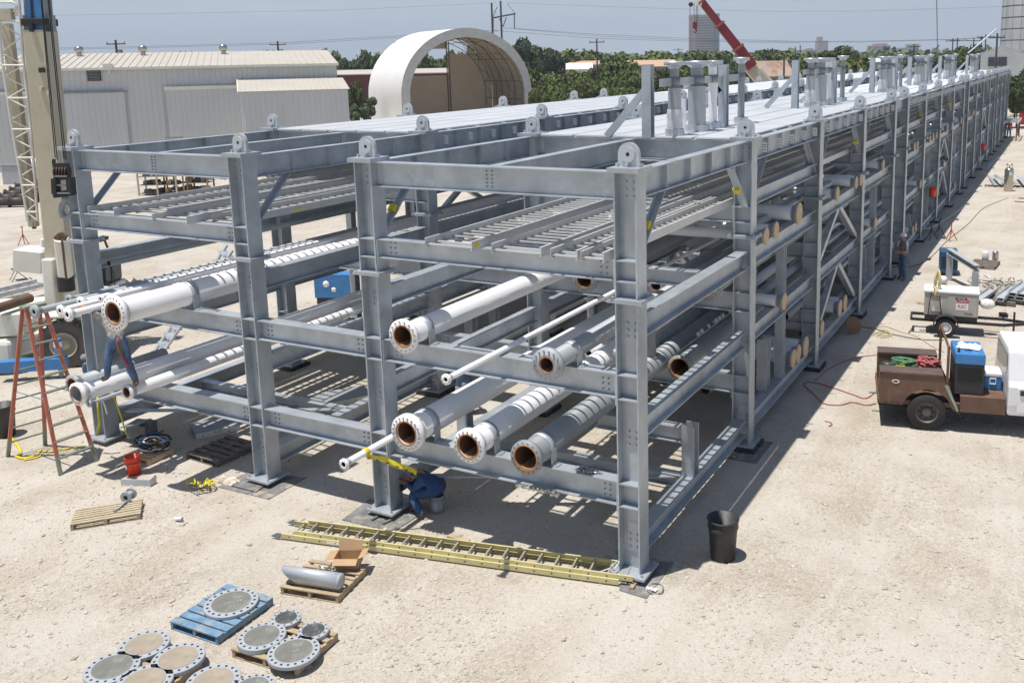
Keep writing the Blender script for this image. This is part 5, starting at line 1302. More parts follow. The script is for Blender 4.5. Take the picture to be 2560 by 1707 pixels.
    b = MB().m(galv_dull); a, c = G(2272,832,.02), G(2285,815,.02); b.bar(a, c, .04,.04); b.bar(c, G(2318,818,.02), .04,.04); b.build('angle_iron_bracket', label='small rusty angle frame on the ground behind the trailer wheel', cat='steel frame')
trailer()
# dark blue welding machine, bent frame etc.
c = G(2345,690); t = thing('welding_machine', 'dark blue square welding machine standing on the yard', 'welder', (c.x+.05, c.y+.1, 0), R_(10))
b = MB().m(bluedk); b.bx(0,.62,0,.9,.12,.92); b.build('case', parent=t, bevel=.02)
b = MB().m(ink)
for k in range(4): b.bx(.04,.58,-.01,-.002,.3+k*.12,.36+k*.12)
b.build('front_panel', parent=t); b = MB().m(galv_dull); b.bar((.1,.1,.98),(.5,.1,.98),.03,.03); b.bar((.1,.1,.92),(.1,.1,.98),.03,.03); b.bar((.5,.1,.92),(.5,.1,.98),.03,.03); b.build('lifting_handle', parent=t)
b = MB().m(black_pl); b.bx(.02,.6,.05,.85,0,.12); b.build('skid', parent=t)
p1, p2 = G(2372,700), G(2436,731)
t = thing('bent_beam_frame', 'grey steel beam on two legs forming an arch behind the trailer', 'steel beam', p1)
d = p2-p1
b = MB().m(greylight); b.bar((0,0,0),(0,0,1.0),.28,.2); b.build('leg', parent=t); b = MB().m(greylight); b.bar(d, d+UP*.75,.28,.2); b.build('leg', parent=t)
b = MB().m(greylight); b.ibeam(Vector((-.05,0,1.1)), d+Vector((.05,-.05,.88)), .2, .2); b.build('beam', parent=t)
b = MB().m(clothw); q = G(2363,700,.16); b.lathe([(.12,0),(.12,.25),(.14,.25),(.14,0)], q, (-.7,-.7,.1), 20, close=True); b.build('pipe_ring', label='white pipe coupling on the ground by the arched beam leg', cat='pipe ring')
for i, (u, l_) in enumerate(((2463,'left'),(2488,'right'))):
    q = G(u,650,.13); t = thing('gas_cylinder', 'short silver cylinder on the far grey pallet, ' + l_ + ' one', 'cylinder', q)
    MB().m(stainless if i else clothw).lathe([(.01,0),(.11,0),(.12,.02),(.12,.3),(.09,.36),(.01,.37)], n=18).build('tank', parent=t); MB().m(galv_dull).lathe([(.121,.08),(.128,.08),(.128,.1),(.121,.1)], n=18, close=True).build('band', parent=t)
b = MB(); rnd = random.Random(6); q = G(2485,715)
for k in range(70):
    p = q+Vector((rnd.uniform(-.75,.75), rnd.uniform(-.5,.5), rnd.uniform(.02,.22))); e = Vector((rnd.uniform(-.2,.2), rnd.uniform(-.2,.2), rnd.uniform(-.08,.1)))
    b.m([steel, galv_dull, galv_light, leather][k % 4]); b.bar(p, p+e, .04, .03)
b.build('scrap_heap', label='heap of small steel scrap behind the trailer', cat='scrap')
# stacked channel sections on dunnage
for i, (u, v, n_) in enumerate(((2455,768,1),(2505,770,2),(2535,765,3),(2556,768,3))):
    q = G(u-10,v-5); t = thing('steel_channel', ['pale steel channel right behind the trailer','steel channels stacked on dunnage, second bundle from the trailer','steel channels stacked on dunnage, third bundle from the trailer','steel channels stacked on dunnage, rightmost bundle cut by the photo edge'][i], 'steel channel', q, R_(-8))
    for k in range(n_):
        MB().m(galv_light).sweep([(-.16,0),(.16,0),(.16,.1),(.14,.1),(.14,.015),(-.14,.015),(-.14,.1),(-.16,.1)], (k*.05,0,.16+k*.11),(k*.05+.1,1.7,.16+k*.11)).build('channel', parent=t)
    b = MB().m(wood_dark); b.bx(-.3,.5,.1,.25,0,.155); b.bx(-.3,.5,1.3,1.45,0,.155); b.build('dunnage', parent=t)
# dewar
q = Vector((2.72,48.9,0)); t = thing('liquid_gas_dewar', 'tall stainless gas cylinder standing at the far right', 'gas cylinder', q)
MB().m(stainless).lathe([(.01,.0),(.24,0),(.255,.03),(.255,1.28),(.22,1.38),(.1,1.43),(.01,1.44)], n=28).build('tank', parent=t)
MB().m(stainless).lathe([(.16,1.62),(.19,1.62),(.19,1.66),(.16,1.66)], n=20, close=True).build('guard_ring', parent=t)
for a in (0.5,2.6,4.7): MB().m(stainless).tube((.17*math.cos(a),.17*math.sin(a),1.38),(.17*math.cos(a),.17*math.sin(a),1.63),.02,6).build('guard_post', parent=t)
MB().m(steel).tube((0,0,1.42),(0,0,1.58),.04,8).build('valve', parent=t); MB().m(label_w).bx(.04,.16,-.262,-.256,1.0,1.16).build('label_plate', parent=t)
t = thing('angle_stack', 'pile of bright angle iron lying behind the stainless cylinder', 'steel stack', (1.9,50.5,0), R_(8)); rnd = random.Random(9)
for k in range(9): 
    b = MB().m(galv_light if k % 2 else galv); x = k*.32; b.bar((x,0,.12+(k%3)*.09),(x+rnd.uniform(-.5,.5),4.2,.12+(k%3)*.09),.2,.02); b.build('angle', parent=t)
MB().m(wood_dark).bx(-.6,3,.2,.4,0,.1).build('dunnage', parent=t)
b = MB().m(wood); 
for i, (a, c) in enumerate((((2545,495),(2600,497)),((2537,503),(2600,508)))):
    MB().m(wood).bar(G(*a,.04), G(*c,.04), .12,.05).build('timber', label='long board lying at the right edge, ' + ('far' if i == 0 else 'near') + ' one', cat='timber')
# stands
def stand3(u, v, m, label, h=.85, z=0):
    q = G(u, v); t = thing('pipe_stand', label, 'pipe stand', q)
    for k in range(3):
        a = 2*PI*k/3+.4; MB().m(m).tube((.28*math.cos(a),.28*math.sin(a),0),(0,0,h*.62),.018,6).build('leg', parent=t)
    MB().m(m).tube((0,0,h*.35),(0,0,h),.022,8).build('post', parent=t); b = MB().m(m); b.bar((-.1,0,h+.06),(0,0,h),.03,.03); b.bar((.1,0,h+.06),(0,0,h),.03,.03); b.build('vee_head', parent=t)
stand3(2328,600,black_pl,'black pipe stand by the shadow edge, left of the pair'); stand3(2347,592,black_pl,'black pipe stand by the shadow edge, right of the pair'); stand3(2377,602,red,'red pipe stand alone on the sunlit gravel right of the black ones')
stand3(60,612,red,'red pipe stand on the yard behind the white crane box')
b = MB().m(orangeb); 
for i, (y, z, l_) in enumerate(((32.9,1.75,'near'),(60.5,1.4,'far'))):
    t = thing('bucket', 'red bucket hanging on the right rack face, the %s one' % l_, 'bucket', (.34,y,z)); MB().m(orangeb).lathe([(.01,0),(.15,0),(.18,.42),(.165,.42),(.14,.02)], n=18).build('body', parent=t); MB().m(steel).path([(.17,0,.42),(.1,0,.58),(0,0,.63),(-.1,0,.58),(-.17,0,.42)], .008, 5).build('handle', parent=t)
# loose round plywood cap on the ground
t = thing('wood_disc', 'round brown disc leaning by the right rack in the shade', 'disc', (.05+.35,15.1,.0), 0); MB().m(mat('brown_board',(.19,.12,.06),rough=.8)).tube((0,0,.27),(.02,-.02,.28),.26,24,caps=True).build('disc', parent=t)
# platform sticking out at the far end
t = thing('work_platform', 'grey ladder-like steel platform sticking out of the far end of the right rack', 'platform', (.2,84,0))
for x in (0, 1.2): MB().m(galv_light).bar((x,0,1.75),(x,7,1.75),.08,.2).build('side_beam', parent=t)
for k in range(12): MB().m(galv_light).bar((0,.3+k*.58,1.8),(1.2,.3+k*.58,1.8),.12,.05).build('rung', parent=t)
for k in (1, 6): MB().m(redcrane).bar((1.1,k,0),(1.1,k,1.64),.1,.1).build('trestle', parent=t)
c = G(2550,318); t = thing('red_container', 'dark red tool container beyond the far end of the right rack', 'container', (.4,108,0)); MB().m(red).bx(0,2.2,0,3,.1,1.6).build('box_body', parent=t); MB().m(redcrane).bx(-.05,2.25,-.05,3.05,1.602,1.68).build('lid', parent=t)
b = MB(); rnd = random.Random(14)
for k in range(40):
    p = Vector((rnd.uniform(.5,9), rnd.uniform(112,135), rnd.uniform(.1,.6))); b.m([steel, galv_dull, redcrane, wood][k % 4]); b.bar(p, p+Vector((rnd.uniform(-1.5,1.5), rnd.uniform(-1.5,1.5), rnd.uniform(0,.3))), .25,.2)
b.build('steel_pile', label='scattered steel and crates past the far end of the right rack', cat='steel pile')
# ================================================================ background
def B(u, v, D): return at(u, v, D=D)
def gz(u, D):
    p = at(u, 400, D=D); return Vector((p.x, p.y, 0))
def zh(u, v, D): return at(u, v, D=D).z
# --- metal shed and annex
def shed():
    a = gz(-70, 78.2); dirv = (RT*math.cos(R_(20)) + FW*math.sin(R_(20))).normalized(); ang = math.atan2(dirv.y, dirv.x)
    # length so that the right corner falls at u=842
    lo, hi = 10, 80
    def U(p):
        d = Vector(p)-CV; M_ = CM.T @ np.array(d); return 1280+PPX+FPX*M_[0]/-M_[2]
    for _ in range(40):
        m_ = (lo+hi)/2
        if U(a+dirv*m_+UP*8) < 842: lo = m_
        else: hi = m_
    Lg = lo; H = 8.55; dep = 22
    t = thing('metal_shed', 'long pale corrugated metal shed with tan roof, behind the left crane', 'shed', a, ang)
    pitch = .45
    def wallprof(L0, h0, h1, x0=0, y=0):
        b = MB().m(shedwall); n = int(L0/pitch)
        vs = []; 
        for k in range(n+1):
            x = x0 + k*pitch
            for dx, dy in ((0,0),(.16,0),(.19,-.05),(.26,-.05),(.29,0)):
                if x+dx <= x0+L0: vs.append((x+dx, y+dy))
        vs.append((x0+L0, y)); m_ = len(vs)
        b.add([(x,yy,h0) for x, yy in vs]+[(x,yy,h1) for x, yy in vs], [(i,i+1,m_+i+1,m_+i) for i in range(m_-1)], False); return b
    wallprof(Lg, 0, H).build('front_wall', parent=t)
    b = MB().m(shedwall); b.poly([(Lg,0,0),(Lg,dep,0),(Lg,dep,H),(Lg,dep/2,H+1.35),(Lg,0,H)], -.05, (1,0,0)); b.build('gable_wall', parent=t)
    b = MB().m(shedroof)
    b.poly([(-.2,-.3,H-.04),(Lg+.15,-.3,H-.04),(Lg+.15,dep/2,H+1.37),(-.2,dep/2,H+1.37)], .05, (0,0,1)); b.poly([(-.2,dep+.3,H-.04),(Lg+.15,dep+.3,H-.04),(Lg+.15,dep/2,H+1.37),(-.2,dep/2,H+1.37)], .05, (0,0,1))
    for k in range(int(Lg/.6)):
        x = k*.6; b.bar((x,-.3,H+.04),(x,dep/2,H+1.45),.05,.06)
    b.build('roof', parent=t)
    b = MB().m(creamw); b.bx(-.2,Lg+.15,-.42,-.301,H-.2,H+.02); b.build('gutter', parent=t)
    def X(u):  # local x of a photo column on the wall plane
        lo, hi = 0, Lg
        for _ in range(30):
            m_ = (lo+hi)/2
            if U(a+dirv*m_+UP*5) < u: lo = m_
            else: hi = m_
        return lo
    def Zw(u, v): x = X(u); p = a+dirv*x; return at(u, v, D=(p-CV).dot(FW)).z
    b = MB().m(galv_light); x0, x1 = X(418), X(604); wallprof_ = wallprof(x1-x0, 0, Zw(500,224), x0, -.25); wallprof_.build('sliding_door', parent=t)
    b = MB().m(creamw); b.bx(x0-.1,x1,-.42,-.26,Zw(500,224),Zw(500,218)+.1); b.build('door_track', parent=t)
    x2, x3 = X(142), X(325); wallprof(x3-x2-.3, 0, Zw(230,233), x2, -.25).build('sliding_door', parent=t)
    b = MB().m(galv_dull); b.bx(x2,x3,-.4,-.26,Zw(230,233),Zw(230,233)+.14); b.build('door_track', parent=t)
    xa = X(95); wallprof(xa-.2, 0, Zw(50,236), .1, -.25).build('sliding_door', parent=t); b = MB().m(creamw); b.bx(0,xa,-.42,-.26,Zw(50,236),Zw(50,236)+.22); b.build('door_track', parent=t)
    fx, fz = X(245), Zw(245,187)
    b = MB().m(ink); b.bx(fx-.52,fx+.52,-.12,-.06,fz-.5,fz+.5); f = b.build('wall_fan', parent=t)
    b = MB().m(galv_dull)
    for k in range(7): b.bx(fx-.45,fx+.45,-.15,-.125,fz-.42+k*.13,fz-.37+k*.13)
    b.build('louvres', parent=f)
    b = MB().m(rust_ring); b.bx(fx-.56,fx+.56,-.1,-.055,fz-.56,fz-.5); b.bx(fx-.56,fx+.56,-.1,-.055,fz+.5,fz+.56); b.build('fan_frame', parent=f)
    lx, lz = X(283), Zw(283,168); b = MB().m(creamw); b.bx(lx-.38,lx+.38,-.75,-.1,lz-.15,lz+.28); b.bx(lx-.05,lx+.1,-.3,-.1,lz-.6,lz-.15); b.build('wall_light', parent=t)
    MT = Matrix.Translation(a) @ Matrix.Rotation(ang, 4, 'Z')
    for i, u in enumerate((154, 329, 549)):
        x = X(u)+.6; p = MT @ Vector((x, dep*.40, H+1.12))
        q = thing('roof_ventilator', ['round turbine vent on the shed roof right of the crane boom','round turbine vent on the shed roof in front of a utility pole','round turbine vent on the shed roof in front of the trees'][i], 'roof vent', p)
        MB().m(galv_light).tube((0,0,-.1),(0,0,.3),.22,14).build('neck', parent=q); MB().m(stainless).lathe([(.2,.3),(.36,.4),(.42,.62),(.36,.85),(.15,.95),(.01,.96)], n=20).build('turbine', parent=q)
    # annex
    ax0, ax1, dp = X(603), X(603)+8.8, 5.6
    ta = thing('shed_annex', 'lower pale annex with tan lean-to roof at the right end of the shed', 'annex', MT @ Vector((ax0, -dp, 0)), ang)
    He, Hb = 6.25, 7.15; W2 = 8.9
    wp = wallprof(W2, 0, He); wp.build('front_wall', parent=ta)
    MB().m(mat('white_wall',(.72,.72,.71),rough=.6,var=.03,scale=.5)).poly([(0,.0,0),(0,dp-.3,0),(0,dp-.3,Hb),(0,0,He)], -.05, (1,0,0)).build('side_wall', parent=ta)
    MB().m(shedwall).poly([(W2,.0,0),(W2,dp-.3,0),(W2,dp-.3,Hb),(W2,0,He)], .05, (1,0,0)).build('side_wall', parent=ta)
    b = MB().m(shedroof); b.poly([(-.15,-.2,He),(W2+.2,-.2,He),(W2+.2,dp-.3,Hb+.03),(-.15,dp-.3,Hb+.03)], .06, (0,0,1))
    for k in range(int(W2/.45)): b.bar((k*.45,-.2,He+.08),(k*.45,dp-.3,Hb+.11),.05,.05)
    b.build('roof', parent=ta)
    MB().m(creamw).bar((-.18,-.25,He+.0),(-.18,dp-.3,Hb+.05),.1,.2).build('rake_trim', parent=ta)
    return a, dirv, U
sh_a, sh_d, U_ = shed()

# --- fabric shelter
def tent():
    axd = (FW*.83 - RT*.56).normalized(); crs = Vector((axd.y, -axd.x, 0)); 
    if crs.dot(RT) < 0: crs = -crs
    base = gz(1012, 128); W_ = 20.6; H = 13.2; L0 = 12.0
    t = thing('fabric_shelter', 'big white arched fabric shelter with open front and truss ribs inside', 'shelter', base, math.atan2(crs.y, crs.x))
    # local: x across, y along axis (into the shelter)
    def arch(k, n=40, ins=0):
        s = k/n; leg = 4.0; a_len = leg; r = W_/2-ins; ry = (H-4.0)-ins
        # straight-ish legs then ellipse
        if s < .14: return (ins+.35*math.sin(s/.14*PI)*-1*0, 0+s/.14*4.0)
        if s > .86: return (W_-ins, (1-s)/.14*4.0)
        q = (s-.14)/.72*PI; return (W_/2-r*math.cos(q), 4.0+ry*math.sin(q))
    n = 48
    def shell(ins, y0, y1, m_, name, sm=True):
        b = MB().m(m_); P = [arch(k, n, ins) for k in range(n+1)]
        b.add([(x,y0,z) for x, z in P]+[(x,y1,z) for x, z in P], [(i,i+1,n+2+i,n+1+i) for i in range(n)], sm); return b.build(name, parent=t)
    shell(0, 0, L0, fabric, 'outer_cover'); shell(.12, .01, L0, fabric_in, 'inner_lining')
    b = MB().m(mat('grey_valance',(.55,.54,.51),rough=.7,var=.12,scale=1.5,bump=.6,bscale=2)); P = [arch(k, n, 0) for k in range(n+1)]; Q = [arch(k, n, 1.25) for k in range(n+1)]
    b.add([(x,-.06,z+.05) for x, z in P]+[(x,-.06,z) for x, z in Q], [(i,i+1,n+2+i,n+1+i) for i in range(n)], False); b.add([(x,0.0,z+.05) for x, z in P]+[(x,0.0,z) for x, z in Q], [(i,i+1,n+2+i,n+1+i) for i in range(n)], False)
    b.build('front_valance', parent=t)
    # trusses
    for y in (.6, 4.4, 8.2, 11.8):
        b = MB().m(mat('brown_steel_truss',(.16,.13,.11),rough=.7,var=.15)); A = [arch(k, 24, .3) for k in range(25)]; C_ = [arch(k, 24, 1.35) for k in range(25)]
        for P2 in (A, C_): b.path([(x,y,z) for x, z in P2], .055, 5)
        for k in range(24):
            p, q = (A[k], C_[k+1]) if k % 2 else (C_[k], A[k+1]); b.tube((p[0],y,p[1]),(q[0],y,q[1]),.035,4)
        b.build('truss_rib', parent=t)
    b = MB().m(MATS['brown_steel_truss'])
    for k in (5, 9, 14, 24, 34, 39, 43): x, z = arch(k, n, 1.3); b.tube((x,.6,z),(x,11.8,z),.05,5)
    b.build('purlins', parent=t)
    # back wall with its open bay
    yb = 11.9; b = MB().m(fabric_in); P = [arch(k, n, .15) for k in range(n+1)]
    zl, zt = 6.6, 10.6
    def strip(x0, x1, z0, z1):
        b.bx(x0, x1, yb, yb+.05, z0, z1)
    NX = 30
    for k in range(NX):
        x = .3 + (W_-.6)*(k+.5)/NX; w2 = (W_-.6)/NX/2
        u_ = abs(x-W_/2)/(W_/2-.15); top = 4.0+(H-4.0-.15)*math.sqrt(max(0,1-u_*u_)) if u_ < 1 else 4
        if x < 13.2:
            strip(x-w2, x+w2, 0, min(zl, top)); 
            if top > zt: strip(x-w2, x+w2, zt, top)
        else: strip(x-w2, x+w2, 0, min(top, 9.8 if x < 16 else top))
    b.build('back_wall', parent=t)
    for x in (4.6, 12.9):
        b = MB().m(MATS['brown_steel_truss']); b.tube((x-.2,yb-.2,0),(x-.2,yb-.2,11.6),.08,6); b.tube((x+.2,yb-.2,0),(x+.2,yb-.2,11.6),.08,6)
        for k in range(22): b.tube((x-.2 if k%2 else x+.2,yb-.2,k*.52),(x+.2 if k%2 else x-.2,yb-.2,k*.52+.52),.03,4)
        b.build('back_post', parent=t)
tent()

# --- mobile crane at the left
def crane():
    Dc = 27.0; px = FPX/Dc
    o = gz(165, Dc)
    t = thing('mobile_crane', 'cream rough terrain crane with raised boom at the left edge', 'crane', o)
    def C(u, v, dd=0): return B(u, v, Dc+dd) - o
    def PT(name, b, **k): return b.build(name, parent=t, **k)
    p0, p1 = C(163,715), C(100,75)
    PT('boom', MB().m(cream).bar(p0, p1, .67, .62, up=FW), bevel=.03)
    p2 = C(86,-110)
    b = MB().m(blue); b.bar(p1, p2, .42, .46, up=FW); b.m(galv_dull); b.bar(p1-RT*.24, p2-RT*.24, .10, .40, up=FW); b.bar(p1+RT*.24, p2+RT*.24, .10, .40, up=FW); b.m(ink).bar(p1-RT*.05-FW*.24, p2-RT*.05-FW*.24, .06, .03, up=FW); PT('inner_boom', b)
    b = MB().m(ink); b.bar(C(100,66), C(98,48), .70, .66, up=FW); b.m(greypaint); b.bar(C(101,80), C(97,38)-FW*.0, .78, .3, up=FW); PT('boom_collar', b, bevel=.02)
    for s in (-1, 1): PT('wear_pad', MB().m(ink).bar(C(100+s*21,80,-.36), C(99+s*21,60,-.36), .1, .07, up=FW))
    b = MB().m(cream)
    for u, v in ((119,232),(100,222)): b.bar(C(u,v,-.33), C(u+7,v+1,-.36), .12, .08, up=FW)
    b.m(ink).bar(C(104,170,-.33), C(105,182,-.34), .16, .05, up=FW); PT('boom_bracket', b)
    # cables and block hang plumb from the boom head, which leans out over the rack
    Dh = 19.0; kk = Dh/Dc
    def C2(u, v, dd=0): return B(u, v, Dh+dd) - o
    for i, (q0, q1) in enumerate((((97,-60),(138,395)), ((99,-60),(143,400)), ((114,-60),(160,398)), ((117,-60),(165,400)))):
        PT('hoist_cable', MB().m(ink).tube(C2(*q0), C2(*q1), .011, 5))
    hb = bpy.data.objects.new('hook_block', None); COL.objects.link(hb); hb.parent = t; hb.empty_display_size = .1
    def HB(name, b): return b.build(name, parent=hb)
    b = MB().m(ink)
    for dd in (-.06, .1): b.bar(C2(152,408,dd), C2(156,450,dd), .33, .04, up=FW)
    b.bar(C2(139,446,-.05), C2(141,484,-.05), .09, .2, up=FW); b.bar(C2(176,444,-.05), C2(180,488,-.05), .10, .2, up=FW); b.bar(C2(153,478), C2(156,492), .26, .2, up=FW); b.bar(C2(134,410), C2(135,398), .05,.05, up=FW); HB('side_plates', b)
    for k in range(5): HB('sheave', MB().m(mat('sheave_red_brown',(.07,.025,.02),rough=.6)).tube(C2(140+k*7,430), C2(143+k*7,430), .13, 14))
    b = MB().m(galv_dull); b.bar(C2(137,441,-.14), C2(168,441,-.14), .03,.03); b.bar(C2(140,463,-.1), C2(172,463,-.1), .03,.03); b.bar(C2(143,483,-.14), C2(175,483,-.14), .03,.03); HB('cross_pins', b)
    b = MB().m(greypaint); b.path([C2(163,490), C2(162,503), C2(155,513), C2(152,528), C2(157,540), C2(166,545), C2(176,537), C2(178,526)], [.06,.055,.055,.065,.07,.06,.045,.02], 8); b.path([C2(166,504),C2(174,516),C2(179,528)], .018, 5); HB('hook', b)
    # lift cylinder
    b = MB().m(creamw).tube(C(166,705,-.6), C(154,598,-.9), .2, 18); b.m(mat('rust_streak_brown',(.12,.07,.04),rough=.7,var=.3)).bar(C(166,700,-.80), C(155,600,-1.10), .05, .03, up=FW); PT('lift_cylinder', b)
    b = MB().m(MATS['rust_streak_brown']); b.bar(C(153,600,-.95), C(141,588,-.95), .1,.2); b.bar(C(153,600,-.95), C(162,585,-.95), .1,.2); PT('cylinder_fork', b)
    b = MB().m(ink); b.tube(C(163,690,-.62), C(167,726,-.62), .235, 16); PT('cylinder_foot', b)
    b = MB().m(creamw); b.bar(C(140,640,.0), C(150,760,.0), .34, 1.0, up=FW); b.bar(C(190,690,0), C(192,760,0), .2, 1.0, up=FW); b.bar(C(135,745,.1), C(200,752,.1), .5, 1.1); PT('turret', b, bevel=.04)
    # cab
    b = MB().m(creamw); b.bar(C(268,705,2), C(270,745,2), .62, 1.2, up=FW); PT('cab_body', b, bevel=.03)
    b = MB().m(glass); b.bar(C(262,628,2), C(268,704,2), .46, 1.1, up=FW); PT('cab_glass', b, bevel=.05)
    b = MB().m(ink); b.path([C(245,598,1.5),C(262,602,1.5),C(270,622,1.5),C(278,665,1.5),C(280,703,1.5),C(250,706,1.5)], .035, 6); b.bar(C(246,596,2),C(262,598,2),.5,.1); PT('cab_frame', b)
    b = MB().m(ink); b.path([C(276,676,1.2),C(283,676,1.2),C(286,690,1.2),C(288,720,1.2)], .015, 5); PT('grab_rail', b)
    b = MB().m(creamw); b.bar(C(87,622,3), C(87,674,3), .9, .9, up=FW); PT('counterweight_box', b, bevel=.01)
    b = MB().m(label_w); b.tube(C(109,617,2.9), C(109,598,2.9), .1, 14); PT('tank', b)
    # carrier
    def H(u, v, z): return at(u, v, z=z) - o
    a0, a1 = H(-40,862,1.0), H(360,838,1.0)
    dx = (a1-a0).normalized(); up = UP; sd = Vector((-dx.y, dx.x, 0))
    c0 = H(160,862,.68)   # front wheel hub
    c1 = H(345,852,.68)
    for c_ in (c0, c0+sd*2.3):
        wn = bpy.data.objects.new('wheel', None); COL.objects.link(wn); wn.parent = t; wn.location = c_; wn.rotation_euler = (0,0,math.atan2(dx.y,dx.x)); wn.empty_display_size = .1
        R0 = .70; b = MB().m(mat('dusty_tyre',(.13,.115,.10),rough=.9,var=.2)); b.lathe([(.36,-.22),(.6,-.25),(.68,-.22),(.68,.22),(.6,.25),(.36,.22)], (0,.2,0),(0,1,0), 36)
        for k in range(26):
            a = 2*PI*k/26; p = Vector((math.cos(a)*.69, .2, math.sin(a)*.69)); tt = Vector((-math.sin(a),0,math.cos(a))); b.bar(p+Vector((0,-.24,0))-tt*.04, p+Vector((0,.0,0))+tt*.05, .06, .07, up=p.normalized() if False else tt)
        b.build('tyre', parent=wn)
        b = MB().m(cream); b.lathe([(.37,-.26),(.34,-.26),(.30,-.12),(.16,-.08),(.14,-.2),(.01,-.21)], (0,.2,0),(0,1,0), 28); b.build('rim', parent=wn)
    M = Matrix.Translation(c0) @ Matrix.Rotation(math.atan2(dx.y,dx.x), 4, 'Z')
    def bxm(m_, x0, x1, y0, y1, z0, z1): return MB().m(m_).bx(x0,x1,y0,y1,z0,z1,M=M)
    PT('carrier_frame', bxm(creamw, -2.6, 1.25, .15, 1.9, -.25, .35), bevel=.03)
    PT('engine_hood', bxm(creamw, -2.9, -.95, -.1, 1.9, .36, 1.0), bevel=.04)
    PT('fender', bxm(creamw, -.75, .75, -.1, .55, .80, .87), bevel=.02); PT('fender', bxm(creamw, .78, 1.2, -.05, .6, .2, .9), bevel=.03)
    PT('front_counterweight', bxm(creamw, -3.6, -1.2, -.35, 1.6, -.55, .3), bevel=.12)
    PT('winch_drum', MB().m(MATS['rust_streak_brown']).tube(H(-10,772,1.9), H(76,745,1.9), .13, 14))
    b = bxm(blue, -1.35, .35, -1.0, -.7, -.42, -.10); PT('outrigger_beam', b, bevel=.015)
    jq = M @ Vector((.18,-.86,0)); b = MB().m(blue).tube(jq+UP*-.2, jq+UP*.42, .1, 16); b.m(label_w).tube(jq+UP*.2, jq+UP*.34, .103, 16); PT('outrigger_jack', b)
    PT('outrigger_foot', MB().m(galv_dull).tube(Vector((jq.x,jq.y,.0)), Vector((jq.x,jq.y,jq.z-.4+.0)), .06, 10))
    # lattice jib hanging at the left
    jb = bpy.data.objects.new('lattice_jib', None); COL.objects.link(jb); jb.parent = t; jb.empty_display_size = .1
    Lc = [(-14,-60),(5,150),(27,300),(50,430),(70,552)]; Rc = [(42,-60),(58,150),(75,300),(86,430),(94,552)]
    def interp(P, s):
        i = min(int(s*4), 3); f = s*4-i; return (P[i][0]+(P[i+1][0]-P[i][0])*f, P[i][1]+(P[i+1][1]-P[i][1])*f)
    n = 22; b = MB().m(creamw)
    for dd in (-.3, .3):
        for P in (Lc, Rc): b.path([C(*interp(P, k/12), dd*(1-k/24)) for k in range(13)], .045, 6)
    for k in range(n):
        s0, s1 = k/n, (k+1)/n; A0, A1, B0, B1 = interp(Lc,s0), interp(Lc,s1), interp(Rc,s0), interp(Rc,s1)
        for dd in (-.3, .3):
            q = dd*(1-s0/2)
            if k % 2: b.tube(C(*A0,q), C(*B1,q), .022, 5)
            else: b.tube(C(*B0,q), C(*A1,q), .022, 5)
        b.tube(C(*A0,-.3*(1-s0/2)), C(*A1,.3*(1-s0/2)), .02, 5); b.tube(C(*B0,-.3*(1-s0/2)), C(*B1,.3*(1-s0/2)), .02, 5)
        if k % 3 == 0: b.tube(C(*A0,-.3), C(*B0,-.3), .028, 5)
    b.build('lattice', parent=jb)
    b = MB().m(cream); b.bar(C(17,60,.1), C(80,545,.0), .24, .22, up=FW); b.build('inner_mast', parent=jb)
    b = MB().m(cream); b.bar(C(82,545,0), C(85,566,0), .22, .2, up=FW); b.m(MATS['rust_streak_brown']).bar(C(83,555,-.05), C(86,572,-.05), .08,.1); b.build('jib_tip', parent=jb)
    b = MB().m(cream); b.bar(C(-14,38,-.3), C(32,36,-.3), .2, .3); b.m(creamw).path([C(-10,6,-.3),C(30,6,-.3),C(44,14,-.3),C(34,30,-.3)], .04, 6); b.poly([C(33,40,-.3),C(50,40,-.3),C(50,16,-.3)], .06, FW); b.build('head_bracket', parent=jb)
crane()
# stuff round the crane
b_ = None
for i, (A, Bq, l_) in enumerate((((-10,740),(130,706),'upper'), ((-10,772),(115,738),'lower'))):
    a, c = G(*A, .15), G(*Bq, .15); d = (c-a); an = math.atan2(d.y, d.x)
    t = thing('stored_ladder_rack', 'galvanised ladder frame stored flat behind the crane engine, %s one' % l_, 'steel frame', a, an)
    for y in (0, .85): MB().m(galv_light).bx(0, d.length, y, y+.05, -.1, .06).build('side_rail', parent=t)
    b = MB().m(galv)
    for k in range(int(d.length/.45)): b.bx(.2+k*.45,.24+k*.45,.05,.85,-.02,.02)
    b.build('rungs', parent=t)
def chair():
    q = G(47,700); t = thing('folding_chair', 'black metal folding chair standing alone on the yard at left', 'chair', q, R_(-20)); s = .22
    MB().m(black_pl).bx(-s,s,-.2,.2,.44,.47).build('seat', parent=t, bevel=.01); MB().m(black_pl).bx(-s,s,.24,.26,.66,.88).build('backrest', parent=t, bevel=.01)
    for x in (-s, s):
        MB().m(black_pl).tube((x,-.28,0),(x,.25,.9),.013,6).build('leg', parent=t); MB().m(black_pl).tube((x,.3,0),(x,-.12,.46),.013,6).build('leg', parent=t)
chair()
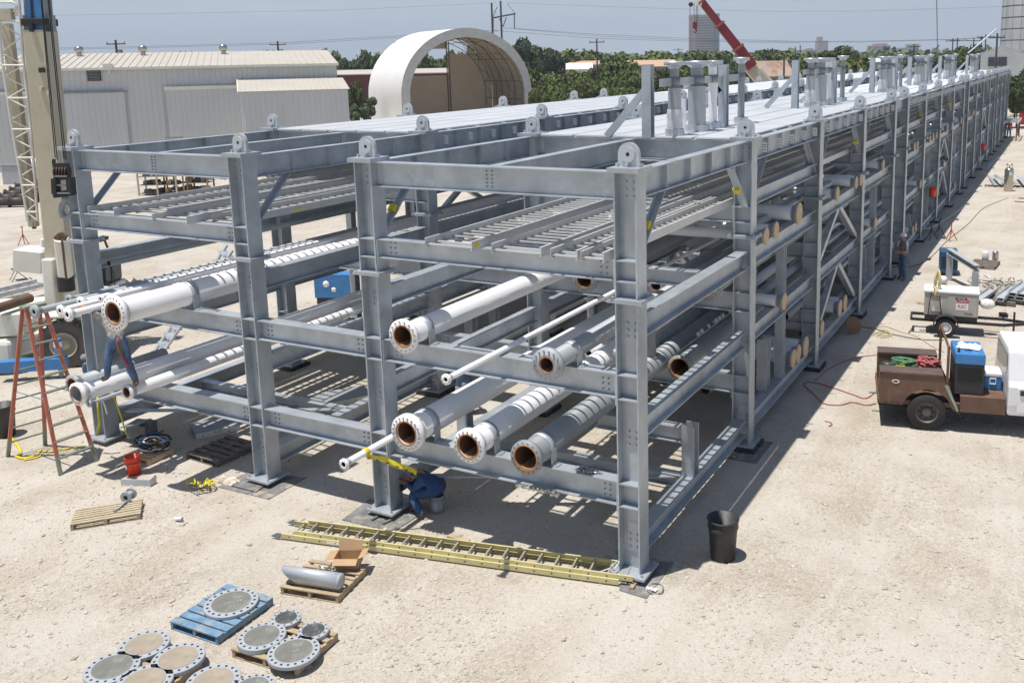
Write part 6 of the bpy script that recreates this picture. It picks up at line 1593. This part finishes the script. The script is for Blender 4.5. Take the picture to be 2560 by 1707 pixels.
# blue welding machine beyond the left rack
q = G(795,762); t = thing('welding_machine', 'bright blue welding machine seen between the columns of the left rack', 'welder', q, R_(20))
MB().m(blue).bx(-.1,1.25,0,.65,.25,1.1).build('case', parent=t, bevel=.02); b = MB().m(label_w); b.lathe([(.001,0),(.12,0),(.12,.004),(.001,.004)], (.35,-.002,.75),(0,-1,0),16); b.lathe([(.001,0),(.09,0),(.09,.004),(.001,.004)], (.62,-.002,.55),(0,-1,0),16); b.build('front_decals', parent=t)
b = MB().m(ink); b.path([(.5,.3,1.1),(.5,.3,1.3),(.65,.3,1.3),(.65,.3,1.1)], .02, 6); b.tube((.2,.3,1.1),(.2,.3,1.35),.03,8); b.build('lifting_eye', parent=t); MB().m(black_pl).bx(-.05,1.2,.05,.6,0,.25).build('skid', parent=t)
# camouflage-like tarp heap
crumple('tarp_heap', 'brown crumpled tarp heap behind the crane cab', 'tarp', G(318,728)+UP*.0, 1.6, .9, .5, mat('brown_tarp',(.17,.13,.1),rough=.9,var=.5,scale=5), 44)
# racks and clutter along the shed
def steel_rack(u, v, w, h, label, seed, rows=3):
    q = G(u, v); rnd = random.Random(seed); t = thing('storage_rack', label, 'rack', q, R_(25))
    for x in (0, w/2, w):
        MB().m(cream if seed % 2 else rust_ring).bar((x,0,0),(x,0,h),.09,.09).build('upright', parent=t); MB().m(cream if seed % 2 else rust_ring).bar((x,1.0,0),(x,1.0,h),.09,.09).build('upright', parent=t)
    for k in range(rows):
        z = .15+k*h/rows; MB().m(wood_dark).bx(0,w,.05,.95,z-.03,z).build('shelf', parent=t)
        b = MB()
        for j in range(9):
            x = rnd.uniform(.1,w-.4); b.m([galv_dull, black_pl, leather, cardboard, steel][j % 5]); b.bx(x,x+rnd.uniform(.2,.4),.1+rnd.uniform(0,.3),.8,z+.002,z+rnd.uniform(.15,.35))
        b.build('stored_parts', parent=t, kind='stuff')
steel_rack(348, 490, 2.6, 1.7, 'cream storage rack of fittings seen under the left rack top beam', 1)
steel_rack(420, 482, 2.8, 1.5, 'rusty storage rack of fittings beside the cream one', 2)
b = MB(); rnd = random.Random(31)
for k in range(14):
    p = G(rnd.uniform(-20,45), rnd.uniform(455,505), 0)+UP*.3; b.m(black_rub if k % 3 else leather); b.tube(p, p+Vector((rnd.uniform(1.8,2.8), rnd.uniform(1,2), rnd.uniform(0,.6))), .28, 14)
for i in range(5):
    p = G(-15+i*13, 505-i*9, .35); 
    t = thing('black_pipe', 'short ribbed black pipe in the pile left of the lattice jib, ' + ['first','second','third','fourth','last'][i] + ' from the left', 'pipe', p, R_(30+i*7), None)
    MB().m(mat('brown_black_pipe',(.05,.035,.028),rough=.55,var=.4,scale=2)).lathe([(.25,0),(.36,0),(.36,.1),(.27,.12),(.27,.9),(.34,.92),(.34,1.0),(.27,1.02),(.27,2.1),(.36,2.12),(.36,2.3),(.25,2.3)], (0,0,0),(1,0,0),18).build('pipe_body', parent=t)
q = G(8,462); t = thing('steel_bin', 'grey steel bin standing behind the black pipes at the left edge', 'bin', q, R_(25)); MB().m(greylight).bx(0,2.6,0,1.5,0,1.4).build('bin_body', parent=t, bevel=.02); MB().m(mat('bin_lid',(.2,.2,.2),rough=.6)).bx(-.05,2.65,-.05,.9,1.402,1.46).build('lid', parent=t)
q = G(96,470); t = thing('white_tank', 'white tank on a stand between the jib and the boom', 'tank', q+UP*0, R_(20)); MB().m(label_w).lathe([(.01,0),(.5,.05),(.6,.3),(.6,1.3),(.5,1.5),(.01,1.55)], (0,0,.6)).build('tank_body', parent=t); MB().m(wood_dark).bx(-.7,.8,-.5,.5,0,.6).build('stand', parent=t)
for i, (u, v, m_, l_, w2, h2) in enumerate(((300,372,red,'small red cart frame against the shed wall',1.0,1.4),(355,362,rust_ring,'rusty wheeled cart against the shed wall',1.6,1.7),(408,356,greypaint,'grey drum on a rusty cart against the shed wall',1.6,1.9))):
    a = sh_a; p = B(u, v, 77); q = Vector((p.x, p.y, 0)); t = thing('yard_cart', l_, 'cart', q, R_(47))
    for x in (0, w2): MB().m(m_ if i < 2 else rust_ring).bar((x,0,0),(x,0,h2+.6),.06,.06).build('post', parent=t)
    MB().m(m_ if i < 2 else rust_ring).bx(0,w2,0,.8,h2-.2,h2).build('deck', parent=t); MB().m(m_ if i < 2 else rust_ring).bar((0,0,h2+.6),(w2,0,h2+.6),.05,.05).build('top_bar', parent=t)
    if i == 2: MB().m(black_pl).tube((.1,.4,h2+.45),(w2-.1,.4,h2+.45),.42,18).build('drum', parent=t)
b = MB(); rnd = random.Random(41)
for k in range(60):
    p = G(rnd.uniform(480,880), rnd.uniform(425,445), .2); b.m([wood, wood_dark, galv_light, rust_ring, paperm][k % 5]); b.bar(p, p+Vector((rnd.uniform(-1.2,1.2), rnd.uniform(-1.2,1.2), rnd.uniform(0,.4))), .15,.15)
b.build('timber_pile', label='scattered boards and crates in front of the annex wall', cat='timber')

# --- red crane behind the racks
def redc():
    Dc = 92; o = gz(1900, Dc); t = thing('red_crane', 'dark red telescopic crane boom tilted left with cream base', 'crane', o)
    C = lambda u, v, dd=0: B(u, v, Dc+dd) - o
    for k, (a, c, w_) in enumerate((((1880,168),(1843,118),1.02),((1846,122),(1797,60),.84),((1800,64),(1752,2),.66))):
        b = MB().m(redcrane); b.bar(C(*a), C(*c), w_, w_*.9, up=FW); bo = b.build('boom_section', parent=t, bevel=.03)
        b = MB().m(mat('pink_red_edge',(.32,.09,.08),rough=.5)); b.bar(C(*c)-RT*.0, C(c[0]+3,c[1]+4), w_+.14, w_+.1, up=FW); b.build('collar', parent=t)
    b = MB().m(creamw); b.bar(C(1755,6), C(1742,3), .9, .6, up=FW); b.bar(C(1744,3), C(1730,12), .35, .4, up=FW); b.build('boom_head', parent=t)
    MB().m(ink).tube(C(1727,12,-.2), C(1727,12,.2), .22, 12).build('sheave', parent=t)
    for (u0, v0, u1, v1) in ((1725,14,1725,130),(1735,10,1736,58),(1741,12,1740,58),(1744,12,1743,55)):
        MB().m(ink).tube(C(u0,v0,-.2), C(u1,v1,-.2), .025, 4).build('cable', parent=t)
    b = MB().m(redcrane); b.bar(C(1738,56,-.2), C(1737,72,-.2), .42, .3, up=FW); b.path([C(1737,72,-.2),C(1742,77,-.2),C(1739,83,-.2),C(1734,80,-.2)], .07, 6); b.build('hook_block', parent=t)
    b = MB().m(cream); b.bar(C(1870,164,.5), C(1912,212,.5), 1.1, .9, up=FW); b.build('boom_base', parent=t)
    b = MB().m(creamw); b.bar(C(1898,172,1), C(1935,210,1), .25, .3, up=FW); b.build('side_strut', parent=t)
    b = MB().m(cream); b.bx(-5,4,-1.3,1.3,.9,2.2); b.build('carrier', parent=t)
    for x in (-4,-2.6,2,3.3):
        MB().m(black_rub).tube((x,-1.5,.55),(x,-1.1,.55),.55,20).build('wheel', parent=t); MB().m(black_rub).tube((x,1.1,.55),(x,1.5,.55),.55,20).build('wheel', parent=t)
redc()

# --- far buildings
def tower():
    D = 1500; p = gz(1727, D); q = gz(1783, D); d = (q-p); w_ = d.length; H = zh(1755, 37, D); an = math.atan2(d.y, d.x)
    t = thing('office_tower', 'tall pinkish office tower with dark window bands on the horizon', 'building', p, an)
    MB().m(brick_far).bx(0,w_,0,30,0,H).build('tower_body', parent=t)
    n = 19
    for k in range(n):
        z = H*.98-(k+1)*H*.052; b = MB().m(glass_far); b.bx(w_*.2,w_*1.02,-.4,-.15,z,z+H*.016); b.bx(w_*.02,w_*.06,-.4,-.15,z,z+H*.02); 
        b.build('window_band', parent=t)
    MB().m(mat('tower_side_blue',(.12,.15,.2),rough=.4,var=.1,scale=.05)).bx(w_*1.02,w_*1.26,2,30,0,H*1.015).build('side_block', parent=t)
    MB().m(brick_far).tube((w_*.37,5,H),(w_*.37,5,H+6),.6,6).build('roof_mast', parent=t)
tower()
def blk(u0, u1, v, D, dep, m, label, steps=(), win=None):
    p, q = gz(u0, D), gz(u1, D); d = q-p; H = zh((u0+u1)/2, v, D)
    t = thing('far_building', label, 'building', p, math.atan2(d.y, d.x)); W_ = d.length
    MB().m(m).bx(0,W_,0,dep,0,H).build('wall_block', parent=t)
    for (a, b_, k) in steps: MB().m(m).bx(W_*a,W_*b_,2,dep*.8,H,H*k).build('roof_block', parent=t)
    if win:
        for k in range(win): b = MB().m(glass_far); z = H*(.86-k*.17); b.bx(W_*.04,W_*.96,-.3,-.1,z-H*.05,z); b.build('window_band', parent=t)
blk(2038, 2063, 103, 1700, 20, brick_pale, 'pale slab tower with rounded shoulder on the horizon', steps=((.05,.5,1.2),))
blk(1975, 2037, 125, 1500, 25, brick_far, 'long low brown building left of the pale slab tower', steps=((.65,.85,1.1),), win=2)
blk(2171, 2216, 114, 1600, 30, brick_far, 'dark boxy office block on the horizon', steps=((.25,.85,1.12),), win=5)
blk(2241, 2270, 120, 1500, 25, brick_pale, 'pink stepped office block beside the dark boxy one', win=3)
blk(2265, 2286, 111, 1520, 25, brick_pale, 'taller pink wing of the stepped office block', win=4)
blk(2115, 2125, 117, 1600, 20, brick_far, 'small brown tower poking above the trees')
def silo():
    D = 150; p = gz(2560, D); H = zh(2530, -45, D); r = 4.5
    t = thing('grain_silo', 'grey paneled silo rising at the top right corner', 'silo', p)
    b = MB().m(silom); b.lathe([(r,0),(r,H),(.01,H+1.2)], n=40); b.build('silo_shell', parent=t)
    b = MB().m(mat('silo_seam',(.15,.15,.15),rough=.8))
    for k in range(int(H/1.75)): z = 8.5+k*1.75; b.lathe([(r+.01,z),(r+.03,z),(r+.03,z+.07),(r+.01,z+.07)], n=40, close=True)
    for k in range(20):
        a = 2*PI*k/20; b.bar((math.cos(a)*(r+.02),math.sin(a)*(r+.02),0),(math.cos(a)*(r+.01),math.sin(a)*(r+.01),H),.04,.03)
    b.build('seams', parent=t)
    q = gz(2700, D+3); t2 = thing('grain_silo', 'darker silo mostly outside the right edge, behind the first silo', 'silo', gz(2640,D+4)); b = MB().m(mat('dark_silo',(.14,.14,.145),rough=.8,var=.15,scale=.4)); b.lathe([(4.5,0),(4.5,H+1),(.01,H+2)], n=36); b.build('silo_shell', parent=t2)
    # gabled metal building
    Db = 140; a, c, e = gz(2440,Db), gz(2491,Db), gz(2600,Db); Ha, Hc = zh(2443,136,Db), zh(2491,117,Db)
    t3 = thing('gabled_metal_building', 'pale corrugated gabled building under the silo', 'building', a)
    pts = [Vector((0,0,0)), (e-a)*.64, (e-a)*.64+UP*Ha, (c-a)+UP*Hc, UP*Ha]
    MB().m(corr).poly(pts, .3, FW).build('gable_wall', parent=t3)
    dp = FW*20+RT*9
    b = MB().m(corr); L1, Rr = UP*Ha, (e-a)*.64+UP*Ha; T_ = (c-a)+UP*Hc
    b.poly([Rr+RT*.5-UP*.1, T_, T_+dp, Rr+RT*.5+dp-UP*.1], .15); b.poly([L1-RT*.5-UP*.1, T_, T_+dp, L1-RT*.5+dp-UP*.1], .15); b.build('roof', parent=t3)
    MB().m(corr).poly([(e-a)*.64, (e-a)*.64+dp, (e-a)*.64+dp+UP*Ha, (e-a)*.64+UP*Ha], .2, RT).build('side_wall', parent=t3)
    for s in (.27,.5):
        p = (e-a)*.64*s+UP*(Ha*.78)-FW*.1; MB().m(glass_far).bar(p, p+UP*1.3, 1.3, .1, up=FW).build('window', parent=t3)
    MB().m(galv_light).tube(B(2420,134,D), B(2492,73,D), .12, 6).build('conveyor_pipe', label='thin slanting grain pipe running down from the silo', cat='pipe')
silo()
def longb(u0, u1, v0, v1, D, wallm, roofm, label, dep=12, rh=.5, z1=None, base=0):
    p, q = gz(u0, D), gz(u1, D); d = q-p; H = zh((u0+u1)/2, v0, D); W_ = d.length
    t = thing('low_building', label, 'building', p, math.atan2(d.y, d.x))
    MB().m(wallm).bx(0,W_,0,dep,0,H-rh).build('walls', parent=t)
    b = MB().m(roofm); b.poly([(-.4,-.5,H-rh-.05),(W_+.4,-.5,H-rh-.05),(W_+.4,dep/2,H),(-.4,dep/2,H)], .15); b.poly([(-.4,dep+.5,H-rh-.05),(W_+.4,dep+.5,H-rh-.05),(W_+.4,dep/2,H),(-.4,dep/2,H)], .15); b.build('roof', parent=t)
    n = max(1, int(W_/6))
    if rh >= .8:
        for k in range(n): MB().m(glass_far).bx(1+k*6,2.2+k*6,-.08,-.01,1.0,2.1).build('window', parent=t)
longb(760, 1165, 176, 0, 172, maroon, shedroof, 'long maroon building with tan roof edge behind the shelter', rh=.7)
longb(1424, 1482, 160, 0, 205, shedwall, mat('bright_white_roof',(.8,.8,.8),rough=.5), 'small house with a bright white roof among the trees', 10, 1.2)
longb(1430, 1500, 154, 0, 235, shedwall, mat('orange_tan_roof',(.5,.33,.22),rough=.8), 'orange roofed house behind the white roofed one', 10, .9)
longb(1578, 1690, 152, 0, 215, mat('blue_grey_wall',(.25,.29,.33),rough=.7), MATS['orange_tan_roof'], 'long blue grey house with orange tan roof left of the vent pipes', 12, 1.4)
longb(2136, 2215, 148, 0, 225, corr, mat('pale_flat_roof',(.62,.62,.62),rough=.8), 'long pale flat roofed building right of the big bush', 14, .8)
longb(1906, 1975, 155, 0, 140, mat('grey_old_wall',(.2,.2,.2),rough=.8), rustroof, 'old shed with a rust striped roof behind the red crane', 10, 2.2)
q = gz(1480, 190); t = thing('parked_car', 'blue car parked by the white roofed house', 'car', q, R_(27)); MB().m(blue).bx(-2.2,2.2,0,1.7,.35,.95).build('body', parent=t, bevel=.15); MB().m(glass).bx(-1.2,1.2,.1,1.6,.95,1.45).build('windows', parent=t, bevel=.15)
for x in (-1.4,1.4): MB().m(black_rub).tube((x,-.05,.33),(x,1.75,.33),.33,14).build('wheel', parent=t)
# signs
for u, v, h, D, lab, mk in ((1957,137,152,260,'white shop sign on a post beside the rusty roofed shed',None),(2004,133,150,380,'tall white sign with a red and orange seven on the horizon','7')):
    a, c = B(u-7,h,D), B(u+7,v,D); w_ = (B(u+7,h,D)-a).length; t = thing('pole_sign', lab, 'sign', a, math.atan2(RT.y, RT.x)); H = c.z-a.z
    MB().m(label_w).bx(0,w_,0,.4,0,H).build('panel', parent=t); MB().m(galv_dull).bx(w_*.45,w_*.55,.05,.3,-a.z,0).build('post', parent=t)
    if mk: text_obj(mk, H*1.0, Matrix.Translation((w_/2,-.05,H/2)) @ Matrix.Rotation(PI/2,4,'X'), label_r, t)
    else:
        b = MB().m(ink); b.bx(w_*.15,w_*.8,-.03,-.01,H*.55,H*.8); b.bx(w_*.15,w_*.85,-.03,-.01,H*.2,H*.35); b.build('dark_lettering', parent=t)
# antenna
MB().m(galv_dull).tube(gz(2334,650), B(2341,-30,650), .35, 6).build('radio_mast', label='hair thin radio mast rising out of frame at the right', cat='mast')

# --- utility poles and wires
def upole(u, v, D, label, arm=1.3, tr=False, r=.16):
    g = gz(u, D); H = zh(u, v, D)
    t = thing('utility_pole', label, 'utility pole', g, math.atan2(RT.y, RT.x))
    MB().m(polewood).tube((0,0,0),(0,0,H), r, 8, r1=r*.7).build('post', parent=t); MB().m(polewood).bar((-arm,0,H-.5),(arm,0,H-.5),.14,.14).build('crossarm', parent=t)
    b = MB().m(galv_dull)
    for x in (-arm+.1, 0, arm-.1): b.tube((x,0,H-.43),(x,0,H-.2),.06,6)
    b.build('insulators', parent=t)
    if tr: MB().m(galv_dull).tube((.45,0,H-2.2),(.45,0,H-1.2),.3,12).build('transformer', parent=t)
for a in ((320,100,120,'utility pole with transformer behind the shed roof at left',1.2,True,.2),(716,103,140,'utility pole with transformer behind the shed roof at right',1.2,True,.2),(1497,98,150,'lone utility pole right of the shelter',1.2,False),(1696,121,320,'distant utility pole left of the office tower',1.6,True),
          (1916,121,260,'thin bare pole left of the white sign',.2,False),(1927,120,265,'second thin bare pole left of the white sign',.2,False),(1983,118,250,'thin pole behind the tall sign, left',.2,False),(1995,114,250,'thin pole behind the tall sign, right',.2,False),
          (1956,136,120,'dark pole in front of the rust striped roof',.3,False),(2274,111,180,'utility pole with transformer before the pink block',1.2,True),(2368,97,190,'utility pole right of the radio mast, left of a pair',1.4,False),(2379,96,192,'utility pole right of the radio mast, right of a pair',1.6,False),
          (2419,96,185,'utility pole above the bushes with double crossarm',1.5,True),(2438,91,180,'plain pole left of the silo',.3,False),(2448,87,178,'tall pole with wide crossarm left of the silo',1.6,False),(2476,84,110,'pale pole nearest the silo',.9,False)):
    upole(*a)
def hframe():
    D = 210; g = gz(1254, D); t = thing('power_line_frame', 'wooden H frame power line structure above the shelter', 'utility pole', g)
    for u, v in ((1243,8),(1265,3)):
        p = gz(u, D)-g; MB().m(polewood).tube(p, p+UP*zh(u,v,D), .26, 8, r1=.2).build('post', parent=t)
    MB().m(polewood).bar(B(1231,46,D)-g, B(1289,35,D)-g, .35,.3).build('crossarm', parent=t)
    MB().m(polewood).tube(B(1231,46,D)-g, B(1243,18,D)-g, .08,6).build('brace', parent=t); MB().m(polewood).tube(B(1289,35,D)-g, B(1268,10,D)-g, .05,6).build('brace', parent=t)
    for (u, v, u2, v2) in ((1233,48,1233,76),(1286,37,1286,72),(1249,47,1257,67),(1266,44,1258,67)): MB().m(ink).tube(B(u,v,D)-g, B(u2,v2,D)-g, .1, 6).build('insulator_string', parent=t)
hframe()
def wire(label, pts, D, r=.03):
    P = [B(u, v, D) for u, v in pts]; Q = []
    for i in range(len(P)-1):
        for s in range(8): Q.append(P[i].lerp(P[i+1], s/8) - UP*(.0))
    Q.append(P[-1]); return MB().m(wirem).path(Q, r, 4).build('overhead_wire', label=label, cat='wire', group=None)
wire('upper of the two power lines running behind the shed to the shelter', [(-60,123),(320,118),(716,107),(1040,88),(1243,76)], 205, .03)
wire('lower of the two power lines running behind the shed to the shelter', [(-60,127),(320,121),(716,111),(1040,92),(1243,80)], 207, .03)
wire('upper power line from the H frame towards the office tower', [(1286,72),(1497,87),(1725,97),(2000,104),(2150,104),(2380,99),(2600,86)], 211, .03)
wire('middle power line from the H frame towards the office tower', [(1257,70),(1497,91),(1725,101),(2000,106),(2150,106),(2380,100),(2600,88)], 212, .03)
wire('lower power line from the H frame towards the office tower', [(1233,77),(1497,97),(1725,104),(2000,108)], 213, .03)
wire('faint high wire across the whole sky', [(-60,42),(400,35),(850,26),(1240,8)], 210, .018)
wire('faint high wire sagging to the right of the H frame', [(1265,8),(1600,20),(1900,29),(2150,29),(2600,14)], 210, .018)

# --- trees
def tree_proto(seed, H, Wd, m=leaf, n=5200, cs=.30):
    rnd = random.Random(seed)
    t = thing('tree', 'tree', 'tree', (0,0,-50))
    b = MB().m(bark); b.tube((0,0,0),(.1,0,H*.45),.16*H/7,8,r1=.09*H/7)
    blobs = []
    for k in range(15):
        a = rnd.uniform(0,2*PI); rr = rnd.uniform(0,.62)**.8*Wd/2*1.15; z = H*rnd.uniform(.34,.86)*(1-.25*(rr/(Wd/2))**2)
        R0 = rnd.uniform(.16,.28)*Wd*.72; c = Vector((math.cos(a)*rr, math.sin(a)*rr, z)); blobs.append((c, R0))
        if k < 7: b.tube((0,0,H*rnd.uniform(.2,.42)), c, .06*H/7, 5, r1=.02)
    b.build('trunk', parent=t)
    V = []; F = []
    for i in range(n):
        c, R0 = blobs[int(rnd.random()*len(blobs))]
        d = Vector((rnd.gauss(0,1), rnd.gauss(0,1), rnd.gauss(0,1))).normalized()
        p = c + Vector((d.x, d.y, d.z*.78))*R0*(rnd.uniform(.45,1.0)**.6*(1+.22*math.sin(d.x*7+seed)*math.cos(d.y*6)))
        if p.z < .5: continue
        nrm = (d*1.0+Vector((rnd.uniform(-1,1), rnd.uniform(-1,1), rnd.uniform(-.5,1)))).normalized(); s = nrm.orthogonal().normalized(); s = (Quaternion(nrm, rnd.uniform(0,6.28)) @ s); u_ = nrm.cross(s)
        k = cs*rnd.uniform(.6,1.3); o = len(V)
        V += [p-s*k-u_*k*.5, p+s*k*.2-u_*k*.7, p+s*k+u_*k*.35, p-s*k*.25+u_*k*.75]; F.append((o,o+1,o+2,o+3))
    bb = MB().m(m); bb.add(V, F, False); bb.build('crown', parent=t)
    return t
protos = [tree_proto(1,8,9), tree_proto(2,9,8,leaf2), tree_proto(3,7,10), tree_proto(4,10,9,leaf2), tree_proto(5,6,8), tree_proto(6,5,7)]
used = set(); TN = [0]
def tree(u, top, D, wpx=None, k=None, lab=None, group='trees beyond the yard'):
    rnd = random.Random(TN[0]*7+3); TN[0] += 1
    k = rnd.randrange(5) if k is None else k
    p = gz(u, D); H = zh(u, top, D); ph = [8,9,7,10,6,5][k]; pw = [9,8,10,9,8,7][k]
    sz = max(H,1.5)/(ph*.98); sw = (wpx*D/FPX)/pw if wpx else sz*rnd.uniform(.95,1.25)
    pr = protos[k]; rz = rnd.uniform(0,6.28)
    if k in used: o = dup(pr, p, rz)
    else: used.add(k); o = pr; o.location = p; o.rotation_euler = (0,0,rz)
    o.scale = (sw, sw, sz); o['label'] = lab or 'green leafy tree in the belt of trees beyond the yard'; o['category'] = 'tree'; o['group'] = group
    return o
rnd = random.Random(77)
tree(1322,90,215,105,3,'tallest round crowned tree just right of the shelter',None); tree(1395,97,212,85,1,'tall tree with pointed crown, second right of the shelter',None)
for u, tp in ((1265,120),(1290,112),(1350,112),(1372,118),(1425,122),(1445,130),(1470,124),(1505,130),(1520,128),(1560,138),(1600,134),(1640,131),(1665,130),(1700,134),(1745,126),(1770,128),(1800,130),(1815,132),(1850,140),(1870,131),(1895,128),(1935,125),(1945,130),(1975,128)): tree(u, tp, rnd.uniform(235,330))
for u in range(1345,1790,24): tree(u+rnd.uniform(-8,8), rnd.uniform(168,190), rnd.uniform(142,160), rnd.uniform(70,110), rnd.choice((0,2,4,5)))
for u in range(1350,1720,38): tree(u+rnd.uniform(-8,8), rnd.uniform(205,226), rnd.uniform(128,136), rnd.uniform(55,85), 5)
tree(1545,150,165,130,2,'broad tree in front of the blue grey house',None); tree(1500,160,168,100,0)
for u, tp in ((1800,150),(1830,146),(1860,150),(1990,150),(2010,152)): tree(u, tp, rnd.uniform(180,200), 90)
tree(2095,117,165,150,0,'big rounded bush-like tree between the vent pipe clusters',None); tree(2050,128,168,110,2); tree(2130,138,160,100,4); tree(2080,150,150,150,2)
for u, tp in ((2170,160),(2200,158),(2240,150),(2290,152),(2300,140)): tree(u, tp, rnd.uniform(170,200), 95)
tree(2345,115,175,90,1,'tree left of the pair of utility poles',None); tree(2385,118,172,100,0); tree(2425,110,178,110,3,'tree behind the double crossarm pole',None); tree(2400,135,165,130,2); tree(2455,140,165,100,4)
for u, tp in ((2470,160),(2500,165),(2530,170),(2560,168),(2590,160)): tree(u, tp, rnd.uniform(112,125), 95)
for u, tp in ((2535,195),(2560,190),(2575,200),(2600,190)): tree(u, tp, rnd.uniform(100,108), 75)
for u, tp in ((855,128),(880,124),(905,122),(935,128),(960,130),(985,134),(840,136)): tree(u, tp, rnd.uniform(205,235), 70)
for u, tp in ((868,215),(895,205),(920,225),(880,240),(905,250)): tree(u, tp, rnd.uniform(120,132), 60)
for u, tp in ((1040,135),(1070,128),(1100,130),(1130,126),(1160,128),(1190,132),(1215,130)): tree(u, tp, rnd.uniform(215,240), 75)
for u, tp in ((150,139),(165,142),(290,140),(360,140),(460,136),(490,128),(520,122),(550,124),(580,131),(700,124),(685,128),(810,128),(825,122)): tree(u, tp, rnd.uniform(130,150), 55)
# far woodland on the horizon
def woodland():
    rnd = random.Random(5); V = []; F = []
    for i in range(15000):
        D = 380*(4.2**rnd.random()); u = rnd.uniform(-150, 2720); p = gz(u, D)
        hmax = 7.5+2.4*math.sin(u*.021+D*.01)+1.6*math.sin(u*.07+D*.02)+1.2*math.sin(u*.15+D) + (D-380)*.0032
        z = hmax*(rnd.random()**.45); k = 1.0+D*.0016; d = Vector((rnd.uniform(-1,1), rnd.uniform(-1,1), rnd.uniform(.1,1))).normalized(); s = d.orthogonal().normalized(); u_ = d.cross(s); o = len(V); q = Vector((p.x, p.y, z))
        V += [q-s*k, q-u_*k, q+s*k, q+u_*k]; F.append((o,o+1,o+2,o+3))
    b = MB().m(leaf2); b.add(V, F, False); tag(b.build('woodland'), kind='stuff', label='distant belt of woodland along the horizon', cat='woodland')
woodland()
# chain fence at far right
t = thing('chain_fence', 'thin grey fence in front of the trees at the far right', 'fence', (0,0,0))
a, c = G(2520,262), G(2700,262)
for k in range(8): p = a.lerp(c, k/7); MB().m(galv_dull).tube(p, p+UP*1.8, .05, 6).build('post', parent=t)
for z in (.1,.6,1.1,1.6,1.8): MB().m(galv_dull).tube(a+UP*z, c+UP*z, .02, 4).build('rail', parent=t)
# haze over the distance
hz = bpy.data.materials.new('haze_air'); hz.use_nodes = True; n_ = hz.node_tree; n_.nodes.clear()
vo = n_.nodes.new('ShaderNodeVolumePrincipled'); om = n_.nodes.new('ShaderNodeOutputMaterial'); vo.inputs['Color'].default_value = (.72,.82,.95,1); vo.inputs['Density'].default_value = .0003; vo.inputs['Anisotropy'].default_value = .2
n_.links.new(vo.outputs[0], om.inputs['Volume'])
USE_HAZE = True
if USE_HAZE:
    b = MB().m(hz); b.bx(-2600,1800,-300,2400,-1,110); ho = b.build('haze'); tag(ho, kind='stuff', label='thin bluish haze in the distance', cat='haze')
